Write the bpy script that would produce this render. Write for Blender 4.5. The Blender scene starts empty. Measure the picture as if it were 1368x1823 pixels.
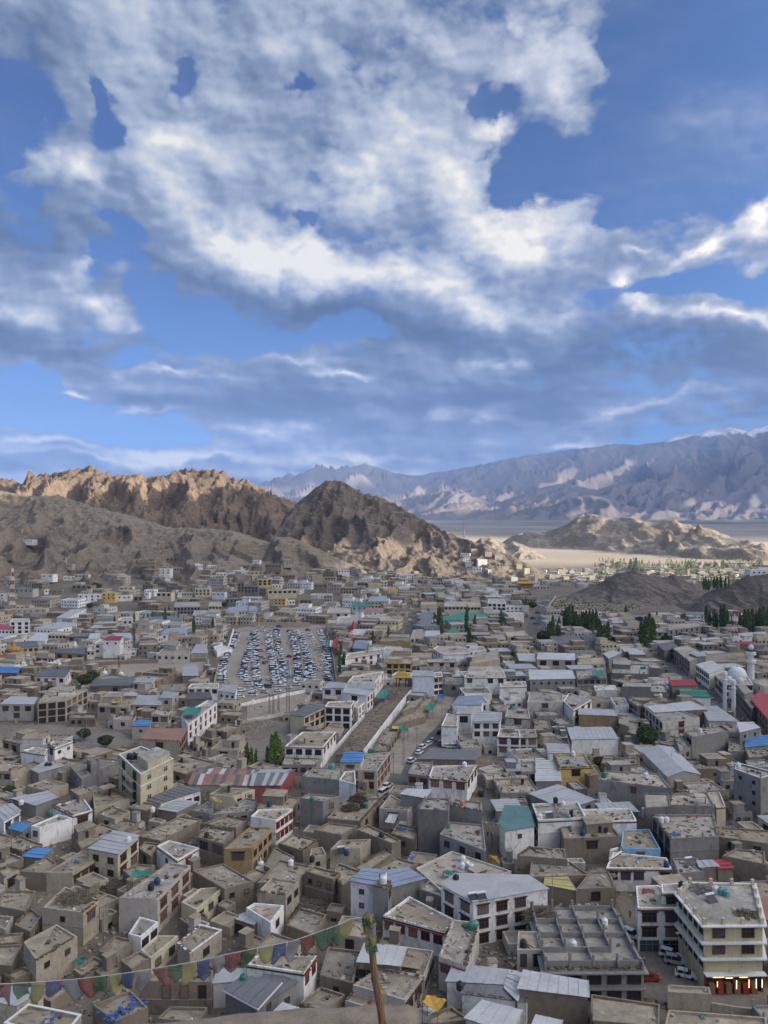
import bpy, bmesh, math, random
import numpy as np
from mathutils import Vector, Matrix
from mathutils.geometry import tessellate_polygon
S = bpy.context.scene
COL = S.collection
rnd = random.Random(7)
R = math.radians
# ------------------------------------------------------------------ camera
CZ = 90.0                      # eye height above the town
F = 1368.0                     # focal length in photo pixels
cam = bpy.data.cameras.new('camera'); co = bpy.data.objects.new('camera', cam); COL.objects.link(co)
cam.sensor_fit = 'HORIZONTAL'; cam.sensor_width = 36; cam.lens = 36.0
cam.clip_start = 0.2; cam.clip_end = 90000
co.location = (0, 0, CZ); co.rotation_euler = (R(90), 0, 0)
S.camera = co
S.render.resolution_x = 768; S.render.resolution_y = 1024
S.render.engine = 'CYCLES'
S.view_settings.view_transform = 'Standard'; S.view_settings.look = 'None'
S.view_settings.gamma = 1; S.view_settings.use_curve_mapping = False
S.view_settings.exposure = 1.75
SUN_AZ = 103.0                 # degrees clockwise from the view axis (+Y)
SUN_EL = 15.0
# ------------------------------------------------------------------ world
world = bpy.data.worlds.new('World'); S.world = world; world.use_nodes = True
nt = world.node_tree; nt.nodes.clear()
class NB:
    """tiny helper for writing node maths"""
    def __init__(s, nt): s.nt = nt; s.L = nt.links
    def n(s, t, **k):
        o = s.nt.nodes.new(t)
        for a, v in k.items(): setattr(o, a, v)
        return o
    def put(s, sock, v):
        if hasattr(v, 'is_output'): s.L.new(v, sock)
        elif v is not None: sock.default_value = v
    def m(s, op, a, b=None, c=None, clamp=False):
        o = s.n('ShaderNodeMath', operation=op, use_clamp=clamp)
        for i, v in enumerate((a, b, c)):
            if v is not None: s.put(o.inputs[i], v)
        return o.outputs[0]
    def comb(s, x, y, z):
        o = s.n('ShaderNodeCombineXYZ')
        for i, v in enumerate((x, y, z)): s.put(o.inputs[i], v)
        return o.outputs[0]
    def noise(s, vec, scale, detail=6, rough=.55, dist=0, lac=2.0):
        o = s.n('ShaderNodeTexNoise'); s.put(o.inputs['Vector'], vec)
        o.inputs['Scale'].default_value = scale; o.inputs['Detail'].default_value = detail
        o.inputs['Roughness'].default_value = rough; o.inputs['Distortion'].default_value = dist
        o.inputs['Lacunarity'].default_value = lac
        return o.outputs['Fac']
    def ramp(s, fac, stops, interp='LINEAR'):
        o = s.n('ShaderNodeValToRGB'); s.put(o.inputs[0], fac)
        cr = o.color_ramp; cr.interpolation = interp
        while len(cr.elements) < len(stops): cr.elements.new(.5)
        for e, (p, c) in zip(cr.elements, stops):
            e.position = p; e.color = (c[0], c[1], c[2], 1) if not isinstance(c, (int, float)) else (c, c, c, 1)
        return o.outputs[0]
    def mix(s, f, a, b, blend='MIX'):
        o = s.n('ShaderNodeMix', data_type='RGBA', blend_type=blend)
        s.put(o.inputs[0], f)
        for k, v in ((6, a), (7, b)):
            s.put(o.inputs[k], (v[0], v[1], v[2], 1) if isinstance(v, tuple) else v)
        return o.outputs[2]
    def sstep(s, x, a, b):
        o = s.n('ShaderNodeMapRange', interpolation_type='SMOOTHSTEP')
        s.put(o.inputs['Value'], x); s.put(o.inputs['From Min'], a); s.put(o.inputs['From Max'], b)
        return o.outputs[0]
def lin(r, g, b):
    f = lambda c: (c/255/12.92) if c/255 <= .04045 else ((c/255+.055)/1.055)**2.4
    return (f(r), f(g), f(b))
SKY_STRENGTH = 0.12
EXPF = 2.0**S.view_settings.exposure
def skycol(r, g, b):            # a cloud colour in sky-texture units
    return tuple(c/(SKY_STRENGTH*EXPF) for c in lin(r, g, b))
W = NB(nt)
tc = W.n('ShaderNodeTexCoord').outputs['Generated']
sx = W.n('ShaderNodeSeparateXYZ'); nt.links.new(tc, sx.inputs[0])
dx, dy, dz = sx.outputs
DEG = 57.29578
az = W.m('MULTIPLY', W.m('ARCTAN2', dx, dy), DEG)
hyp = W.m('SQRT', W.m('ADD', W.m('MULTIPLY', dx, dx), W.m('MULTIPLY', dy, dy)))
el = W.m('MULTIPLY', W.m('ARCTAN2', dz, hyp), DEG)
ae0 = W.comb(az, el, 0.0)
# domain warp so that every outline is ragged
wn = W.n('ShaderNodeTexNoise'); nt.links.new(ae0, wn.inputs['Vector']); wn.inputs['Scale'].default_value = .16; wn.inputs['Detail'].default_value = 7
wn.inputs['Roughness'].default_value = .58
sub = W.n('ShaderNodeVectorMath', operation='SUBTRACT'); nt.links.new(wn.outputs['Color'], sub.inputs[0]); sub.inputs[1].default_value = (.5, .5, .5)
wsc = W.n('ShaderNodeVectorMath', operation='MULTIPLY'); nt.links.new(sub.outputs[0], wsc.inputs[0]); wsc.inputs[1].default_value = (8, 5, 0)
ad = W.n('ShaderNodeVectorMath', operation='ADD'); nt.links.new(ae0, ad.inputs[0]); nt.links.new(wsc.outputs[0], ad.inputs[1])
aew = ad.outputs[0]
def px2ae(px, py):
    u = (px-684)/F; v = (911.5-py)/F
    a = math.atan(u); e = math.atan(v*math.cos(a))
    return math.degrees(a), math.degrees(e)
def blobs(lst, vec):
    """sum of soft elliptical lobes; (px, py, rx, ry, tilt, weight) as seen in the sky"""
    acc = None
    for (px, py, rx, ry, rot, w) in lst:
        a, e = px2ae(px, py)
        k = math.degrees(1/F)*math.cos(R(a))**1.5*math.cos(R(e))
        mp = W.n('ShaderNodeMapping', vector_type='TEXTURE')
        nt.links.new(vec, mp.inputs['Vector'])
        mp.inputs['Location'].default_value = (a, e, 0)
        mp.inputs['Rotation'].default_value = (0, 0, R(rot))
        mp.inputs['Scale'].default_value = (rx*k*1.5, ry*k*1.5, 1)
        g = W.n('ShaderNodeTexGradient', gradient_type='QUADRATIC_SPHERE'); nt.links.new(mp.outputs[0], g.inputs[0])
        acc = W.m('MULTIPLY_ADD', g.outputs['Fac'], w, acc if acc is not None else 0.0)
    return acc
HOLES = [ # where blue shows
 (1240,130,190,190,0,1.5),(1330,60,240,150,0,1.5),(1130,250,150,95,0,1.5),(1290,240,190,75,8,1.2),(935,300,60,75,0,1.5),(1010,290,90,70,0,1.1),
 (860,165,24,30,0,1.0),(900,180,70,22,10,.8),(1110,60,40,90,0,.8),
 (190,225,54,52,0,1.4),(165,165,30,46,20,.8),(330,145,34,50,-30,1.0),(520,138,38,17,0,1.1),(25,180,75,80,0,1.5),(20,270,50,40,0,1.3),
 (60,330,36,26,0,.9),(545,380,16,16,0,1.0),(235,430,48,34,0,1.5),(190,400,32,22,0,1.0),
 (320,540,95,40,-25,1.4),(385,590,130,36,-8,1.3),(520,600,170,28,5,1.2),(630,590,70,22,0,1.0),(260,490,50,30,0,1.2),
 (60,715,150,46,0,1.6),(190,755,150,32,-6,1.6),(300,775,90,18,0,1.2),(30,665,80,22,0,1.1),(250,640,60,20,0,.8),
 (1200,520,200,26,0,1.1),(1330,500,100,35,0,1.0),(1150,360,180,50,0,.9),(1300,345,130,35,0,.7),(1060,385,40,24,0,.8),
 (1060,792,150,9,6,1.0),(1230,775,120,7,10,.8),(420,600,70,14,0,.6),(10,690,60,30,0,1.0),(175,460,60,35,0,.7),(0,540,30,30,0,.6),
]
LIGHT = [ # lit heaps
 (420,430,150,60,-15,.6),(500,455,150,50,-10,.55),(600,470,160,50,-8,.4),(780,500,150,45,-14,.4),(350,260,110,45,-10,.42),(280,250,55,35,0,.4),(300,330,140,50,-35,.4),(560,425,50,30,0,.6),
 (700,260,170,110,20,.3),(880,400,110,60,-15,.6),(960,350,60,35,0,.5),(950,440,100,60,0,.65),(880,545,90,45,-15,.5),(720,470,150,50,0,.38),(640,340,130,60,0,.3),
 (890,215,60,35,30,.45),(800,330,70,60,0,.35),(130,290,60,45,-40,.55),(170,320,60,30,-40,.3),(170,530,120,34,-22,.6),(40,560,60,24,-15,.45),(150,470,30,26,0,.45),
 (1108,512,38,30,35,.75),(1142,560,42,26,-20,.6),(1255,440,62,16,30,.85),(1350,388,55,26,30,.75),(1290,556,140,14,0,.5),(1130,440,40,12,0,.4),
 (900,640,120,22,5,.45),(815,650,24,34,0,.3),(330,672,95,13,-3,.75),(610,664,75,10,0,.75),(140,690,60,10,5,.6),(480,768,100,16,-5,.45),(230,792,170,13,-5,.55),
 (60,775,90,14,0,.5),(180,805,200,12,0,.45),(380,810,150,12,0,.4),(620,815,120,10,0,.45),(250,735,60,8,0,.3),(1000,560,60,40,0,.3),(1350,560,90,18,0,.4),(700,690,60,14,0,.25),(1250,790,120,9,8,.5),(850,760,60,12,10,.3),(520,640,60,10,0,.3),(790,745,26,28,-45,.35),(1190,720,150,12,12,.4),(1080,745,80,14,10,.3),(560,840,130,14,0,.5),(700,850,160,22,0,.3),(1010,792,90,10,6,.5),
 (960,70,120,50,20,.25),(1000,150,70,50,30,.3),(500,60,140,60,0,.12),(230,80,90,80,0,.14),(560,520,160,40,0,.15),
]
DARK = [
 (20,420,120,100,0,.5),(330,480,190,30,-14,.3),(590,560,330,38,-5,.55),(760,600,280,45,-8,.4),(1100,640,360,70,0,.5),(900,710,420,60,0,.5),(560,720,300,50,0,.45),
 (240,715,140,18,-5,.35),(90,620,190,42,-5,.45),(1200,610,260,30,0,.35),(400,380,60,40,-40,.1),(60,80,110,80,0,.14),(640,60,120,60,0,.1),(330,830,400,30,0,.2),
 (560,250,110,50,0,.16),(230,350,120,26,-30,.2),(280,600,110,24,-10,.3),(1330,650,200,60,0,.3),(700,520,150,20,0,.15),
]
hol = blobs(HOLES, aew)
lig = blobs(LIGHT, aew)
drk = blobs(DARK, aew)
elk = W.m('MULTIPLY', el, 1.55)
nc = W.comb(az, elk, 3.1)
n1 = W.noise(nc, .075, 9, .52)
rn1 = W.noise(nc, .075, 4, .42)
nl = W.comb(W.m('ADD', az, 1.6), W.m('ADD', elk, 2.2), 3.1)      # the same field a little nearer the light
rn1b = W.noise(nl, .075, 4, .42)
relief = W.m('SUBTRACT', rn1, rn1b)
n2 = W.noise(nc, .3, 8, .55)
rn2 = W.noise(nc, .34, 6, .5)
nl2 = W.comb(W.m('ADD', az, .4), W.m('ADD', elk, .55), 3.1)
relief2 = W.m('SUBTRACT', rn2, W.noise(nl2, .34, 6, .5))
cov = W.m('ADD', W.m('ADD', .42, W.m('MULTIPLY', W.m('SUBTRACT', n1, .5), 1.7)), W.m('MULTIPLY', W.m('SUBTRACT', n2, .5), .55))
n3 = W.noise(nc, .42, 5, .5); bil = W.m('ABSOLUTE', W.m('SUBTRACT', n3, .5))
cov = W.m('ADD', cov, W.m('MULTIPLY', W.m('SUBTRACT', bil, .08), .9))
cov = W.m('SUBTRACT', cov, hol)
cov = W.m('ADD', cov, W.m('MULTIPLY', lig, .55))
alpha = W.sstep(cov, .03, .40)
wisp = W.m('MULTIPLY', W.sstep(W.noise(W.comb(W.m('MULTIPLY', az, .5), W.m('MULTIPLY', el, 1.4), 9.), .12, 8, .6), .42, .75), .30)
alpha = W.m('MAXIMUM', alpha, wisp)
lum = W.m('ADD', W.m('ADD', .34, W.m('MULTIPLY', W.sstep(el, 8, 24), .12)), W.m('MULTIPLY', relief, 1.1))
lum = W.m('ADD', lum, W.m('MULTIPLY', relief2, .75))
lum = W.m('ADD', lum, W.m('MULTIPLY', lig, W.m('ADD', 1.05, W.m('MULTIPLY', W.m('SUBTRACT', n2, .5), 1.5))))
lum = W.m('SUBTRACT', lum, W.m('MULTIPLY', drk, .8))
band = W.noise(W.comb(W.m('MULTIPLY', az, .45), W.m('MULTIPLY', el, 2.6), 7.7), .16, 7, .55)      # long flat layers low down
lum = W.m('ADD', lum, W.m('MULTIPLY', W.m('MULTIPLY', W.m('SUBTRACT', band, .47), W.sstep(el, 16, 5)), 1.5))
lum = W.m('ADD', lum, W.m('MULTIPLY', W.sstep(el, 6, 1.5), .14))
lum = W.m('ADD', lum, W.m('MULTIPLY', W.m('SUBTRACT', bil, .08), W.m('ADD', .25, W.m('MULTIPLY', lig, 1.5))))
ccol = W.ramp(lum, [(.0, skycol(64,84,116)), (.2, skycol(88,106,136)), (.42, skycol(128,143,170)), (.62, skycol(176,186,204)), (.85, skycol(220,221,219)), (1., skycol(244,242,234))])
sky = W.n('ShaderNodeTexSky', sky_type='NISHITA', sun_disc=False)
sky.sun_elevation = R(SUN_EL); sky.sun_rotation = R(SUN_AZ)
sky.altitude = 3500; sky.air_density = 1.0; sky.dust_density = .3; sky.ozone_density = 1.5
skyc = W.mix(1.0, sky.outputs[0], (.15, .215, .335), 'MULTIPLY')
low = W.sstep(el, 17.0, 1.0)                                    # paler air low down
skyc = W.mix(W.m('MULTIPLY', low, .6), skyc, skycol(90,146,212))
upm = W.sstep(el, -3.0, .5)
final = W.mix(W.m('MULTIPLY', alpha, upm), skyc, ccol)
# added warm sky glow round the sun, brightening the shaded town, fading well before the picture's edge
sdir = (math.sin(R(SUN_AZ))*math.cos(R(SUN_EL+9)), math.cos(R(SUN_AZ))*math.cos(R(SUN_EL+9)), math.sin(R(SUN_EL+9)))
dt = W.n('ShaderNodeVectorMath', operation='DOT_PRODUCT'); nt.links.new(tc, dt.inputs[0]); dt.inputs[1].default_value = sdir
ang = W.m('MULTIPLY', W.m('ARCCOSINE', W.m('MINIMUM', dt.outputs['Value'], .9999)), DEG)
fill_glow = W.m('MULTIPLY', W.m('POWER', 2.71828, W.m('MULTIPLY', W.m('POWER', W.m('DIVIDE', ang, 38.0), 2.0), -1.0)), W.sstep(el, -4, 2))
final = W.mix(1.0, final, W.mix(fill_glow, (1., 1., 1.), (22, 16.6, 11.2)), 'MULTIPLY')
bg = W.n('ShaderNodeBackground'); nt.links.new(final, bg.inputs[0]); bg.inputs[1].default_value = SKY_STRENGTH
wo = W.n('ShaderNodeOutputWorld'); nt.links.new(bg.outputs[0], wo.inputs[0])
world.cycles.sampling_method = 'MANUAL'; world.cycles.sample_map_resolution = 256
# ------------------------------------------------------------------ sun
sl = bpy.data.lights.new('sun', 'SUN'); sl.energy = 3.4; sl.angle = R(.53); sl.color = (1, .88, .72)
so = bpy.data.objects.new('sun', sl); COL.objects.link(so)
sd = Vector((math.sin(R(SUN_AZ))*math.cos(R(SUN_EL)), math.cos(R(SUN_AZ))*math.cos(R(SUN_EL)), math.sin(R(SUN_EL))))
so.rotation_euler = sd.to_track_quat('Z', 'Y').to_euler()
so.location = (200, -50, 300)

# ------------------------------------------------------------------ numpy noise
_rs = np.random.RandomState(5)
_perm = _rs.permutation(1024); _ang = _rs.rand(1024)*2*np.pi
_gx = np.cos(_ang); _gy = np.sin(_ang)
def perlin(x, y):
    xi = np.floor(x).astype(int); yi = np.floor(y).astype(int)
    xf = x-xi; yf = y-yi
    u = xf**3*(xf*(xf*6-15)+10); v = yf**3*(yf*(yf*6-15)+10)
    def g(ix, iy, fx, fy):
        h = _perm[(_perm[ix & 1023]+iy) & 1023]
        return _gx[h]*fx+_gy[h]*fy
    a = g(xi, yi, xf, yf); b = g(xi+1, yi, xf-1, yf); c = g(xi, yi+1, xf, yf-1); d = g(xi+1, yi+1, xf-1, yf-1)
    return (a*(1-u)+b*u)*(1-v)+(c*(1-u)+d*u)*v
def fbm(x, y, o=5, g=.5):
    s = 0; a = 1; f = 1
    for i in range(o):
        s = s+a*perlin(x*f+i*17.3, y*f-i*9.1); a *= g; f *= 2.03
    return s
def ridged(x, y, o=5, g=.55):
    s = 0; a = 1; f = 1; w = 1
    for i in range(o):
        n = (1-np.abs(perlin(x*f+i*31.7, y*f+i*11.9))*2.1)**2
        s = s+a*n*w; w = np.clip(n*1.2, 0.15, 1); a *= g; f *= 2.07
    return s/1.7
def smooth(a, b, x):
    t = np.clip((x-a)/(b-a), 0, 1); return t*t*(3-2*t)
# ------------------------------------------------------------------ things: helpers
def link(o, parent=None):
    COL.objects.link(o)
    if parent is not None: o.parent = parent
    return o
def tag(o, label=None, cat=None, group=None, kind=None):
    if label: o['label'] = label
    if cat: o['category'] = cat
    if group: o['group'] = group
    if kind: o['kind'] = kind
    return o
def empty(name, loc, rz=0.0):
    o = bpy.data.objects.new(name, None); o.location = loc; o.rotation_euler = (0, 0, rz)
    o.empty_display_size = .5
    return link(o)
class MB:
    """collects shapes and links them as ONE mesh object"""
    def __init__(s): s.v = []; s.f = []; s.mi = []
    def poly(s, pts, mi=0):
        n = len(s.v); s.v.extend(pts); s.f.append(tuple(range(n, n+len(pts)))); s.mi.append(mi)
    def box(s, x0, x1, y0, y1, z0, z1, mi=0, M=None):
        p = [(x0,y0,z0),(x1,y0,z0),(x1,y1,z0),(x0,y1,z0),(x0,y0,z1),(x1,y0,z1),(x1,y1,z1),(x0,y1,z1)]
        if M is not None: p = [tuple(M @ Vector(q)) for q in p]
        n = len(s.v); s.v.extend(p)
        for f in ((0,3,2,1),(4,5,6,7),(0,1,5,4),(1,2,6,5),(2,3,7,6),(3,0,4,7)):
            s.f.append(tuple(n+i for i in f)); s.mi.append(mi)
    def prism(s, pts, z0, z1, mi=0, top=True, bot=True, mi_top=None):
        """pts counter-clockwise [(x,y)]; z0/z1 number or list"""
        k = len(pts); n = len(s.v)
        za = z0 if isinstance(z0, (list, tuple)) else [z0]*k
        zb = z1 if isinstance(z1, (list, tuple)) else [z1]*k
        s.v.extend([(p[0], p[1], za[i]) for i, p in enumerate(pts)]); s.v.extend([(p[0], p[1], zb[i]) for i, p in enumerate(pts)])
        for i in range(k):
            j = (i+1) % k; s.f.append((n+i, n+j, n+k+j, n+k+i)); s.mi.append(mi)
        if top: s.f.append(tuple(n+k+i for i in range(k))); s.mi.append(mi if mi_top is None else mi_top)
        if bot: s.f.append(tuple(n+k-1-i for i in range(k))); s.mi.append(mi)
    def ring(s, outer, inner, z0, z1, mi=0):
        k = len(outer)
        for i in range(k):
            j = (i+1) % k; a, b, c, d = outer[i], outer[j], inner[j], inner[i]
            s.poly([(a[0],a[1],z0),(b[0],b[1],z0),(b[0],b[1],z1),(a[0],a[1],z1)], mi)
            s.poly([(c[0],c[1],z0),(d[0],d[1],z0),(d[0],d[1],z1),(c[0],c[1],z1)], mi)
            s.poly([(a[0],a[1],z1),(b[0],b[1],z1),(c[0],c[1],z1),(d[0],d[1],z1)], mi)
    def tube(s, pts, r, n=6, mi=0, cap=True):
        pts = [Vector(p) for p in pts]; rr = r if isinstance(r, (list, tuple)) else [r]*len(pts); base = len(s.v)
        for i, p in enumerate(pts):
            t = (pts[min(i+1, len(pts)-1)]-pts[max(i-1, 0)]).normalized()
            a = t.orthogonal().normalized() if abs(t.z) < .95 else t.cross(Vector((0, 1, 0))).normalized()
            if i: a = (pa-t*pa.dot(t)).normalized()
            pa = a; b = t.cross(a)
            for k in range(n):
                q = p+(a*math.cos(2*math.pi*k/n)+b*math.sin(2*math.pi*k/n))*rr[i]; s.v.append(tuple(q))
        for i in range(len(pts)-1):
            for k in range(n):
                k2 = (k+1) % n; s.f.append((base+i*n+k, base+i*n+k2, base+(i+1)*n+k2, base+(i+1)*n+k)); s.mi.append(mi)
        if cap:
            s.f.append(tuple(base+n-1-k for k in range(n))); s.mi.append(mi)
            s.f.append(tuple(base+(len(pts)-1)*n+k for k in range(n))); s.mi.append(mi)
    def lathe(s, prof, n=12, c=(0, 0), mi=0):
        base = len(s.v)
        for r, z in prof:
            for k in range(n): s.v.append((c[0]+r*math.cos(2*math.pi*k/n), c[1]+r*math.sin(2*math.pi*k/n), z))
        for i in range(len(prof)-1):
            for k in range(n):
                k2 = (k+1) % n; s.f.append((base+i*n+k, base+i*n+k2, base+(i+1)*n+k2, base+(i+1)*n+k)); s.mi.append(mi)
        s.f.append(tuple(base+n-1-k for k in range(n))); s.mi.append(mi)
        s.f.append(tuple(base+(len(prof)-1)*n+k for k in range(n))); s.mi.append(mi)
    def mesh(s, name, mats, smooth=False):
        me = bpy.data.meshes.new(name); me.from_pydata(s.v, [], s.f)
        if not isinstance(mats, (list, tuple)): mats = [mats]
        for m in mats: me.materials.append(m)
        if len(mats) > 1: me.polygons.foreach_set('material_index', s.mi)
        if smooth: me.polygons.foreach_set('use_smooth', [True]*len(s.f))
        me.update(); return me
    def build(s, name, mats, parent=None, smooth=False):
        return link(bpy.data.objects.new(name, s.mesh(name, mats, smooth)), parent)
def gridmesh(name, X, Y, Z, mat, smooth=True):
    ny, nx = X.shape
    me = bpy.data.meshes.new(name)
    co = np.stack([X, Y, Z], -1).reshape(-1, 3).astype(np.float32)
    idx = np.arange(ny*nx).reshape(ny, nx)
    q = np.stack([idx[:-1, :-1], idx[:-1, 1:], idx[1:, 1:], idx[1:, :-1]], -1).reshape(-1, 4)
    me.vertices.add(len(co)); me.vertices.foreach_set('co', co.ravel())
    me.loops.add(q.size); me.loops.foreach_set('vertex_index', q.ravel().astype(np.int32))
    me.polygons.add(len(q)); me.polygons.foreach_set('loop_start', np.arange(0, q.size, 4, dtype=np.int32))
    me.polygons.foreach_set('loop_total', np.full(len(q), 4, dtype=np.int32))
    me.update(calc_edges=True)
    if smooth: me.polygons.foreach_set('use_smooth', np.ones(len(q), bool))
    me.materials.append(mat); me.validate()
    return link(bpy.data.objects.new(name, me))
# ------------------------------------------------------------------ materials
def newmat(name, rough=.9):
    m = bpy.data.materials.new(name); m.use_nodes = True
    t = m.node_tree; b = t.nodes['Principled BSDF']; b.inputs['Roughness'].default_value = rough
    b.inputs['Specular IOR Level'].default_value = .3
    return m, NB(t), b
def pos(w): return w.n('ShaderNodeNewGeometry').outputs['Position']
def rock(name, stops, s1, s2, bump, band=0.0, stretch=(1, 1, 1), slopecol=None, bdist=1.0):
    m, w, b = newmat(name, .95)
    p = pos(w)
    mp = w.n('ShaderNodeMapping'); w.put(mp.inputs[0], p); mp.inputs['Scale'].default_value = stretch
    a = w.noise(mp.outputs[0], s1, 8, .62, .6); c = w.noise(mp.outputs[0], s2, 8, .68, .3)
    f = w.m('ADD', w.m('MULTIPLY', a, .6), w.m('MULTIPLY', c, .4))
    col = w.ramp(f, stops)
    g = w.n('ShaderNodeNewGeometry'); sp = w.n('ShaderNodeSeparateXYZ'); w.put(sp.inputs[0], g.outputs['Normal'])
    if slopecol:
        fl = w.sstep(w.m('ADD', sp.outputs[2], w.m('MULTIPLY', w.m('SUBTRACT', c, .5), .5)), slopecol[1], slopecol[2])
        col = w.mix(fl, col, slopecol[0])
    w.put(b.inputs['Base Color'], col)
    bu = w.n('ShaderNodeBump'); bu.inputs['Strength'].default_value = bump; bu.inputs['Distance'].default_value = bdist
    vo = w.n('ShaderNodeTexVoronoi'); w.put(vo.inputs['Vector'], mp.outputs[0]); vo.inputs['Scale'].default_value = s2*1.7
    w.put(bu.inputs['Height'], w.m('ADD', w.m('MULTIPLY', c, 1.0), w.m('MULTIPLY', vo.outputs['Distance'], .35)))
    w.put(b.inputs['Normal'], bu.outputs[0])
    return m
M = {}
M['brown_rock'] = rock('brown_rock', [(.34, (.085,.062,.045)), (.46, (.15,.112,.08)), (.55, (.20,.152,.108)), (.68, (.27,.21,.15))], .012, .09, .9, slopecol=((.24,.18,.13), .75, .97), bdist=7)
M['dark_rock'] = rock('dark_rock', [(.3, (.085,.07,.055)), (.45, (.14,.115,.09)), (.56, (.19,.155,.12)), (.72, (.25,.215,.17))], .014, .11, .9, slopecol=((.24,.205,.16), .8, .98), bdist=6)
M['near_rock'] = rock('near_rock', [(.34, (.075,.06,.043)), (.46, (.155,.125,.09)), (.56, (.215,.178,.133)), (.72, (.275,.235,.18))], .02, .13, .9, slopecol=((.25,.212,.16), .82, .98), bdist=4)
M['pale_rock'] = rock('pale_rock', [(.3, (.17,.14,.105)), (.5, (.26,.22,.165)), (.7, (.35,.30,.23))], .008, .05, .8, slopecol=((.36,.31,.24), .85, .98), bdist=8)
M['grey_rock'] = rock('grey_rock', [(.3, (.075,.068,.06)), (.5, (.115,.102,.09)), (.7, (.17,.152,.13))], .03, .2, .8, slopecol=((.19,.165,.135), .88, .99), bdist=2)
# far range: rock with snow up high
def range_mat():
    m, w, b = newmat('range_rock', .95)
    p = pos(w); a = w.noise(p, .0007, 8, .6); c = w.noise(p, .004, 8, .65)
    f = w.m('ADD', w.m('MULTIPLY', a, .6), w.m('MULTIPLY', c, .4))
    col = w.ramp(f, [(.3, (.12,.10,.088)), (.5, (.185,.155,.13)), (.7, (.26,.22,.185))])
    s = w.n('ShaderNodeSeparateXYZ'); w.put(s.inputs[0], p)
    g = w.n('ShaderNodeNewGeometry'); sn = w.n('ShaderNodeSeparateXYZ'); w.put(sn.inputs[0], g.outputs['Normal'])
    hz = w.m('ADD', s.outputs[2], w.m('MULTIPLY', w.m('SUBTRACT', c, .5), 600))
    sl_ = w.m('DIVIDE', s.outputs[2], w.m('MAXIMUM', s.outputs[1], 1.0))
    sf = w.m('MULTIPLY', w.sstep(hz, 1500, 1600), w.sstep(sn.outputs[2], .45, .75))
    w.put(b.inputs['Base Color'], w.mix(sf, col, (.8, .82, .86)))
    bu = w.n('ShaderNodeBump'); bu.inputs['Strength'].default_value = .7; bu.inputs['Distance'].default_value = 60
    w.put(bu.inputs['Height'], c); w.put(b.inputs['Normal'], bu.outputs[0])
    return m
M['range_rock'] = range_mat()
def ground_mat():
    m, w, b = newmat('ground_dirt', .95)
    p = pos(w); a = w.noise(p, .02, 8, .6); c = w.noise(p, .25, 8, .65); far = w.noise(p, .0012, 6, .55)
    f = w.m('ADD', w.m('MULTIPLY', a, .5), w.m('MULTIPLY', c, .5))
    col = w.ramp(f, [(.32, (.09,.078,.062)), (.5, (.155,.135,.105)), (.68, (.23,.20,.16))])
    s = w.n('ShaderNodeSeparateXYZ'); w.put(s.inputs[0], p)
    sand = w.sstep(s.outputs[1], 1150, 1420)
    pale = w.ramp(far, [(.35, (.37,.31,.23)), (.5, (.46,.39,.29)), (.65, (.53,.46,.36))])
    col = w.mix(sand, col, pale)
    col = w.mix(w.sstep(s.outputs[1], 2350, 3100), col, w.ramp(far, [(.35, (.15,.135,.115)), (.5, (.22,.20,.165)), (.65, (.30,.265,.215))]))
    # fields and groves of the far valley floor, towards the right
    gz = w.m('MULTIPLY', w.sstep(s.outputs[1], 5200, 6200), w.sstep(w.m('DIVIDE', s.outputs[0], w.m('MAXIMUM', s.outputs[1], 1)), .24, .34))
    gn = w.sstep(w.noise(p, .0016, 5, .6), .44, .54)
    col = w.mix(w.m('MULTIPLY', gz, gn), col, (.055, .085, .035))
    w.put(b.inputs['Base Color'], col)
    bu = w.n('ShaderNodeBump'); bu.inputs['Strength'].default_value = .6; bu.inputs['Distance'].default_value = .4
    w.put(bu.inputs['Height'], c); w.put(b.inputs['Normal'], bu.outputs[0])
    return m
M['ground_dirt'] = ground_mat()
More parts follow.
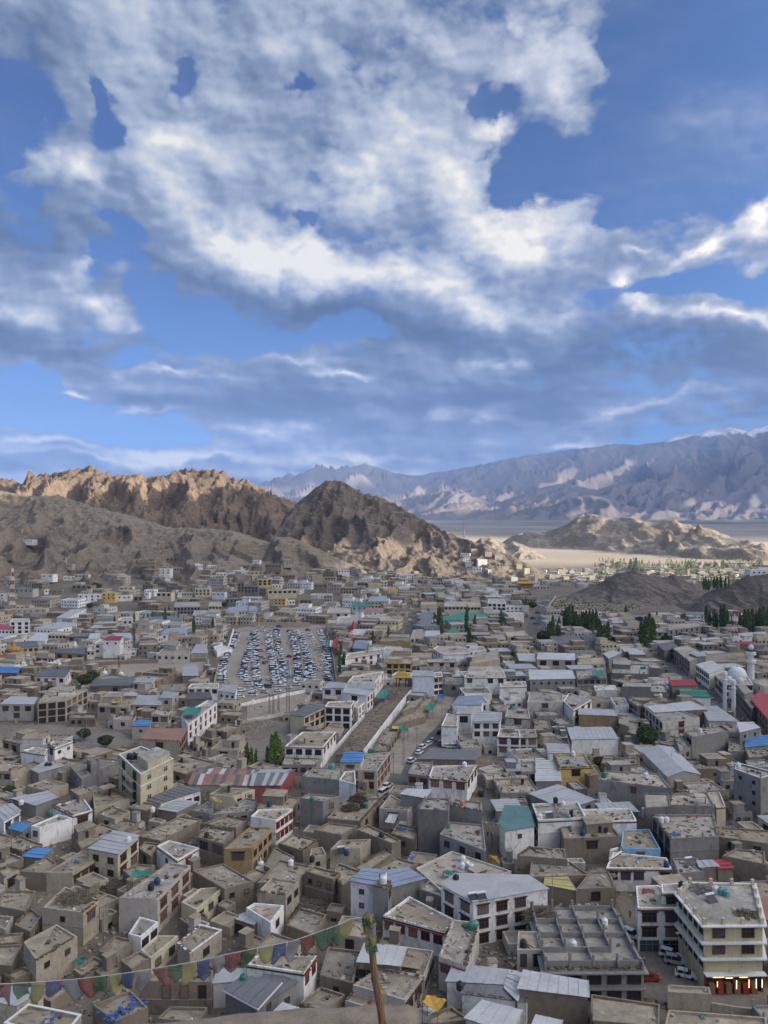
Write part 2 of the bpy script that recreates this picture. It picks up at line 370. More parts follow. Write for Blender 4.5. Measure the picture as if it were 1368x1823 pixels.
# ------------------------------------------------------------------ terrain
def ground_h(x, y):
    x = np.asarray(x, float); y = np.asarray(y, float)
    r = np.hypot(x, y)
    knoll = 83-(np.maximum(r-8, 0))*1.15                    # the palace hill under the camera
    knoll = np.maximum(knoll, 0)
    z = np.zeros_like(r)+smooth(1200, 2500, r)*fbm(x/600, y/600, 4)*4 - smooth(2600, 9000, y)*18
    z = z+smooth(640, 1000, y)*smooth(130, -90, x)*10
    return np.maximum(z, knoll)
def crest(pts, depth):
    """[(px, py)] seen at a depth (number or function of px) -> world X, Y, Z arrays"""
    out = []
    for px, py in pts:
        d = depth(px) if callable(depth) else depth
        out.append(((px-684)/F*d, d, CZ+(911.5-py)/F*d))
    a = np.array(out); a = a[a[:, 0].argsort()]; return a
class Hill:
    def __init__(s, name, pts, depth, front, back, mat, gl, amp, seed, step, yr, prof=1.5, rough=1.0, xr=None, skew=0.0, crough=1.0, sharp=1.0, elong=4.5):
        s.c = crest(pts, depth); s.front = front; s.back = back; s.gl = gl; s.amp = amp; s.seed = seed; s.prof = prof
        s.rough = rough; s.skew = skew; s.name = name; s.mat = mat; s.step = step; s.yr = yr; s.crough = crough
        s.xr = xr or (s.c[0, 0], s.c[-1, 0]); s.sharp = sharp; s.elong = elong
    def h(s, x, y):
        c = s.c; sd = s.seed
        yc = np.interp(x, c[:, 0], c[:, 1]); zc = np.interp(x, c[:, 0], c[:, 2])
        g = s.gl
        wx = fbm(x/(g*2.6)+sd, y/(g*2.6), 3)*g*.9
        yc2 = yc+fbm(x/(g*2)+sd*3, sd+0*x, 2)*g*.35
        dy = yc2-y
        fr = s.front(x) if callable(s.front) else s.front
        Wd = np.where(dy > 0, fr, s.back)
        t = np.clip(np.abs(dy)/Wd, 0, 1.25)
        base = np.where(t < 1, (1-np.clip(t, 0, 1))**s.prof, -(t-1)*.25)
        H = np.maximum(zc+8, 5)
        z = -8+H*base
        env = np.clip(t*5, 0, 1)*np.clip((1.12-t)*1.9, 0, 1)
        rel = np.clip(H/90, .1, 1)
        gx = (x+wx+s.skew*dy)/g; gy = dy/(g*s.elong)+sd
        gul = (ridged(gx+sd, gy, 5, .52)-.62)
        z = z+gul*s.amp*env*rel
        fine = ridged(x/(g*.3)+sd+gul, y/(g*.75), 5, .6)-.6
        z = z+fine*s.amp*.16*s.rough*np.clip(t*14, .12*s.crough, 1)*np.clip((1.15-t)*2, 0, 1)*rel
        # ragged crest
        z = z+(ridged(x/(g*.35)+sd*2, sd+y/(g*.8), 3)-.7)*s.amp*.10*s.crough*np.exp(-(t*7)**2)*rel
        ed = np.minimum(x-s.c[0, 0], s.c[-1, 0]-x)
        return z
    def build(s):
        x = np.arange(s.xr[0], s.xr[1]+s.step, s.step); y = np.arange(s.yr[0], s.yr[1]+s.step, s.step*s.sharp)
        X, Y = np.meshgrid(x, y); Z = s.h(X, Y)
        gridmesh(s.name, X, Y, Z, M[s.mat])['kind'] = 'structure'
I = lambda xs, ys: (lambda v: float(np.interp(v, xs, ys)))
IX = lambda xs, ys: (lambda v: np.interp(v, xs, ys))
H1 = Hill('brown_hills', [(-260,905),(-160,868),(-60,856),(0,851),(25,853),(45,862),(56,848),(75,840),(92,842),(112,836),(135,833),(160,827),(185,837),(215,844),(245,842),(270,848),(300,841),(330,832),(360,836),(395,833),(415,849),(440,852),(465,868),(490,880),(515,889),(540,897),(580,930),(640,985),(700,1030)],
          1650, 420, 420, 'brown_rock', 64, 70, 3.7, 3.2, (1130, 2050), prof=.95, rough=1.3, skew=.18, crough=1.5)
H2 = Hill('slate_ridge', [(-300,850),(-120,866),(0,872),(50,882),(100,880),(150,896),(200,908),(250,921),(300,937),(345,939),(380,939),(420,946),(455,957),(482,966),(490,954),(520,957),(545,967),(600,992),(650,1016),(690,1040),(740,1070)],
          I([-300, 100, 400, 690], [1330, 1300, 1170, 1000]), IX([-900, -450, -200, 0], [600, 520, 400, 150]), 300, 'near_rock', 56, 31, 9.1, 2.6, (780, 1620), prof=1.2, rough=1.0, skew=-.25)
H3 = Hill('central_hill', [(440,1040),(480,985),(510,915),(530,893),(545,879),(560,865),(580,855),(600,852),(625,862),(650,876),(665,878),(690,886),(708,899),(722,906),(745,918),(770,931),(800,946),(830,957),(860,966),(885,978),(915,990),(950,1008),(985,1026),(1010,1042)],
          I([480, 600, 720, 860, 1000], [1420, 1390, 1290, 1180, 1090]), IX([-300, 0, 120, 300], [400, 330, 210, 110]), 260, 'dark_rock', 58, 40, 21.3, 2.5, (900, 1700), prof=1.0, rough=1.3, skew=.25, crough=1.5)
H3b = Hill('sand_ridge', [(830,985),(845,966),(856,958),(872,955),(888,962),(900,968),(913,962),(930,969),(950,979),(980,995),(1010,1010)], 1560, 150, 130, 'pale_rock', 40, 22, 5.5, 3, (1380, 1720), prof=1.0, rough=.5)
H4 = Hill('pale_hill', [(880,985),(905,966),(930,951),(948,944),(965,948),(990,940),(1012,930),(1030,919),(1048,914),(1062,915),(1078,918),(1100,923),(1120,918),(1140,926),(1165,928),(1190,921),(1210,929),(1235,936),(1262,946),(1290,956),(1330,971),(1362,985),(1400,1002),(1440,1020)],
          I([880, 1050, 1400], [2150, 1980, 1600]), IX([300, 500, 620, 900], [250, 330, 560, 450]), 450, 'pale_rock', 95, 44, 33.1, 6, (1150, 3000), prof=1.15, rough=1.0, skew=.5, crough=1.3)
H5 = Hill('pylon_hill', [(965,1092),(985,1078),(1010,1064),(1040,1052),(1065,1040),(1085,1028),(1105,1019),(1128,1016),(1150,1022),(1175,1027),(1190,1027),(1200,1022),(1213,1026),(1228,1038),(1250,1052),(1268,1064),(1285,1082)], 800, 95, 120, 'grey_rock', 24, 12, 14.2, 1.4, (660, 960), prof=1.25, rough=1.2)
H6 = Hill('monastery_hill', [(1215,1092),(1240,1074),(1262,1064),(1285,1050),(1310,1036),(1330,1024),(1345,1020),(1400,1019),(1480,1005),(1600,1030)], 700, 80, 130, 'grey_rock', 24, 13, 44.7, 1.4, (590, 900), prof=1.1, rough=1.2, skew=.3)
HILLS = [H1, H2, H3, H3b, H4, H5, H6]
for hh in HILLS: hh.build()
RB = Hill('mountain_range', [(-900,900),(-300,880),(200,875),(400,868),(470,863),(500,851),(530,845),(560,836),(582,832),(600,838),(625,831),(650,825),(680,833),(700,840),(735,846),(760,843),(800,836),(850,826),(900,817),(940,809),(1000,801),(1060,795),(1090,789),(1130,791),(1190,786),(1240,773),(1290,765),(1305,758),(1330,768),(1368,755),(1450,740),(1700,720),(2400,760)],
          14500, 5200, 3000, 'range_rock', 680, 600, 51.3, 45, (8600, 17500), prof=1.15, rough=.8, skew=.8, crough=.5, elong=7)
RB.build()
RF = Hill('foothills', [(560,935),(640,915),(690,897),(740,882),(800,872),(830,880),(880,897),(925,880),(960,868),(1000,860),(1030,864),(1060,872),(1100,860),(1150,858),(1200,866),(1250,872),(1300,880),(1368,884),(1500,880),(1800,900)],
          I([560, 900, 1400], [10800, 10500, 11500]), 2000, 1800, 'range_rock', 330, 240, 61.9, 26, (8200, 13300), prof=1.2, rough=.8, skew=.9, crough=.5, elong=7)
RF.build()
RG = Hill('low_foothill', [(930,935),(960,918),(985,900),(1010,888),(1045,880),(1075,884),(1100,893),(1135,903),(1180,908),(1240,915)], 9300, 900, 900, 'range_rock', 260, 130, 71.9, 25, (8100, 10400), prof=1.1, rough=.8, skew=.4)
RG.build()
# the ground: one sheet to the horizon, finer where the camera looks
_az = np.unique(np.concatenate([np.linspace(-180, -40, 40), np.linspace(-40, 40, 240), np.linspace(40, 180, 40)]))
_r = np.concatenate([[0.01], np.geomspace(5, 70000, 220)])
A_, R_ = np.meshgrid(np.radians(_az), _r)
GX = R_*np.sin(A_); GY = R_*np.cos(A_)
gridmesh('ground', GX, GY, ground_h(GX, GY), M['ground_dirt'])['kind'] = 'structure'
def terrain(x, y):
    z = ground_h(x, y)
    for hh in HILLS:
        m = (x > hh.xr[0]) & (x < hh.xr[1]) & (y > hh.yr[0]) & (y < hh.yr[1])
        if np.any(m): z = np.where(m, np.maximum(z, hh.h(x, y)), z)
    return z
# unseen mountain added past the right edge, shaped to shade the town: the evening sun stands behind it
def west_h(x, y):
    yy = (y+250)/1000
    top = 690*np.exp(-np.clip((y-500)/230, 0, 9)**2)*np.exp(-np.clip((-y-1500)/900, 0, 9)**2)
    t = np.clip(np.abs(x-1500)/900, 0, 1)
    z = -8+top*(1-t)**1.1+(ridged(x/260+3, y/260, 4)-.6)*70*np.clip(t*3, 0, 1)*(1-t)*(top/690)
    return z
x = np.arange(600, 2420, 14); y = np.arange(-3000, 1100, 14); X, Y = np.meshgrid(x, y)
gridmesh('shade_mountain', X, Y, west_h(X, Y), M['near_rock'])['kind'] = 'structure'
def shade_cloud(c, r, n, seed, squash=.4):
    q = random.Random(seed); bm = bmesh.new()
    for i in range(n):
        t = (i+.5)/n*2-1
        sc = (1-.55*abs(t))*q.uniform(.75, 1.15)
        bmesh.ops.create_icosphere(bm, subdivisions=3, radius=1, matrix=Matrix.Translation((c[0]+q.uniform(-.3,.3)*r[0], c[1]+t*r[1], c[2]+q.uniform(-.25,.25)*r[2])) @ Matrix.Diagonal((r[0]*sc, r[1]*1.5/n*q.uniform(1.1,1.6), r[2]*sc, 1)))
    for v in bm.verts:
        k = 1+.16*float(fbm(np.array([v.co.x/(r[2]*.8)]), np.array([v.co.y/(r[2]*.8)+v.co.z/(r[2]*.6)]), 4)[0])
        v.co.z = c[2]+(v.co.z-c[2])*k; v.co.x += (k-1)*r[2]
    me = bpy.data.meshes.new('shade_cloud'); bm.to_mesh(me); bm.free(); me.materials.append(M['shade_cloud_white'])
    o = link(bpy.data.objects.new('shade_cloud', me)); o['kind'] = 'structure'; return o
M['shade_cloud_white'] = newmat('shade_cloud_white')[0]; M['shade_cloud_white'].node_tree.nodes['Principled BSDF'].inputs['Base Color'].default_value = (.85,.85,.87,1)
shade_cloud((1500, 800, 565), (170, 430, 125), 14, 3)  # added out of view so its shadow falls on the near hills
for i, (cx, cy, cz_, rx_, ry_, rz_) in enumerate([(10700, 3500, 2500, 2100, 3000, 330), (11500, 8600, 2500, 1100, 1500, 330), (13000, 12200, 2900, 1300, 1700, 420), (9300, 6600, 2250, 700, 900, 220), (15800, 9500, 3400, 1500, 1500, 420), (8600, 10400, 2300, 400, 700, 160), (14500, 10400, 5200, 2000, 1700, 450), (18200, 10000, 5300, 1700, 2100, 450), (21500, 9300, 5200, 1200, 1500, 400)]):
    shade_cloud((cx, cy, cz_), (rx_, ry_, rz_), 9, 20+i)  # more unseen clouds, added to shade the valley floor and far range
# haze: one box of thin air round the whole place
hz = MB(); hz.box(-16000, 16000, -4000, 19000, -30, 1900)
hm = bpy.data.materials.new('haze'); hm.use_nodes = True; hm.node_tree.nodes.clear()
hv = hm.node_tree.nodes.new('ShaderNodeVolumePrincipled'); ho = hm.node_tree.nodes.new('ShaderNodeOutputMaterial')
hv.inputs['Color'].default_value = (.30, .50, 1, 1); hv.inputs['Density'].default_value = 4.6e-5; hv.inputs['Anisotropy'].default_value = .0
hm.node_tree.links.new(hv.outputs[0], ho.inputs['Volume'])
tag(hz.build('haze', hm), kind='stuff')
S.cycles.volume_bounces = 0

# ------------------------------------------------------------------ building materials
def wallmat(name, col, var=.22, stain=.42, rough=.92, block=0):
    m, w, b = newmat(name, rough); p = pos(w)
    mp = w.n('ShaderNodeMapping'); w.put(mp.inputs[0], p); mp.inputs['Scale'].default_value = (1, 1, .45)
    a = w.noise(mp.outputs[0], .7, 8, .65, .6); c = w.noise(p, .18, 5, .6); d = w.noise(p, 3.5, 5, .7)
    dark = tuple(x*(1-stain) for x in col); lite = tuple(min(1, x*(1+var)) for x in col)
    f = w.m('ADD', w.m('ADD', w.m('MULTIPLY', a, .5), w.m('MULTIPLY', c, .3)), w.m('MULTIPLY', d, .2))
    cc = w.ramp(f, [(.36, dark), (.47, col), (.64, lite)])
    pt = w.sstep(w.noise(mp.outputs[0], .55, 3, .5, 1.2), .585, .62)
    cc = w.mix(w.m('MULTIPLY', pt, .5), cc, tuple(min(1, x*1.35) for x in col) if col[0] < .5 else tuple(x*.55 for x in col))
    if block:
        br = w.n('ShaderNodeTexBrick'); 
        g = w.n('ShaderNodeSeparateXYZ'); w.put(g.inputs[0], p)
        w.put(br.inputs['Vector'], w.comb(w.m('ADD', g.outputs[0], g.outputs[1]), g.outputs[2], 0))
        br.inputs['Scale'].default_value = 1; br.inputs['Brick Width'].default_value = .42; br.inputs['Row Height'].default_value = .21; br.inputs['Mortar Size'].default_value = .02
        cc = w.mix(w.m('MULTIPLY', br.outputs['Fac'], .25), cc, tuple(x*.6 for x in col))
    w.put(b.inputs['Base Color'], cc)
    bu = w.n('ShaderNodeBump'); bu.inputs['Strength'].default_value = .5; bu.inputs['Distance'].default_value = .08
    w.put(bu.inputs['Height'], w.m('ADD', d, a)); w.put(b.inputs['Normal'], bu.outputs[0])
    M[name] = m; return m
for nm, c in dict(W=(.74,.73,.70), Wb=(.56,.59,.64), O=(.50,.48,.43), G=(.245,.235,.22), D=(.165,.16,.155), N=(.215,.182,.138), L=(.36,.315,.245), C=(.52,.47,.34), Y=(.56,.43,.17), K=(.45,.405,.27), B=(.21,.165,.12), A=(.30,.225,.12), U=(.22,.42,.58), R_=(.28,.10,.085), H=(.40,.37,.33)).items():
    wallmat('wall_'+nm, c, stain=.32 if nm in 'WCYK' else .48, block=1 if nm in ('G', 'D') else 0)
def flatroof(name, col):
    m, w, b = newmat(name, .95); p = pos(w)
    a = w.noise(p, .35, 8, .68, .8); c = w.noise(p, 2.2, 8, .72); e = w.noise(p, .06, 3, .5)
    f = w.m('ADD', w.m('ADD', w.m('MULTIPLY', a, .5), w.m('MULTIPLY', c, .25)), w.m('MULTIPLY', e, .25))
    w.put(b.inputs['Base Color'], w.ramp(f, [(.36, tuple(x*.38 for x in col)), (.45, tuple(x*.78 for x in col)), (.53, col), (.62, tuple(min(1, x*1.5) for x in col))]))
    bu = w.n('ShaderNodeBump'); bu.inputs['Strength'].default_value = .7; bu.inputs['Distance'].default_value = .12
    w.put(bu.inputs['Height'], w.m('ADD', c, w.m('MULTIPLY', a, 1.5))); w.put(b.inputs['Normal'], bu.outputs[0])
    M[name] = m
for nm, c in dict(m=(.33,.285,.215), c=(.34,.32,.28), l=(.27,.245,.20), n=(.40,.365,.305), w=(.60,.60,.58)).items(): flatroof('roof_'+nm, c)
def tin(name, col, rust=.25, rough=.5):
    m, w, b = newmat(name, rough); p = pos(w)
    a = w.noise(p, .22, 7, .65, .5); c = w.noise(p, 1.6, 6, .7)
    f = w.m('ADD', w.m('MULTIPLY', a, .65), w.m('MULTIPLY', c, .35))
    w.put(b.inputs['Base Color'], w.ramp(f, [(.34, tuple(x*(1-rust) for x in col)), (.5, col), (.66, tuple(min(1, x*1.15) for x in col))]))
    b.inputs['Metallic'].default_value = .05; b.inputs['Specular IOR Level'].default_value = .3
    M[name] = m
for nm, c in dict(t=(.40,.41,.415), s=(.165,.17,.175), p=(.50,.505,.50), g=(.035,.21,.15), e=(.10,.20,.19), r=(.36,.055,.075), k=(.30,.16,.115), u=(.09,.24,.48), x=(.13,.12,.115), y=(.45,.41,.17), q=(.27,.315,.40)).items(): tin('roof_'+nm, c)
def plain(name, col, rough=.8, metal=0, emit=None):
    m, w, b = newmat(name, rough); b.inputs['Metallic'].default_value = metal
    n_ = w.noise(pos(w), 2.5, 4, .6)
    w.put(b.inputs['Base Color'], w.ramp(n_, [(.3, tuple(x*.8 for x in col)), (.6, col)]))
    if emit: b.inputs['Emission Color'].default_value = (*emit[:3], 1); b.inputs['Emission Strength'].default_value = emit[3]
    M[name] = m; return m
plain('car_glass', (.02, .024, .03), .4); M['car_glass'].node_tree.nodes['Principled BSDF'].inputs['Specular IOR Level'].default_value = .15
plain('glass', (.03, .034, .04), .12); plain('glass_sky', (.075, .085, .10), .08); plain('curtain', (.20, .17, .14), .5); plain('dark_hole', (.03, .028, .026)); plain('brown_wood', (.16, .075, .035), .6)
plain('dark_wood', (.07, .045, .03), .6); plain('white_paint', (.72, .72, .70), .6); plain('red_paint', (.26, .05, .04), .6)
plain('grey_paint', (.3, .3, .3), .6); plain('cream_paint', (.62, .56, .40), .7); plain('blue_paint', (.10, .22, .50), .6)
plain('black_plastic', (.03, .03, .033), .45); plain('white_plastic', (.75, .75, .74), .45); plain('green_plastic', (.04, .19, .14), .5)
plain('teal_plastic', (.12, .33, .31), .5); plain('steel', (.33, .34, .35), .4, .6); plain('rubber', (.025, .025, .025), .8); plain('blue_tarp', (.04, .11, .38), .55)
plain('green_tarp', (.04, .21, .165), .6); plain('yellow_tarp', (.45, .40, .13), .6); plain('orange_tarp', (.55, .33, .06), .6); plain('gold', (.55, .36, .07), .4, .3)
plain('old_wood', (.20, .165, .12), .85); plain('dry_brush', (.13, .10, .07), .95); plain('orange_wood', (.33, .15, .06), .6)
WST = {  # window styles: width, height, frame material, mullions, lintel material
 'd': (1.25, 1.25, 'dark_wood', 1, None), 'b': (2.1, 1.6, 'brown_wood', 2, 'dark_wood'), 'w': (1.35, 1.3, 'white_paint', 1, None),
 's': (.8, .85, 'dark_wood', 0, None), 'r': (1.3, 1.45, 'red_paint', 1, 'red_paint'), 'v': (2.6, 2.2, 'dark_wood', 0, None),
 'g': (2.9, 2.3, 'grey_paint', 2, None), 'o': (2.3, 1.7, 'orange_wood', 3, 'brown_wood'), 'c': (1.5, 1.35, 'cream_paint', 1, None), 'e': (1.0, 2.1, 'brown_wood', 0, None), 'h': (1.5, 1.7, 'dark_hole', 0, None)}
_wm = {}
def window_mesh(k, style):
    """window in the local xz plane, facing -y; k = size factor"""
    key = (round(k, 2), style)
    if key in _wm: return _wm[key]
    w_, h_, fm, mul, lin_ = WST[style]; w_ *= k; h_ *= min(k, 1.1); t = .11 if style not in 'wc' else .14
    a = MB(); x, z = w_/2, h_/2
    a.box(-x-t, x+t, -.09, .02, z, z+t); a.box(-x-t, x+t, -.13, .02, -z-t, -z)
    a.box(-x-t, -x, -.09, .02, -z, z); a.box(x, x+t, -.09, .02, -z, z)
    for i in range(mul):
        xx = -x+w_*(i+1)/(mul+1); a.box(xx-.04, xx+.04, -.06, .02, -z, z)
    if mul: a.box(-x, x, -.055, .02, z*.35, z*.35+.07)
    if lin_: a.box(-x-.28, x+.28, -.26, .02, z+t, z+t+.16, 1); a.box(-x-.4, x+.4, -.36, .02, z+t+.16, z+t+.24, 1)
    fr = a.mesh('window', [M[fm], M[lin_ or fm]])
    b = MB(); b.poly([(-x, -.012, -z), (x, -.012, -z), (x, -.012, z), (-x, -.012, z)])
    pn = [b.mesh('pane', M[g_] if style not in 'vh' else M['dark_hole']) for g_ in ('glass', 'glass', 'glass_sky', 'glass', 'curtain')]

    _wm[key] = (fr, pn, w_, h_); return _wm[key]
TILES = {'A': (0, 1380, 2.974), 'B': (440, 1380, 2.974), 'C': (900, 1380, 2.923), 'D': (0, 1040, 2.974), 'E': (440, 1040, 2.974), 'F': (900, 1040, 2.923),
         'a': (0, 920, 4), 'b': (342, 920, 4), 'c': (684, 920, 4), 'd': (1026, 920, 4), 'P': (380, 1110, 5.7), 'I': (0, 0, 1)}
def unT(T, x, y): t = TILES[T]; return t[0]+x/t[2], t[1]+y/t[2]
def ray(px, py, z):
    Y = (CZ-z)*F/(py-911.5); return ((px-684)/F*Y, Y)
def hit(px, py):
    """first point of the land along the line of sight"""
    dist = np.geomspace(60, 2600, 1500); X_ = (px-684)/F*dist; Z_ = CZ-(py-911.5)/F*dist
    T_ = terrain(X_, dist); k = np.argmax(T_ >= Z_)
    if T_[k] < Z_[k]: k = len(dist)-1
    return float(X_[k]), float(dist[k]), float(T_[k])
def ccw(p):
    a = sum(p[i][0]*p[(i+1) % len(p)][1]-p[(i+1) % len(p)][0]*p[i][1] for i in range(len(p)))
    return p if a > 0 else p[::-1]
def inset(p, d):
    n = len(p); out = []
    for i in range(n):
        a, b, c = Vector(p[i-1]), Vector(p[i]), Vector(p[(i+1) % n])
        e1 = (b-a).normalized(); e2 = (c-b).normalized(); n1_ = Vector((-e1.y, e1.x)); n2_ = Vector((-e2.y, e2.x))
        bis = n1_+n2_
        if bis.length < 1e-4: bis = n1_
        bis = bis.normalized(); k = d/max(.35, bis.dot(n1_)); out.append(tuple(b+bis*k))
    return out
FOOT = []        # world footprints already taken
def inpoly(x, y, p):
    c = False; n = len(p); j = n-1
    for i in range(n):
        if (p[i][1] > y) != (p[j][1] > y) and x < (p[j][0]-p[i][0])*(y-p[i][1])/(p[j][1]-p[i][1])+p[i][0]: c = not c
        j = i
    return c
HOUSES = []
TINS = 'tspgerkuxyq'
KINDN = {**dict.fromkeys('NLBA', 'mud_house'), **dict.fromkeys('GDH', 'concrete_house'), **dict.fromkeys(('W', 'O', 'Wb'), 'whitewashed_house')}
def house(pts, g, h, wall, roof, wins, label, name=None, far=False, par=.45, opts='', cat='house', tilt=0.0):
    pts = ccw([tuple(p) for p in pts]); n = len(pts)
    cx = sum(p[0] for p in pts)/n; cy = sum(p[1] for p in pts)/n
    root = empty(name or KINDN.get(wall, 'painted_house'), (cx, cy, g)); tag(root, label, cat, 'buildings of the hillside town')
    L = [(p[0]-cx, p[1]-cy) for p in pts]; q = random.Random(int(cx*7+cy*13)+len(label))
    istin = roof in TINS
    wm, rm = M['wall_'+wall], M['roof_'+roof]
    base = -2.0
    a = MB()
    if istin:
        # a sheet roof, its back raised a little
        far_i = sorted(range(n), key=lambda i: -pts[i][1])[:2]
        up = tilt or (.35 if q.random() < .6 else .1)
        zt = [h+(up if i in far_i else 0) for i in range(n)]
        a.prism(L, base, zt, top=True, bot=False)
        a.build('wall', wm, root)
        O = inset(L, -.28 if not far else -.4)
        if far or 'J' in opts or n != 4:
            b = MB(); b.prism(O, [z+.03 for z in zt], [z+.13 for z in zt]); b.build('roof', rm, root)
        else:
            e0 = (Vector(O[1])-Vector(O[0])).length; e1 = (Vector(O[2])-Vector(O[1])).length
            k0 = 0 if e0 >= e1 else 1
            P = [Vector((*O[(k0+i) % 4], zt[(k0+i) % 4]+.04)) for i in range(4)]
            ns = max(2, min(14, int(max(e0, e1)/1.6)))
            for i in range(ns):
                u0, u1 = i/ns, (i+1)/ns; dz = Vector((0, 0, q.uniform(0, .05)+(.035 if i % 2 else 0)))
                A, B_, C_, D_ = P[0].lerp(P[1], u0), P[0].lerp(P[1], u1+.004), P[3].lerp(P[2], u1+.004), P[3].lerp(P[2], u0)
                ex = (B_-A)*.0
                c = MB(); T = Vector((0, 0, .06)); pp = [A+dz, B_+dz, C_+dz, D_+dz]
                c.poly([tuple(v+T) for v in pp]); c.poly([tuple(v) for v in pp[::-1]])
                for s_ in range(4): v0, v1 = pp[s_], pp[(s_+1) % 4]; c.poly([tuple(v0), tuple(v1), tuple(v1+T), tuple(v0+T)])
                # a rib along the seam
                nrm = Vector((0, 0, .1)); w_ = (B_-A).normalized()*.06
                c.poly([tuple(A+dz+T-w_), tuple(A+dz+T+w_), tuple(D_+dz+T+w_), tuple(D_+dz+T-w_)]); 
                c.poly([tuple(A+dz+T-w_+nrm), tuple(A+dz+T+w_+nrm), tuple(D_+dz+T+w_+nrm), tuple(D_+dz+T-w_+nrm)])
                c.poly([tuple(A+dz+T+w_), tuple(D_+dz+T+w_), tuple(D_+dz+T+w_+nrm), tuple(A+dz+T+w_+nrm)]); c.poly([tuple(D_+dz+T-w_), tuple(A+dz+T-w_), tuple(A+dz+T-w_+nrm), tuple(D_+dz+T-w_+nrm)])
                c.build('roof_panel', rm, root)
            b = MB(); b.prism(inset(L, -.1), [z-.10 for z in zt], [z+.02 for z in zt]); b.build('roof_frame', M['old_wood'], root)
        if 'T' in opts:
            b = MB(); b.prism(inset(L, -.4), [z-.28 for z in zt], [z-.04 for z in zt]); b.build('cornice', M['white_paint'], root)
    else:
        th = .32 if not far else .45
        I_ = inset(L, th)
        zr = h-par
        zt = [h+q.uniform(-.12, .10)*(wall in 'NLHOB') for i in range(n)]
        a.prism(L, base, zt, top=False, bot=False)
        k = n
        for i in range(n):
            j = (i+1) % n
            a.poly([(*L[i], zt[i]), (*L[j], zt[j]), (*I_[j], zt[j]), (*I_[i], zt[i])])
            a.poly([(*I_[j], zr), (*I_[i], zr), (*I_[i], zt[i]), (*I_[j], zt[j])])
        a.build('wall', wm, root)
        b = MB(); b.prism(inset(L, th*.5), zr-.25, zr, top=True); b.build('roof', rm, root)
        if 'T' in opts or 'X' in opts:      # a painted coping
            O = inset(L, -.07); b = MB(); b.ring(O, inset(L, th+.05), h+.02, h+.16); b.build('coping', M['white_paint' if 'T' in opts else 'blue_paint'], root)
        if 'S' in opts or (wall in 'WCKYO' and h > 5 and q.random() < .5 and not far):
            O = inset(L, -.12); b = MB(); b.ring(O, inset(L, .02), h-.62, h-.36); b.build('cornice', M['brown_wood' if q.random() < .6 else 'dark_wood'], root)
        # a stair hut or a raised hatch on the larger roofs
        sz = min((Vector(L[1])-Vector(L[0])).length, (Vector(L[2])-Vector(L[1])).length)
        if sz > 8 and not far and 'n' not in opts and q.random() < .75:
            J = [Vector(p)*q.uniform(.0, .25) for p in I_]; off = Vector(I_[q.randrange(n)])*.42
            e = (Vector(L[1])-Vector(L[0])).normalized(); f_ = Vector((-e.y, e.x)); s1, s2 = q.uniform(1.2, 2.2), q.uniform(1.0, 1.8)
            rp = [tuple(off-e*s1-f_*s2), tuple(off+e*s1-f_*s2), tuple(off+e*s1+f_*s2), tuple(off-e*s1+f_*s2)]
            hh = q.choice([.9, 1.9, 2.2, 2.4]); c = MB()
            if hh == 2.4 or (wall in 'GNLH' and q.random() < .35):     # a larger set-back upper room
                hh = 2.5; u0 = q.choice((.02, .45)); v0 = q.choice((.35, .5)); L4 = I_[:4]
                bl = lambda u, v: (Vector(L4[0]).lerp(Vector(L4[1]), u)).lerp(Vector(L4[3]).lerp(Vector(L4[2]), u), v)
                rp = [tuple(bl(u0, v0)), tuple(bl(u0+.52, v0)), tuple(bl(u0+.52, .97)), tuple(bl(u0, .97))]; e = (Vector(rp[1])-Vector(rp[0])).normalized(); c.prism(rp, zr-.02, zr+hh)
            rr = c.build('roof_room', wm, root); c = MB(); c.prism(inset(rp, -.18), zr+hh, zr+hh+.12); c.build('roof', rm, rr)
            if hh > 1.5:
                fr, pn, _, _ = window_mesh(.8, 'e'); wo_ = link(bpy.data.objects.new('door', fr), rr)
                mid = (Vector(rp[0])+Vector(rp[1]))/2; ang = math.atan2(e.y, e.x); wo_.location = (mid.x, mid.y, zr+1.0); wo_.rotation_euler = (0, 0, ang)
                # door faces outwards along -f_
                link(bpy.data.objects.new('pane', pn[0]), wo_)
        if wall in ('G', 'D') and not far and q.random() < .6:       # bare column stubs left for the next floor
            cm_ = MB(); cm_.box(-.16, .16, -.16, .16, 0, 1)
            cm_ = cm_.mesh('column', M['wall_G'])
            for i in range(n):
                a_, b_ = Vector(inset(L, .16)[i]), Vector(inset(L, .16)[(i+1) % n]); k_ = max(1, int((b_-a_).length/4))
                for j in range(k_):
                    if q.random() < .35: continue
                    p_ = a_.lerp(b_, j/k_); o_ = link(bpy.data.objects.new('column', cm_), root); o_.location = (p_.x, p_.y, h-.05); o_.scale.z = q.uniform(.5, 1.5)
        if h >= 6 and not far and 'n' not in opts and q.random() < .4:
            O = inset(L, -.10); b = MB(); b.ring(O, inset(L, .02), h-3.35, h-3.15); b.build('floor_band', wm if q.random() < .5 else M['white_paint'] if wall in 'GDH' else M['grey_paint'], root)
    # windows on the sides that face the camera
    fac = []
    for i in range(n):
        p0, p1 = Vector(pts[i]), Vector(pts[(i+1) % n]); e = p1-p0; nm = Vector((e.y, -e.x)).normalized(); mid = (p0+p1)/2
        if nm.dot(-mid.normalized()) > .10 and e.length > 1.6: fac.append((mid.x/mid.y, i, p0, e, nm))
    fac.sort()
    if n > 4: fac = sorted(sorted(fac, key=lambda f_: -f_[3].length)[:2])
    sp = wins.split('/') if wins else []
    wk = q.uniform(.82, 1.12)
    far_mb = MB() if far else None
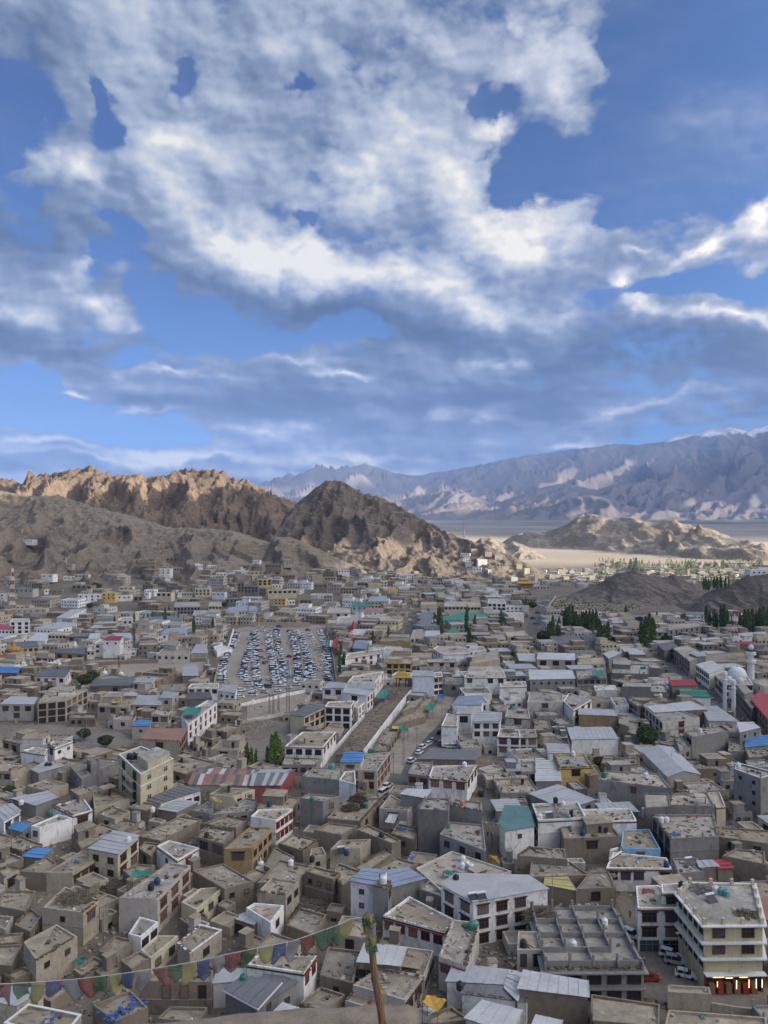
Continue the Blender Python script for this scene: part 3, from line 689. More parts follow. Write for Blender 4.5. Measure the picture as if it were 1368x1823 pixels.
    for fi, f_ in enumerate(fac):
        spec = (sp[fi] if fi < len(sp) else '0').replace('Z', '')
        if not spec or spec[0] == '0': continue
        st = spec[-1] if spec[-1].isalpha() else 'd'
        cr = spec.rstrip('abcdefghijklmnopqrsuvwyz').split('x'); nc_, nr = int(cr[0]), int(cr[1]) if len(cr) > 1 and cr[1] else 1
        _, i, p0, e, nm = f_; ang = math.atan2(e.y, e.x); Lf = e.length
        bw = WST[st][0]; kk = wk*min(1.25, max(.45, Lf/nc_*.66/bw))
        for r_ in range(nr):
            zc = h-par-1.45-3.0*r_
            if zc < .9: continue
            st2 = 'g' if ('Z' in wins and r_ == nr-1) else st
            for c_ in range(nc_):
                t = (c_+.5)/nc_
                if not far and q.random() < .05 and nc_*nr > 3: continue
                w_, h_ = WST[st2][:2]; k2 = min(kk, Lf/nc_*.8/w_)
                p_ = p0+e*t
                if far:
                    ex = e.normalized()*w_*k2/2; z0, z1 = zc-h_*k2/2, zc+h_*k2/2; o_ = Vector((p_.x-cx, p_.y-cy))+nm*.06
                    far_mb.poly([(o_.x-ex.x, o_.y-ex.y, z0), (o_.x+ex.x, o_.y+ex.y, z0), (o_.x+ex.x, o_.y+ex.y, z1), (o_.x-ex.x, o_.y-ex.y, z1)], 0)
                    for dz0, dz1 in ((z1, z1+.25),): 
                        o2 = o_+nm*.2; far_mb.prism([(o_.x-ex.x*1.2, o_.y-ex.y*1.2), (o2.x-ex.x*1.2, o2.y-ex.y*1.2), (o2.x+ex.x*1.2, o2.y+ex.y*1.2), (o_.x+ex.x*1.2, o_.y+ex.y*1.2)], dz0, dz1, mi=1)
                else:
                    fr, pn, _, _ = window_mesh(k2, st2)
                    wo_ = link(bpy.data.objects.new('window', fr), root); wo_.location = (p_.x-cx, p_.y-cy, zc); wo_.rotation_euler = (0, 0, ang)
                    link(bpy.data.objects.new('pane', q.choice(pn)), wo_)
    if far and far_mb.f:
        tag(far_mb.build('window', [M['glass'], M['dark_wood']], root), kind='stuff')
    FOOT.append((cx, cy, pts, h, g)); HOUSES.append((root, cx, cy, label))
    return root
def from_px(T, pts, h):
    P = [unT(T, *p) for p in pts]; g = 0.0
    for _ in range(5):
        W_ = [ray(px, max(py, 925), g+h) for px, py in P]
        cx = sum(p[0] for p in W_)/len(W_); cy = sum(p[1] for p in W_)/len(W_)
        g = float(terrain(np.array([cx]), np.array([cy]))[0]) if cy > 500 else 0.0
    return W_, g
def rowhouses(text):
    for ln in text.strip().splitlines():
        if not ln.strip() or ln[0] == '#': continue
        f = [s_.strip() for s_ in ln.split('|')]
        pts = [tuple(float(v) for v in s_.split(',')) for s_ in f[1].split()]
        opts = f[7] if len(f) > 7 else ''
        W_, g = from_px(f[0], pts, float(f[2]))
        far = sum(p[1] for p in W_)/len(W_) > 520
        house(W_, g, float(f[2]), f[3], f[4], f[5], f[6], far=far, opts=opts)

# ------------------------------------------------------------------ the old town, house by house
rowhouses('''
A|470,390 605,300 735,325 625,420|7|C|t|2x2d/2x2b|cream corner house with a pale tin roof and wet patches in the old quarter
A|245,515 430,400 550,420 385,515|4.6|L|m|0/4x1b|mud house with a scrap of blue on its roof, left of the cream corner house
A|105,510 250,430 300,465 245,518|4.4|N|m|0|blank-walled brown mud house at the far left of the blue-scrap roof
A|165,268 310,208 382,228 210,278|5.6|W|c|1x1d/0|long blank white-walled house with low grey roof beside the blue awning
A|280,160 440,118 490,185 385,215|5.4|W|c|1x1s/1x1o|white house with one orange-brown bay window and green tank on its roof
A|490,90 575,65 688,125 500,178|5|L|m|0/3x1d|tan flat-roofed house with tilted skylight just below the pale-yellow apartment block
A|375,80 450,55 490,80 420,112|7|N|m|1x1s/0|small raised mud room with ragged walls left of the tan skylight house
A|62,125 250,90 305,122 190,162|4|G|t|0/0|grey block shed under a light tin roof at the upper left of the lanes
A|-40,190 60,160 108,192 20,242|6.4|W|t|0/2x1b|white house cut by the left picture edge with a light tin roof
A|775,130 960,60 1062,88 850,152|4|W|s|0/5x1v|white-edged house with long dark tin roof and strip of dark windows
A|840,182 920,135 1050,150 935,198|3.2|N|t|0|low mud shed with plain light tin roof in front of the dark long roof
A|1110,100 1170,65 1350,75 1240,115|4.4|C|m|0/2x1d|cream house with yellow sheet hanging off its mud roof
A|1015,188 1100,140 1130,168 1110,200|3.4|G|l|1x1s/0|tiny grey outbuilding right of the plain tin shed
A|1120,212 1300,120 1360,130 1350,188|4.2|G|c|2x1d/0|grey terrace house with blue-edged roof slabs beside the yellow sheet
A|1045,325 1110,272 1240,290 1185,365|6.6|N|m|2x1b/0|mud-plastered house with two wide lattice windows and paved roof squares
A|1185,392 1325,272 1442,277 1338,385|6.8|A|m|1x1b/4x2d|ochre house with blue roof rail beside the stone lane
A|730,320 960,215 1070,235 850,348|3.3|N|m|0|wide worn mud roof slumping in the middle of the old quarter
A|380,310 540,255 640,290 430,390|3.6|N|m|0|crumbling mud roofs behind the tin-roofed cream corner house
A|830,375 895,345 1055,385 940,452|5.2|W|c|1x1s/1x1r|white house with bright right wall, red-framed window and cluttered roof hut
A|630,652 900,460 1010,480 835,658|7.4|H|c|0/3x2o|long mud-grey house with carved brown bay windows on two floors
A|1020,505 1180,465 1345,560 1190,602|5.4|N|m|0/2x1s|broad mud house with holed roof right of the bay-windowed long house
A|225,702 345,590 525,660 440,728|7|L|m|1x1s/1x1o|plastered two-storey house with tall corner window and brushwood stacked on the roof
A|960,672 1060,600 1190,590 1040,712|4.6|C|m|0/3x1d|cream courtyard house with green tarp below the holed mud roof
A|680,842 740,748 838,778 745,858|4|W|c|0/2x1v|small white-fronted house with pale slab roof behind the prayer flags
A|745,925 830,850 945,850 800,968|3.7|C|m|0/2x1d|low cream house with even mud roof right of the pale slab roof
A|940,893 1060,793 1175,823 1005,948|4.2|L|m|0/1x1d|mud roof framed by a thick white parapet with folded tin sheets|T
A|125,885 300,790 410,852 192,985|6.4|L|m|0/2x1s|ragged mud house with long stained cream wall and fallen roof corner
A|-60,1000 0,900 120,895 60,1012|4|N|m|0|plain mud roof by the left edge, above the first prayer flags
A|-40,893 0,842 125,832 90,888|3.6|N|m|0|narrow mud terrace by the left edge, uphill of the stained cream wall
A|-20,692 20,612 190,612 140,722|4.2|N|m|0|mud roof at the left edge with turquoise cloth on its parapet
A|75,792 160,702 222,745 160,832|4|N|m|0/1x1s|small sloping mud yard house left of the brushwood roof
A|-40,800 -10,742 70,752 30,822|4.4|L|l|0|rounded mud enclosure cut by the left picture edge
A|-20,505 60,482 105,498 20,548|5|L|m|0/1x1b|cream-edged house with thin pole standing by the left edge
A|20,1317 150,1215 430,1272 330,1400|5|L|m|0|flat mud roof with white rim and blue bundle in the bottom left corner|Tn
A|490,1218 690,1140 785,1228 610,1302|5|N|m|0/0|square mud roof strewn with torn blue plastic sheets|n
A|-30,1200 30,1132 230,1152 90,1222|4.4|C|t|0/1x1o|house with rusty pale tin roof and orange window under the first flags
A|740,1092 860,1022 1130,1032 1120,1092|6|N|m|4x1e|long mud-plastered house behind the prayer flags with brown doors
A|1130,1102 1160,1037 1300,1032 1280,1092|4.6|W|t|0/0|white lean-to with ribbed tin roof right of the brown doors
A|1195,1137 1290,1077 1480,1112 1365,1228|6.2|D|s|0/1x1s|dark house with slate-blue tin deck and white rim below the pole|T
A|120,432 180,392 275,397 220,442|3|N|u|0|little lean-to covered with a deep blue tarpaulin
A|45,282 80,255 165,267 120,302|4|G|u|0/1x1s|open shed under a blue tarpaulin between two white houses
A|650,500 740,470 822,478 700,545|3.6|N|m|0|mud house with blue and white plastic rolls on its roof
A|735,385 770,350 850,365 800,430|3.6|N|m|1x1h/0|small mud cube with a dark doorway right of the tin-roofed cream corner house
A|1240,760 1300,735 1385,750 1345,792|3.6|N|t|2x1h|tin-roofed hut with a green cloth door
A|520,205 600,165 690,192 610,235|4.4|L|m|1x1d/0|two-step mud house under the tan skylight house
A|680,172 740,140 830,152 790,192|4|N|m|1x1d/1x1s|little mud house with square dark windows left of the long dark roof
A|1050,300 1140,240 1215,255 1120,285|4.6|N|l|0|rubble-strewn mud roof behind the paved roof squares
A|1060,262 1200,212 1310,235 1250,285|5|N|m|0|mud roof with jagged parapet uphill of the ochre house
A|560,270 640,225 735,250 650,300|3.4|N|m|0|low mud roof between the two-step house and the cream corner house
A|950,760 1060,715 1100,745 1010,800|2.8|N|l|0|sunken mud yard room below the cream courtyard house
A|520,930 610,850 700,870 620,960|3.4|N|m|0|cluttered mud roof with white sacks under the small white-fronted house
A|640,985 740,930 800,965 700,1030|3.6|N|m|0|plain mud roof just above the blue prayer flag
A|390,1030 500,960 560,990 440,1070|3|N|m|0|mud lean-to beside the green cloth in the gully
A|20,1060 120,1010 180,1040 60,1090|3|N|m|0|mud terrace wall above the red and green prayer flags
A|830,1290 900,1225 1100,1230 1050,1310|2.6|N|m|0|sunken mud terrace under the brown-doored house
B|20,218 60,182 242,176 152,238|7|W|m|0/4x2r|white house with red window bays facing the stone lane
B|50,182 100,107 285,117 235,190|5.2|N|m|0/2x1d|mud roof with row of hatches uphill of the red-bay white house
B|280,120 330,97 490,112 402,140|8.4|G|c|0/1x2d|bare grey block house with green tank and high blank walls
B|425,228 520,132 720,117 602,245|5.6|N|m|0/2x1d|mud house piled with two heaps of brushwood
B|700,178 760,102 880,165 850,188|5.6|H|m|1x1b/0|grey house with tin awning over its window beside the tall concrete block
B|355,292 430,252 585,268 500,315|5|N|m|0/1x1s|brown mud house with strip of tin and ragged cornice in the centre
B|585,290 640,262 815,345 768,362|5.4|N|m|0/0|mud house with bright white end wall and leaning plank
B|440,395 490,342 655,340 600,385|5|L|m|0|mud house with blue drum and white pipe on its roof
B|560,492 740,387 780,412 640,507|3.4|N|m|0|sunken mud courtyard roofs in front of the white end wall
B|660,503 790,435 905,468 800,528|4|N|m|0|wide plain mud roof behind the blue tin roof
B|905,180 940,122 1075,122 1065,188|11.5|D|c|0|tall windowless dark concrete block with bare columns on top|n
B|1072,160 1100,127 1240,142 1245,192|10|G|c|0/0|concrete block with orange drum, behind the green-tank terrace|n
B|1020,312 1075,247 1250,262 1267,402|7|G|c|3x1d/1x1s|concrete house with green tank and half-built parapet by the dark lane|n
B|815,102 850,82 978,87 942,122|8.6|G|p|0|grey house with white tin roof above the awning house
B|765,310 800,257 905,277 895,342|5|N|m|1x1s/0|dark mud house with blue tarp scraps against the tall concrete block
B|895,492 1085,402 1400,507 1062,640|4.8|O|n|0|large pale roof carrying a cluster of four white tanks
B|1030,580 1105,532 1490,542 1592,602 1200,672|9.2|W|t|2x2b/4x3b|large white three-storey house with pale blue tin roof and solar heater|J
B|550,562 615,507 742,515 665,582|8.6|W|q|1x2s/0|white house with outside stair and grey-blue tin roof behind the pole
B|665,590 700,548 765,558 747,605|9.4|G|c|0/1x1b|slim concrete stair tower with white tank on top|n
B|750,600 745,520 850,500 940,550|6|G|q|0/2x1v|wing with faded blue tin roof right of the stair tower
B|310,512 355,482 497,517 457,552|6.2|B|m|3x1s/0|brown mud house with three small square windows in a row
B|455,520 480,462 605,510 500,592|5.6|N|m|1x1d/0|brown house with high-walled courtyard roof right of the three small windows
B|55,572 170,447 340,480 270,560|4.8|N|m|0|long mud roof with wooden hatch behind the two-window mud house
B|55,618 130,542 277,562 205,632|6.4|L|m|0/2x1d|square mud house with two tall windows left of the timber heap
B|-5,702 40,677 195,690 125,782|5.2|W|m|0/1x1d|mud-roofed house with bright white end wall left of the timber heap
B|720,742 860,642 1100,765 1045,830|5.4|W|m|5x1r/0|long whitewashed house with flat mud roof and red-brown windows behind the pole
B|1015,962 1090,767 1230,780 1160,1010|6.2|O|n|2x1o/0|narrow house roofed with broken pale slabs and carved ochre front
B|588,990 625,907 840,927 810,1012|5.6|N|p|5x1v|glass-roofed sun room on the mud house right of the pole
B|690,1020 730,892 990,927 940,1067|4.2|H|m|0/4x1d|mud-roofed grey house wrapped round the glass-roofed sun room
B|560,1112 690,1027 930,1062 835,1192|5|H|m|0/2x1b|smooth mud roof with raised rim just right of the pole
B|520,1192 600,1112 850,1205 720,1252|3.6|H|m|0|lower mud roof with white step at the foot of the pole
B|0,1002 60,942 370,950 300,1047|6.2|W|m|1x1s/2x1r|white house with curved red-edged balcony left of the pole|S
B|55,1125 110,1050 262,1110 160,1168|4.6|G|s|0/1x1s|grey shed with dark slate tin roof below the curved balcony
B|110,1292 190,1217 342,1267 230,1332|4|G|p|0|low shed with bright ribbed tin roof at the bottom, left of the mud parapet
B|275,1212 390,1122 522,1162 400,1262|3|N|m|0|low mud roof scattered with stones at the bottom, left of the pole
B|1060,1092 1100,1007 1430,1047 1400,1112|5|W|t|0|white house with streaked grey tin roof below the narrow slab-roofed house
B|1140,1157 1190,1087 1500,1132 1480,1202|4.6|W|s|1x1d/0|white house with slate tin deck in the bottom middle
B|1160,1290 1250,1212 1450,1262 1400,1362|5|O|p|0|bottom-edge house with light tin roof and blue bottles on it
B|960,1320 970,1262 1080,1225 1180,1290|3|N|m|0|mud roof behind the white dome at the bottom edge
B|385,1062 430,912 610,932 560,1102|3.2|N|l|1x1s/0|roofless burnt-looking courtyard with fallen beams left of the pole|n
B|910,602 960,562 1055,592 1030,642|4.6|G|c|0|grey terrace with red rug left of the large white three-storey house
B|205,790 280,700 420,740 360,850|2.8|N|l|0|low ruined mud house half buried in timber and rubble|n
B|90,480 150,380 250,430 170,520|2.4|N|l|0|broken mud walls in the stone lane|n
B|330,440 340,388 400,380 420,420|4.2|L|m|1x1s/0|small lone mud wall house in the rubble of the lane
C|-30,250 0,167 115,170 150,268 0,292|7.6|W|e|0/1x1s|white-fronted house with worn teal tin roof by the dark lane|J
C|140,152 380,142 422,225 172,237|8.6|W|c|3x2b|white house with balustraded terrace carrying two tall tanks|T
C|395,177 650,172 684,236 432,242|7|W|n|2x1b|white balustraded house behind the mud-grey one
C|285,268 530,237 600,318 305,332|6.8|N|m|0/1x1b|mud-grey house with lone blue drum, in front of the balustraded terrace
C|602,382 612,287 750,280 808,385|5.2|U|m|1x1r/2x1r|small house with sky-blue wall and laundry-strewn terrace
C|525,482 562,402 840,430 866,487|5.6|W|m|5x1b|white house with a band of wide dark windows below the sky-blue wall|S
C|62,418 130,372 310,387 322,440|6.2|N|m|0|blank mud-grey house between the teal roof and the pale blue one
C|125,532 135,452 340,452 440,520|5|N|l|0|mud roof littered with rubble and white sheets|n
C|205,572 212,525 312,520 365,602|4.6|N|y|0|mud hut with a crumpled yellow sheet for a roof
C|367,592 440,502 540,500 575,582|5.2|N|l|1x1h/2x1h|roofless mud-block shell full of rubble
C|722,98 735,92 852,95 862,162 730,170|9.4|D|n|0|blank dark concrete tower with pale flat roof above the lane|n
C|852,155 862,97 1050,87 1092,162|7.4|G|n|0|grey house with rough pale roof and blue cloth
C|1052,120 1058,90 1117,87 1147,162 1100,167|6.8|C|n|0|cream-ended house right of the rough pale roof
C|765,205 1085,207 1112,320 862,332|8|G|n|3x2v/0|grey house with dark recessed balconies, timber door and two white tanks
C|872,432 1000,432 1037,500 902,512|5.2|G|c|0|bare concrete terrace with a solar heater drum
C|1000,452 1075,447 1110,475 1015,482|5.2|N|t|2x1b|small mud room under a grey tin sheet beside the pink-red roof
C|1077,450 1160,444 1186,485 1108,488|4.8|N|r|0|shelter with a pink-red tin roof
C|1112,320 1120,270 1400,290 1380,358|5|N|m|2x1d|walled mud house with two dark windows by the right edge, behind the pink-red roof
C|1130,420 1200,382 1350,397 1357,467|6|N|m|0|blank mud house by the right edge, uphill of the olive corner building
C|690,692 680,577 800,572 932,692|9|W|n|2x3bZ|white house with open shop floor beside the parked cars
C|815,612 812,567 925,562 932,610|11|W|n|1x1b|white top-floor room with one wide window above the shop house|n
C|62,912 67,812 165,812 195,912|7|H|m|2x1e|narrow house with two red shuttered windows beside the unfinished frame
C|72,1112 100,1032 425,1087 430,1155|6.2|N|p|0|mud-walled house with dented pale tin roof at the bottom, right of the slate deck
C|440,1350 447,1140 806,1192 800,1380|4|N|m|0|broad cracked mud roof at the bottom edge
C|845,1132 850,1092 1062,1102 1072,1140|3.2|L|n|0|low tan garden wall block facing the car street|n
C|820,1352 850,1222 1360,1262 1368,1400|3|L|m|0|smooth mud roof in the bottom right corner
C|130,1335 165,1260 290,1287 280,1355|5|G|p|0|bottom-edge shed with white tin roof
C|0,1112 20,1027 100,1042 62,1172|5|N|p|0/0|white tin roof squeezed between two mud walls at the bottom
C|1302,667 1330,647 1450,652 1440,762 1347,752|9.4|N|k|0|terracotta-roofed house cut by the right picture edge
C|1345,860 1350,800 1450,810 1440,870|6.4|L|m|1x2d|tan house cut by the right edge beside the lit shop
C|540,440 545,385 600,372 612,392|6|W|l|1x1h|small open white stair hut left of the sky-blue wall
''')
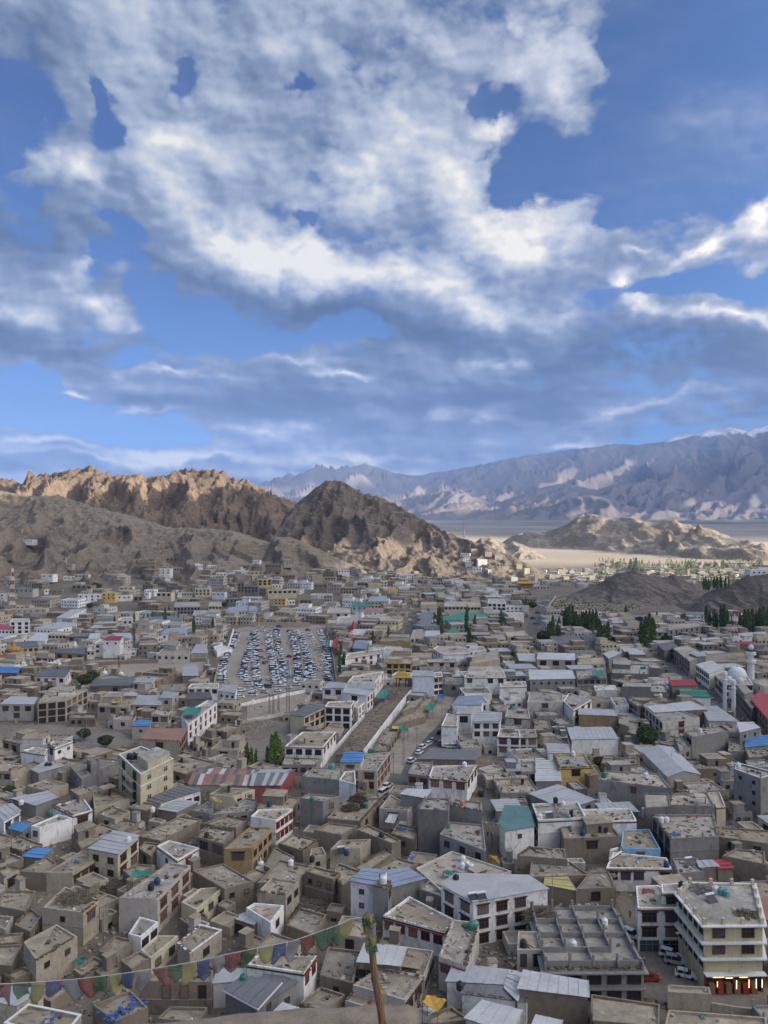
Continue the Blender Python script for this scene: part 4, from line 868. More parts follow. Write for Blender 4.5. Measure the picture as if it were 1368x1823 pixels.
rowhouses('''
F|75,400 60,362 150,364 158,405|5|N|p|0|mud house with light tin roof, first in the row left of the tin terrace
F|165,392 175,362 360,364 362,396|6.6|H|p|3x1v|house with long light-blue tin roof and open dark gallery
F|130,498 125,447 345,450 362,493|7|G|p|6x1s|grey hall with wide light tin roof and a row of small windows
F|375,492 368,450 520,427 530,488|6.2|G|c|5x1b|grey house with green tarpaulin shelter on its roof
F|378,415 375,392 510,382 522,412|6|C|n|4x1d|cream-edged flat-roofed house behind the green tarpaulin
F|-30,535 -25,508 105,505 112,532|6|W|n|0|plain white wall house left of the curved balconies
F|115,612 127,562 298,572 300,612|7|O|c|1x2b/0|off-white house with curved balconies and rubble roof
F|302,607 330,567 450,602 355,657|7|W|c|0/3x2b|white house with long rubble-covered terrace right of the curved balconies
F|383,680 385,650 560,655 577,687|5.6|A|t|0|windowless tan box house with half tin roof
F|468,549 463,527 570,525 583,551|5|W|w|0|small plain white cube with white roof rim|n
F|573,632 545,590 620,590 645,628|5.6|Wb|c|1x1c|little bluish-white house with one barred window
F|346,810 325,753 548,750 586,806|6.6|W|t|4x1b|white house with wide light-blue tin roof and open veranda
F|-42,796 -32,757 155,757 166,795|7|O|c|4x2b|off-white two-storey house with four brown windows at the left of the veranda house
F|230,882 215,837 325,840 335,880|4.2|W|t|0|white lean-to with tin roof in front of the off-white two-storey house
F|280,957 250,887 410,882 456,950|6|Y|c|0/1x1b|ochre-fronted house with gridded pale roof slab
F|82,978 82,925 155,920 158,975|5.4|G|c|2x1h|grey half-built room with open bays left of the gridded roof
F|160,1027 157,922 280,920 290,1025|4.6|G|p|0|grey yard covered with whitish tin sheets
F|550,462 557,407 748,420 750,468|6.4|D|c|0|long windowless dark grey wall house facing the lane
F|560,428 555,402 640,395 650,416|5.6|G|c|1x1b|grey flat-roofed house behind the long dark wall
F|652,425 655,397 790,405 830,440|5.6|G|c|0|grey roof with two green tanks beside the bazaar
F|600,557 612,525 830,522 846,562|8.2|D|c|0/0|dark block with high blank walls right of the plain white cube
F|640,600 690,562 840,580 850,612|6|N|m|0/4x2d|mud house row facing the lane below the dark block
F|870,532 850,502 980,499 1000,529|6|G|r|0|building under a dull crimson tin roof near the bazaar
F|942,590 910,560 1040,557 1068,592|5.6|W|g|3x1c|white house with a bright sea-green tin roof
F|780,670 742,642 960,615 1052,652|7.4|B|p|0|timber-edged attic under a broad bent pale tin roof
F|820,720 715,627 760,602 1012,692|7.6|O|c|6x2b/1x2o|long cream-fronted house with carved window where the two lanes meet
F|1060,712 1020,642 1100,640 1216,716|6.2|H|t|0|patchwork tin roofs sloping toward the bazaar
F|970,797 935,767 1120,735 1163,762|8|G|c|3x2d/0|grey block house with high blank front and left shop windows
F|905,875 878,795 930,790 965,850|6|G|c|2x2d/0|narrow grey house joined to the left of the grey block house
F|1330,1012 1190,962 1215,932 1420,985|12.6|G|c|2x3s/0|tall grey block building with white parapet by the right edge|Tn
F|830,347 790,312 870,302 905,332|7|D|s|4x2d/0|first dark tin-roofed shop house of the bazaar row
F|960,402 868,330 955,315 1045,362|8|G|n|7x2b/0|shop row with pale flat roof along the left side of the bazaar
F|1062,467 994,420 1075,400 1142,440|8|W|p|7x2b/0|bazaar house with broad light tin roof and blue-framed shop windows
F|1000,378 958,362 1035,357 1045,376|8.6|G|t|1x1d|grey upper room with little tin roof in the bazaar row
F|1045,405 1040,365 1250,350 1258,402|5|A|l|0|long brown mud wall building behind the bazaar
F|1135,515 1090,470 1150,450 1200,485|8|O|n|6x3b/0|tall cream shop house next to the mosque
F|1282,645 1200,548 1262,537 1345,622|8|G|c|8x2b/0|right-hand bazaar row below the mosque with grey terrace roof
F|1368,702 1280,602 1330,562 1440,640|8.6|B|r|6x3b/0|tall bazaar building with crimson sheet roof at the right edge
F|1222,772 1208,722 1285,722 1325,748|8|G|p|2x1s|grey square house with white tin sheet over its stairwell
F|1270,905 1250,855 1350,852 1420,892|4.4|N|l|0|mud house with blue tarpaulin corner by the right edge
F|1270,955 1250,917 1350,912 1420,950|6|G|c|2x1d|half-seen grey house behind the white phone antennas
F|540,388 512,362 560,348 602,362|6|G|p|0|tin-roofed house where the dark lane begins
F|620,352 610,337 680,335 700,350|5|N|p|0|little house with white tin roof left of the bazaar entrance
F|650,368 640,353 715,350 728,368|5|N|p|0|narrow white tin roof in front of the bazaar entrance
F|270,312 230,272 360,264 412,300|5.4|G|s|0|big grey metal shed among the poplars
F|420,298 388,270 455,267 486,296|5|G|s|0|smaller grey metal shed joined to the big one
F|850,240 845,207 1000,197 1037,217|9|G|c|7x3h|unfinished concrete market hall with open bays
F|700,240 698,225 850,230 850,250|7|H|c|5x2d|grey low block left of the unfinished market hall
F|1040,297 1025,284 1100,277 1136,291|5|W|p|0|white shed with bright white roof near the phone mast
F|1242,272 1215,257 1340,250 1368,264|7|W|t|4x1b|white house with brown bay windows at the upper right edge
F|1215,315 1210,302 1295,300 1300,317|5|N|r|0|low red-roofed shed behind the minaret
F|12,272 0,252 100,242 120,267|6|C|n|2x1b|pale yellow house with brown windows at the top of the main street
F|498,932 510,903 695,903 700,937|4|N|l|2x1h|low mud store with doorways behind the balustraded terrace
F|480,1017 518,970 800,985 862,1062|8|G|n|1x1r/0|grey house with yellow-flagged balustrade and white tank
F|585,752 590,700 690,720 700,790|4|N|l|0|brown mud yards left of the lone willow
F|700,640 640,600 655,590 720,620|7|G|c|5x2d/0|grey lane house with narrow shop windows
F|430,560 432,540 500,540 520,560|4|N|l|0|low mud store behind the small plain white cube
F|380,600 385,540 450,560 440,590|4|N|c|0|flat grey roof with scattered bricks left of the small plain white cube
F|1070,760 1060,715 1200,720 1215,775|5|O|c|0|cream low roof between the tin patchwork and the tall stairwell house
F|1160,870 1165,790 1230,800 1300,870|4|G|l|0|rubble plot with rough grey walls near the right edge
F|440,1000 380,960 470,940 500,985|4|N|l|0|rough mud plot right of the ochre-fronted house
F|150,760 155,700 230,705 240,760|4.4|N|l|1x1b|mud courtyard house between the off-white and the veranda house
F|0,690 10,640 120,650 130,700|5.4|O|c|1x1b|off-white roof with rubble pile in the left of this quarter
F|1250,850 1255,800 1368,790 1368,840|4.6|G|u|0|shelter with a bright blue tarpaulin near the right edge
E|532,518 560,487 722,462 676,522|7.4|W|n|0/4x2r|white row house with red windows at the head of the stony embankment
E|400,552 440,520 532,527 512,552|7|Wb|t|2x1b|white house with blue-grey tin roof facing the curved car park wall
E|505,574 530,553 668,569 634,592|7.6|W|t|1x1b/2x2r|white house with blue tin edge, second along the embankment
E|560,640 590,612 622,625 590,655|6.8|W|n|0/2x2r|slim white house, third along the embankment
E|413,647 430,622 570,617 549,652|8.8|W|n|3x3v/1x3b|white three-storey house with outside stairs and dark balconies
E|230,693 332,637 412,652 302,703|8.2|K|s|0/4x2b|cream house with dark left gable and slate tin roof in front of the car park
E|200,858 292,782 472,782 402,863|7.2|W|m|4x1v/4x1r|long house with timber veranda and mud roof at the embankment's foot
E|185,955 200,915 392,922 366,955|3.6|G|n|4x1d|low grey shop row below the timber veranda house
E|520,978 545,905 758,890 690,987|8.2|H|c|2x2o/4x2o|three-storey block with carved brown windows under the blue roof shelter|n
E|495,945 522,897 620,899 602,947|10|C|u|1x1b|roof shelter with a bright sky-blue sheet roof
E|300,1017 350,972 515,967 486,1037|9|G|n|0/0|grey and white house with teal tank and high white side wall|n
E|487,1037 517,992 572,987 577,1062|9.2|W|n|0|tall narrow all-white wall house right of the teal tank
E|738,417 742,395 866,395 870,420|8.6|Y|n|4x2b|yellow building with brown windows right behind the golden gate|S
E|876,490 880,462 985,466 990,490|10|Wb|t|0|tall blank bluish-white house right of the golden gate
E|990,492 988,468 1030,462 1037,486|9.4|W|n|2x3b|white house with stacked balconies attached to the blank bluish one
E|1152,492 1170,457 1360,460 1372,494|8.6|W|n|4x1b|white building with red roofline and open ground floor|S
E|948,412 960,395 1108,395 1114,412|6|O|n|3x1b|low cream house with arched parapet above the tall blank house
E|1040,372 985,342 1010,327 1150,332 1180,368|6.6|W|n|4x1d|white house with cluttered roof and solar panels in the centre
E|1030,268 1040,253 1290,250 1290,267|5.6|B|c|9x1v|long brown building with a red-pillared gallery
E|722,342 735,331 815,331 822,342|8|W|n|0|plain white slab-like house left of centre
E|520,394 535,367 700,342 714,364|6.4|W|n|5x2r|white house with dark windows and red trim right of the car park
E|470,517 540,457 742,452 655,502|5.2|N|m|0|very wide mud roof between the car park and the embankment
E|870,430 868,400 950,395 952,420|6.4|L|n|3x1b|tan house right of the yellow building
E|1090,640 1122,597 1252,592 1242,642|9.4|W|q|0/0|white house with pale blue hipped roof beside the dirt lot
E|1110,690 1125,642 1197,642 1187,692|8|W|t|1x1v/1x1d|white upper room with skylight tin roof in front of the hipped blue roof
E|1030,748 1060,682 1120,702 1112,750|8.6|W|n|0|tall blank white house at the corner of the dirt lot
E|1195,727 1215,677 1345,682 1340,727|9.4|W|t|3x2b|white cubic house with tin deck roof and brown windows on two floors|T
E|1325,805 1340,762 1440,770 1450,810|7.4|W|n|2x2b|white house partly hidden right of the cubic tin-deck house
E|1210,932 905,927 985,877 1230,887|3.6|B|s|0|long low shed with weathered grey hipped roof and a bush
E|850,1002 880,947 985,942 962,1017|6.2|G|c|2x1o/0|grey house with rough parapet left of the carved orange bays
E|962,1022 985,962 1218,957 1165,1042|7|W|c|3x1o/3x1b|white house with carved orange-brown window bays and blue scrap roof
E|770,745 870,650 990,592 940,702|3|N|m|0|very long low mud roof beside the embankment wall
E|690,838 740,752 805,772 750,852|3|N|m|0/4x1h|row of low stalls below the long mud roof
E|650,882 690,842 747,842 742,882|3|N|m|0/2x1h|last low stall of the row beside the embankment
E|475,192 490,172 578,167 582,192|6.6|W|n|0|long white blank-fronted house beyond the car park corner
E|420,152 440,122 550,127 546,152|6.4|O|n|3x1b|cream flat house beyond the far car park corner
E|555,118 560,101 650,98 662,118|5.4|O|g|4x1d|house with a dark green tin roof beyond the car park
E|612,148 630,127 720,127 722,147|5.4|W|k|4x1d|white house with a maroon roof beyond the car park
E|550,152 590,137 642,157 602,168|5|H|s|0|house with slate hipped roof right of the cream flat house
E|640,92 660,68 740,72 747,92|7.4|C|q|6x2d|cream two-storey house with blue-grey roof at the hill's foot
E|920,107 925,93 1000,93 1006,107|9|K|n|0|pale green-yellow windowless block in the far centre
E|1045,117 1050,91 1160,91 1166,117|9|C|n|6x1b|wide cream building with tall brown windows in the far centre
E|1166,119 1168,97 1235,97 1237,119|8|C|n|4x1b|shorter cream building with tall brown windows beside the wide one
E|1275,100 1280,77 1360,77 1372,102|11|W|n|4x2b|big white block building in the far centre
E|1050,192 1130,152 1260,157 1285,187|5|H|g|0|large dark green hipped hall roof among poplars
E|1110,215 1040,190 1045,172 1080,170|4.6|H|g|0|green-roofed porch left of the large green hall
E|1060,258 1090,227 1122,245 1112,260|4.6|H|g|0|small green hipped roof in front of the large green hall
E|905,182 940,152 985,162 972,197|5|G|s|0|grey hipped shed, upper of the pair left of the green hall
E|900,208 935,180 977,187 972,212|5|G|s|0|grey hipped shed, lower of the pair left of the green hall
E|945,275 948,250 1018,251 1022,277|5.4|W|p|0|house with a plain whitish tin roof left of the red-pillared gallery
E|535,268 570,242 642,242 612,270|4|W|p|0|white tented hall beside the red cone
E|865,287 880,242 930,237 955,277|5.6|H|c|4x1w|grey house with white window frames left of the whitish tin roof
E|700,302 718,283 865,281 866,301|6.2|A|l|0|tan blank building above the plain white slab-like house
E|425,207 430,187 475,187 477,207|7|L|n|0|tan cube by the far right corner of the car park
E|1250,290 1252,268 1368,266 1372,292|5|C|c|3x1b|pale yellow low house right of the red-pillared gallery
E|1180,420 1190,395 1330,340 1340,400|6|L|c|0/3x1r|tan courtyard house with green awning right of centre
E|1040,530 1050,490 1148,490 1150,530|5.6|D|c|1x1h|dark grey bare house left of the red-roofline building
E|560,340 575,300 640,310 625,345|4.6|G|q|0|house with pointed blue-grey roof beside the dark cypress
E|470,300 478,278 560,280 550,300|5|R_|c|3x1d|dull red house by the right side of the car park
E|760,385 770,360 980,362 970,392|5|L|m|3x1b|tan terrace of houses behind the yellow building
D|628,902 745,860 918,925 745,1008|12.6|K|c|2x4v/2x4c|tall pale-yellow apartment block with stepped balconies and black tanks|Tn
D|105,852 150,802 385,802 290,852|5.4|O|m|2x1d/0|pale house with wide mud roof left of the apartment block
D|112,882 180,862 252,872 236,902|6.6|W|n|0|bright white box house in front of the wide mud roof|n
D|255,850 285,825 386,832 290,870|6.6|W|n|1x1b/2x1s|white and grey house beside the bright white box
D|370,962 480,912 640,930 432,1032|5.4|G|l|1x1s/0|grey house with rubble-heaped roof left of the apartment block
D|460,935 520,917 527,945 482,952|8.2|G|l|1x1b/0|small grey roof room with lattice window among the rubble|n
D|165,982 240,947 346,967 206,1002|5.4|G|t|0|grey block house with light tin roof and two black tanks
D|-30,985 0,932 165,962 60,992|6.4|L|m|2x1b/0|tan house cut by the left edge below the bright white box
D|0,637 60,597 200,602 178,637|7|H|t|3x2b|grey-brown house with blue-grey tin roof by the left edge
D|200,627 240,577 465,557 350,614|9|L|n|3x3v/4x3b|three-storey tan building with open dark bays and side windows
D|475,542 500,512 710,492 692,537|6|B|s|4x1b|brown house with long slate tin roof below the white shrines
D|703,522 730,502 822,497 802,522|6.8|C|t|2x2b/2x2s|cream cube house with blue-grey roof and small teal tank
D|515,642 560,602 716,592 682,652|6.2|L|m|3x1b/0|tan house with a yellow bundle on its mud roof
D|550,597 580,572 725,577 721,592|7|N|t|0|strip of light tin roof behind the yellow bundle
D|700,640 730,592 862,592 852,642|5.4|H|t|2x1b|house with faded blue tin roof left of the green awning
D|850,602 870,572 947,577 912,604|7|H|t|1x1d/1x1d|raised room with pale tin roof behind the faded blue roof
D|995,745 962,695 1100,615 1150,630|8.4|W|n|0/6x2r|white house with red-framed windows and green roof awning|T
D|800,692 830,662 907,672 892,694|6.4|H|n|2x1b/1x1b|grey-brown house with two brown windows left of the green awning
D|740,822 790,767 990,767 952,832|6.8|L|k|1x1b/4x2b|tan house with rusty brown roof sheets and balcony columns|J
D|600,717 640,697 720,692 702,717|4.2|H|n|1x1d|low grey house on the dry slope
D|700,752 732,722 800,726 792,752|5.2|H|u|1x1s|small grey house under a blue tarpaulin
D|370,707 390,687 510,687 507,707|3.8|N|m|4x1d|low mud row with small windows above the dry gully
D|185,490 230,452 377,452 345,492|5.8|W|s|4x1r/3x1r|big white villa with grey-brown hipped roof left of the shrines
D|-12,470 0,442 102,442 92,472|5.4|B|u|3x1b|brown house with sky-blue roof at the left edge
D|498,314 530,292 655,287 652,313|8.4|W|n|4x2d|gleaming white modern house with black trim
D|545,297 585,279 650,279 636,298|11|W|r|2x1s|top floor of the gleaming white house with a red roof
D|460,352 472,330 502,314 500,352|5.4|W|n|2x1b|white single-storey wing left of the gleaming white house
D|828,372 910,297 1006,347 1003,374|5.2|O|l|5x1d|hall with a broad tan hipped roof and one blue sheet
D|728,307 745,292 830,291 831,307|6.6|D|l|3x1d|dark grey cube with rubble roof right of the gleaming white house
D|855,267 880,237 990,227 986,262|5.6|W|q|4x1d|white house with a broad bright blue-grey roof
D|1010,367 1040,322 1092,322 1100,367|4.2|H|t|0|little house with pale blue tin roof by the car park wall
D|755,192 770,177 970,167 962,192|6.4|O|s|12x2d|long cream school block with slate roof
D|1200,142 1215,124 1355,117 1362,142|7|W|q|10x1v|long hall with blue-grey roof and white pillars
D|1160,567 1180,537 1256,540 1246,578|4.6|W|t|3x1s|small white guard house at the near corner of the car park
D|995,548 1010,527 1160,522 1157,548|6.2|W|n|4x1b|white-and-brown house left of the guard house
D|830,572 850,527 990,522 992,562|4.6|B|l|2x1d|brown mud house right of the cream cube house
D|968,487 975,432 1042,432 1050,487|4.2|N|t|0|shed with a bluish tin roof on the bare field
D|980,612 1000,577 1110,577 1122,607|6.4|D|x|0|dark pergola-roofed house behind the green awning
D|300,178 380,137 457,132 350,180|5.6|W|t|0/9x1s|long white barrack with blue-grey roof and tiny windows
D|280,222 310,202 407,207 402,224|5.6|W|t|2x1d|white house with tin roof below the long barrack
D|50,197 72,182 156,180 159,196|10|W|n|3x3b|white three-storey house near the left edge
D|-10,240 0,212 62,225 66,242|8|W|r|4x2b|white house with a raspberry-red roof at the left edge
D|255,265 280,247 386,252 350,267|6.4|C|n|5x1b|cream house with open dark bays below the tin-roofed white one
D|350,278 370,264 472,260 462,278|5.4|N|s|2x1b|mud house with slate tin roof left of the red-roofed one
D|718,260 730,252 768,252 772,262|5.4|W|k|0|white box house with brick-red side roofs
D|625,190 640,177 700,172 702,190|6|W|n|3x1d|white house among dark poplars left of the school
D|140,300 200,262 262,262 240,302|5|W|p|0|white walled yard house with light roof left of the cream bays
D|60,340 70,312 190,305 205,330|5.4|C|s|5x1b|cream house with grey roof right of the orange shrine
D|190,385 200,362 290,365 288,390|5|H|m|3x1b|grey-tan house between the orange shrine and the white villa
D|290,365 300,345 450,345 450,372|4.6|A|s|3x1b|ochre-fronted low house behind the white shrine row
D|470,290 480,262 530,262 520,295|5.4|W|p|0|white sloping-roof house left of the red roof
D|590,270 600,262 690,262 700,290|5.4|W|t|2x1b|white house with light roof right behind the red roof
D|1150,360 1130,330 1180,320 1230,340|3.2|W|w|0|white washed terrace at the car park corner
D|1020,165 1030,140 1165,135 1170,160|6|O|c|6x1d|cream flat house below the far hillside
D|920,122 925,95 1060,90 1062,120|8|G|c|8x2h|grey unfinished block with open bays in the far left
D|1105,115 1110,97 1172,93 1175,115|6.6|C|n|4x1b|cream house right of the unfinished far block
''')

# ------------------------------------------------------------------ houses dotted over the hillsides: one front each, read off the slope
def hill_houses(T, text):
    for ln in text.strip().splitlines():
        a, wins, wall, label = [s_.strip() for s_ in ln.split('|')]
        x0, y0, x1, y1 = [float(v) for v in a.split(',')]
        roof = 'm'
        if ',' in wall: wall, roof = wall.split(',')
        (px0, py0), (px1, py1) = unT(T, x0, y0), unT(T, x1, y1)
        X_, Y_, Z_ = hit((px0+px1)/2, py1-.3)
        w_ = (px1-px0)/F*Y_; h = (py1-py0)/F*Y_+.9; d_ = max(5, min(10, w_*.6))
        q = random.Random(int(x0*3+y0)); a_ = q.uniform(-.25, .25)
        e = Vector((math.cos(a_), math.sin(a_)))*w_/2; f_ = Vector((-math.sin(a_), math.cos(a_)))*d_
        c = Vector((X_, Y_)); g = Z_-.5
        house([tuple(c-e), tuple(c+e), tuple(c+e+f_), tuple(c-e+f_)], g, h, wall, roof, wins, label, far=True)
hill_houses('a', '''
120,175,240,200|5x1d|W|white row house high on the left rocky shoulder
235,168,352,196|4x1s|N|dull mud row house joined right of the white one high on the left shoulder
130,110,158,124|1x1s|L|tiny hut highest on the left rocky shoulder
550,48,575,64|1x1s|L|tiny lone hut near the ridge, above the blank scree
445,300,468,320|1x1h|L|tiny cube hut in the middle of the left slope
430,362,515,386|4x1s|L|mud row with four holes below the tiny cube hut
290,425,382,461|2x1d|W|white bungalow with two windows on the left slope
178,440,250,475|2x1s|N|mud ruin left of the white bungalow
450,430,530,459|3x1d|W|white house right of the two-windowed bungalow
535,424,630,450|4x1d|O|pale house with four windows at the scree's foot
505,495,655,542|4x1h|N,l|rubble-coloured house with open bays left of the dark bush
98,522,240,577|4x1d|H,s|grey-roofed house beside the red and white lattice mast
315,525,346,558|1x1d|W|narrow white house right of the grey-roofed one
350,525,440,555|3x1s|N|mud house with blank holes right of the narrow white house
380,600,552,626|5x1h|B|long low brown shed row in the dry gully
557,560,716,622|4x2d|W|white two-storey house with eight windows above the gully
727,550,822,619|3x2d|Y|yellow two-storey house next to the white eight-windowed one
838,568,932,606|3x1d|W|white house under a bright blue awning
850,505,945,545|3x1d|O|pale upper house with shrubs on its roof behind the blue awning
1030,545,1062,586|1x1d|W|narrow white house in the middle of the foot slope
1113,548,1222,608|3x1b|C|cream house with three brown windows by two cypresses
1110,376,1216,440|3x2d|W|white two-storey villa alone on the scree
1220,375,1318,405|5x1d|L|tan row house right of the lone white villa
1238,436,1300,470|2x1s|N|mud house below the tan row house
1240,530,1300,566|2x1d|L|tan house right of the cream three-windowed one
1290,545,1368,576|4x1d|O|pale row with red cornice at the foot of the left spur
118,642,226,668|4x1d|C|cream one-storey house with four windows at far left
0,555,30,615|1x2d|W|white house sliced by the left edge near the mast
78,665,320,702|6x1s|H|long grey-tan roof terrace house in the far left
950,575,1020,610|2x1h|N|dark mud shed in front of the blue awning house
1185,300,1260,330|3x1h|N|ruined mud cells above the lone white villa
1060,310,1098,350|1x1s|N|square mud tower ruin on the scree
5,285,90,318|2x1s|N,l|slumped mud houses at the left edge halfway up
''')
hill_houses('b', '''
172,404,296,438|5x1d|W|long white bungalow with five windows below the central crags
415,395,535,431|4x1d|K|pale lemon bungalow with four windows on the slope
522,345,636,385|5x1d|N|brown stone house with five windows highest on the central slope
430,315,484,330|3x1s|W|tiny white hut left of the brown stone house
22,520,128,576|4x2d|C|cream two-storey house with arches at the slope's foot
140,545,234,590|3x1d|Wb|house with a blue base right of the cream arches
325,475,372,582|2x3h|N|dark mud tower house left of the mustard house
372,500,470,580|4x2h|D|dark grey block below the mustard house terrace
470,452,568,523|3x2b|Y|mustard two-storey house in the middle of the slope
570,490,637,516|3x1d|W|small white house right of the mustard house
543,528,746,586|6x1b|C|wide cream and blue school with six windows
582,586,668,639|3x2d|Y|orange-yellow two-storey house below the wide cream school
668,602,734,630|3x1d|W|small white house right of the orange-yellow one
570,420,736,466|7x1d|N|long brown stone row above the wide cream school
770,597,852,652|3x2d|B|brown two-storey house right of the small white one
945,435,1026,480|4x1d|L|tan house on the right shoulder of the slope
1026,418,1070,476|2x2d|N|narrow brown two-storey house beside the shoulder house
1040,385,1122,425|4x1d|W|white house highest on the right shoulder
855,420,932,480|3x1d|L|tan stepped house left of the shoulder house
865,485,962,545|3x1d|N|mud house below the stepped tan house
940,565,1000,630|3x2d|H|grey-brown house at the bend of the foot road
1056,510,1178,562|6x2d|L|long tan two-storey house with turquoise cloth
1178,474,1250,532|3x2d|N|brown house with six windows beside the turquoise cloth house
1256,480,1346,540|4x2d|K|lemon two-storey house by the right foot slope
1345,465,1390,530|2x2d|W|white house right of the lemon two-storey one
640,595,760,625|2x1s|N|low mud wall house under the small white ones
240,590,350,640|4x1d|D|charcoal house with ragged roof left of the hall with pillars
''')
hill_houses('c', '''
545,275,611,306|4x1d|W|white house highest left in the spur village
620,240,668,275|2x1d|L|grey-tan house topmost on the village spur
720,258,770,288|2x1d|L|tan house on the crest right of the topmost one
790,280,846,304|3x1d|H|pale house under a dark roof on the spur crest
565,310,615,335|3x1d|W|small white house below the highest left one
580,330,651,356|4x1d|W|white house with four windows in the spur village centre
668,308,736,350|3x2d|W|white two-storey house in the spur village centre
590,358,660,382|3x1d|O|off-white house on the third terrace of the spur
632,372,696,405|3x1d|W|white stepped house, lowest of the spur's central cluster
740,380,766,398|1x1d|W|tiny white hut on the bare spur flank
803,338,846,366|2x1d|C|cream cube right of the spur's central cluster
835,364,890,391|3x1d|C|cream house with three windows on the spur's right flank
908,435,952,462|2x1d|W|white hut low on the spur, alone
945,345,985,372|2x1d|C|sunlit cream cube on the spur's right edge
1000,375,1040,410|2x1d|C|sunlit pale cube, third terrace of the spur's end
1075,410,1142,458|4x1d|C|sunlit cream long house at the spur's end
1180,418,1224,446|2x1d|O|sunlit off-white house near the spur's end
1225,418,1265,446|2x1d|L|sunlit tan house near the spur's tip
1240,380,1300,408|3x1d|C|sunlit cream house on the spur's last rise
1260,455,1330,494|3x1d|C|sunlit cream house below the spur's tip
1320,392,1360,425|2x1d|O|sunlit off-white cube right of the spur's last rise
1060,470,1110,500|2x1d|W|white house behind the gold-roofed temple
540,440,590,485|2x2h|D|dark roofed house at the spur's left foot
590,440,640,486|2x2d|L|tan tall house at the spur's left foot
205,430,262,482|3x2d|H|grey house with black window bands at the central foot
262,430,312,476|2x2d|C|pale yellow house next to the black-banded grey one
425,462,480,498|2x1d|K|lemon cube house below the central crags
345,470,424,500|4x1d|L|tan row house left of the lemon cube
0,520,98,585|4x2v|Y|yellow-brown house with open balconies in the far centre
100,540,255,585|6x1d|L|long tan house behind the yellow-brown balconies
285,525,340,560|3x1d|L|tan house with three windows before the far crags
340,560,440,590|5x1v|L|long house with open dark bays in the far centre
440,575,612,600|6x1d|H|long flat-roofed grey-tan range in the far centre
615,500,735,560|5x1d|O|off-white angled house right of the long range
805,515,955,550|5x1s|O|wide pale terrace below the spur cluster
895,605,980,640|3x1d|W|white house with roof clutter by the main street
870,645,985,690|4x2d|W|white balconied house by the main street
880,695,1000,760|4x2v|W|white and black house stepping down to the main street
985,640,1035,700|2x2d|O|off-white house at the street corner
925,535,1000,575|3x1d|W|white house above the balconied one
1090,500,1180,528|4x1d|O|pale house by the top of the main street
375,590,425,640|2x2d|N|brown house between the pale green-yellow block and the cream one
0,590,35,645|2x2d|W|white house by the small car yard in the far centre
110,690,160,720|1x1s|K|pale yellow cube by the small road
''')
''' '''
# gold-roofed temple at the head of the main street
def temple():
    X_, Y_, Z_ = hit(935, 1047); r = empty('temple', (X_, Y_, Z_)); tag(r, 'ochre temple with stepped gold roofs at the head of the main street', 'temple')
    k = Y_/F; w_ = 30*k
    a = MB(); a.box(-w_/2, w_/2, 0, 12, -3, 9*k+1); a.build('wall', M['wall_A'], r)
    z = 7*k+1
    for i, (s, hh) in enumerate(((1.1, 2.4), (.6, 1.8))):
        b = MB(); W2 = w_/2*s; dd = 8*s
        P = [(-W2, 6-dd), (W2, 6-dd), (W2, 6+dd), (-W2, 6+dd)]; Q = [(x*.55, 6+(y-6)*.55) for x, y in P]
        for j in range(4): m_ = (j+1) % 4; b.poly([(*P[j], z), (*P[m_], z), (*Q[m_], z+hh), (*Q[j], z+hh)])
        b.poly([(*p, z+hh) for p in Q]); b.poly([(*p, z) for p in P[::-1]]); b.build('roof', M['gold'], r)
        z += hh
        if i == 0: c = MB(); c.box(-w_/2*.5, w_/2*.5, 2, 10, z, z+1.6); c.build('upper_wall', M['wall_Y'], r); z += 1.6
temple()
# the far bright monastery on the right-hand hill
def monastery():
    X_, Y_, Z_ = hit(1352, 1024); k = Y_/F; Z_ -= 3
    r = empty('monastery', (X_, Y_, Z_)); tag(r, 'white monastery with sloping walls on the right-hand rocky hill', 'monastery')
    H_ = 13*k+4
    def block(nm, x0, x1, y0, y1, z1, m='wall_W', par_=None):
        a = MB(); i = .6; b_ = [(x0-i, y0-i), (x1+i, y0-i), (x1+i, y1+i), (x0-i, y1+i)]; t = [(x0, y0), (x1, y0), (x1, y1), (x0, y1)]
        n = 0; a.v = [(*p, -5) for p in b_]+[(*p, z1) for p in t]
        for j in range(4): m_ = (j+1) % 4; a.f.append((j, m_, 4+m_, 4+j)); a.mi.append(0)
        a.f.append((4, 5, 6, 7)); a.mi.append(0)
        return a.build(nm, M[m], par_ or r)
    block('wall', -16*k, 20*k, 0, 10, H_*.75); block('upper_wall', 0, 20*k, 2, 9, H_); c = MB(); c.box(-.6, 20*k+.4, 1.6, 9.4, H_, H_+.6); c.build('cornice', M['brown_wood'], r)
    for i in range(3):
        fr, pn, _, _ = window_mesh(1.0, 'd'); o = link(bpy.data.objects.new('window', fr), r); o.location = ((-9+i*9)*k, -.45, H_*.5); link(bpy.data.objects.new('pane', pn[0]), o)
    b = MB(); b.lathe([(1.2, 0), (1.6, .8), (.8, 2.2), (.1, 3.4)], 10); o = b.build('finial', M['gold'], r); o.location = (-10*k, 4, H_*.75)
monastery()
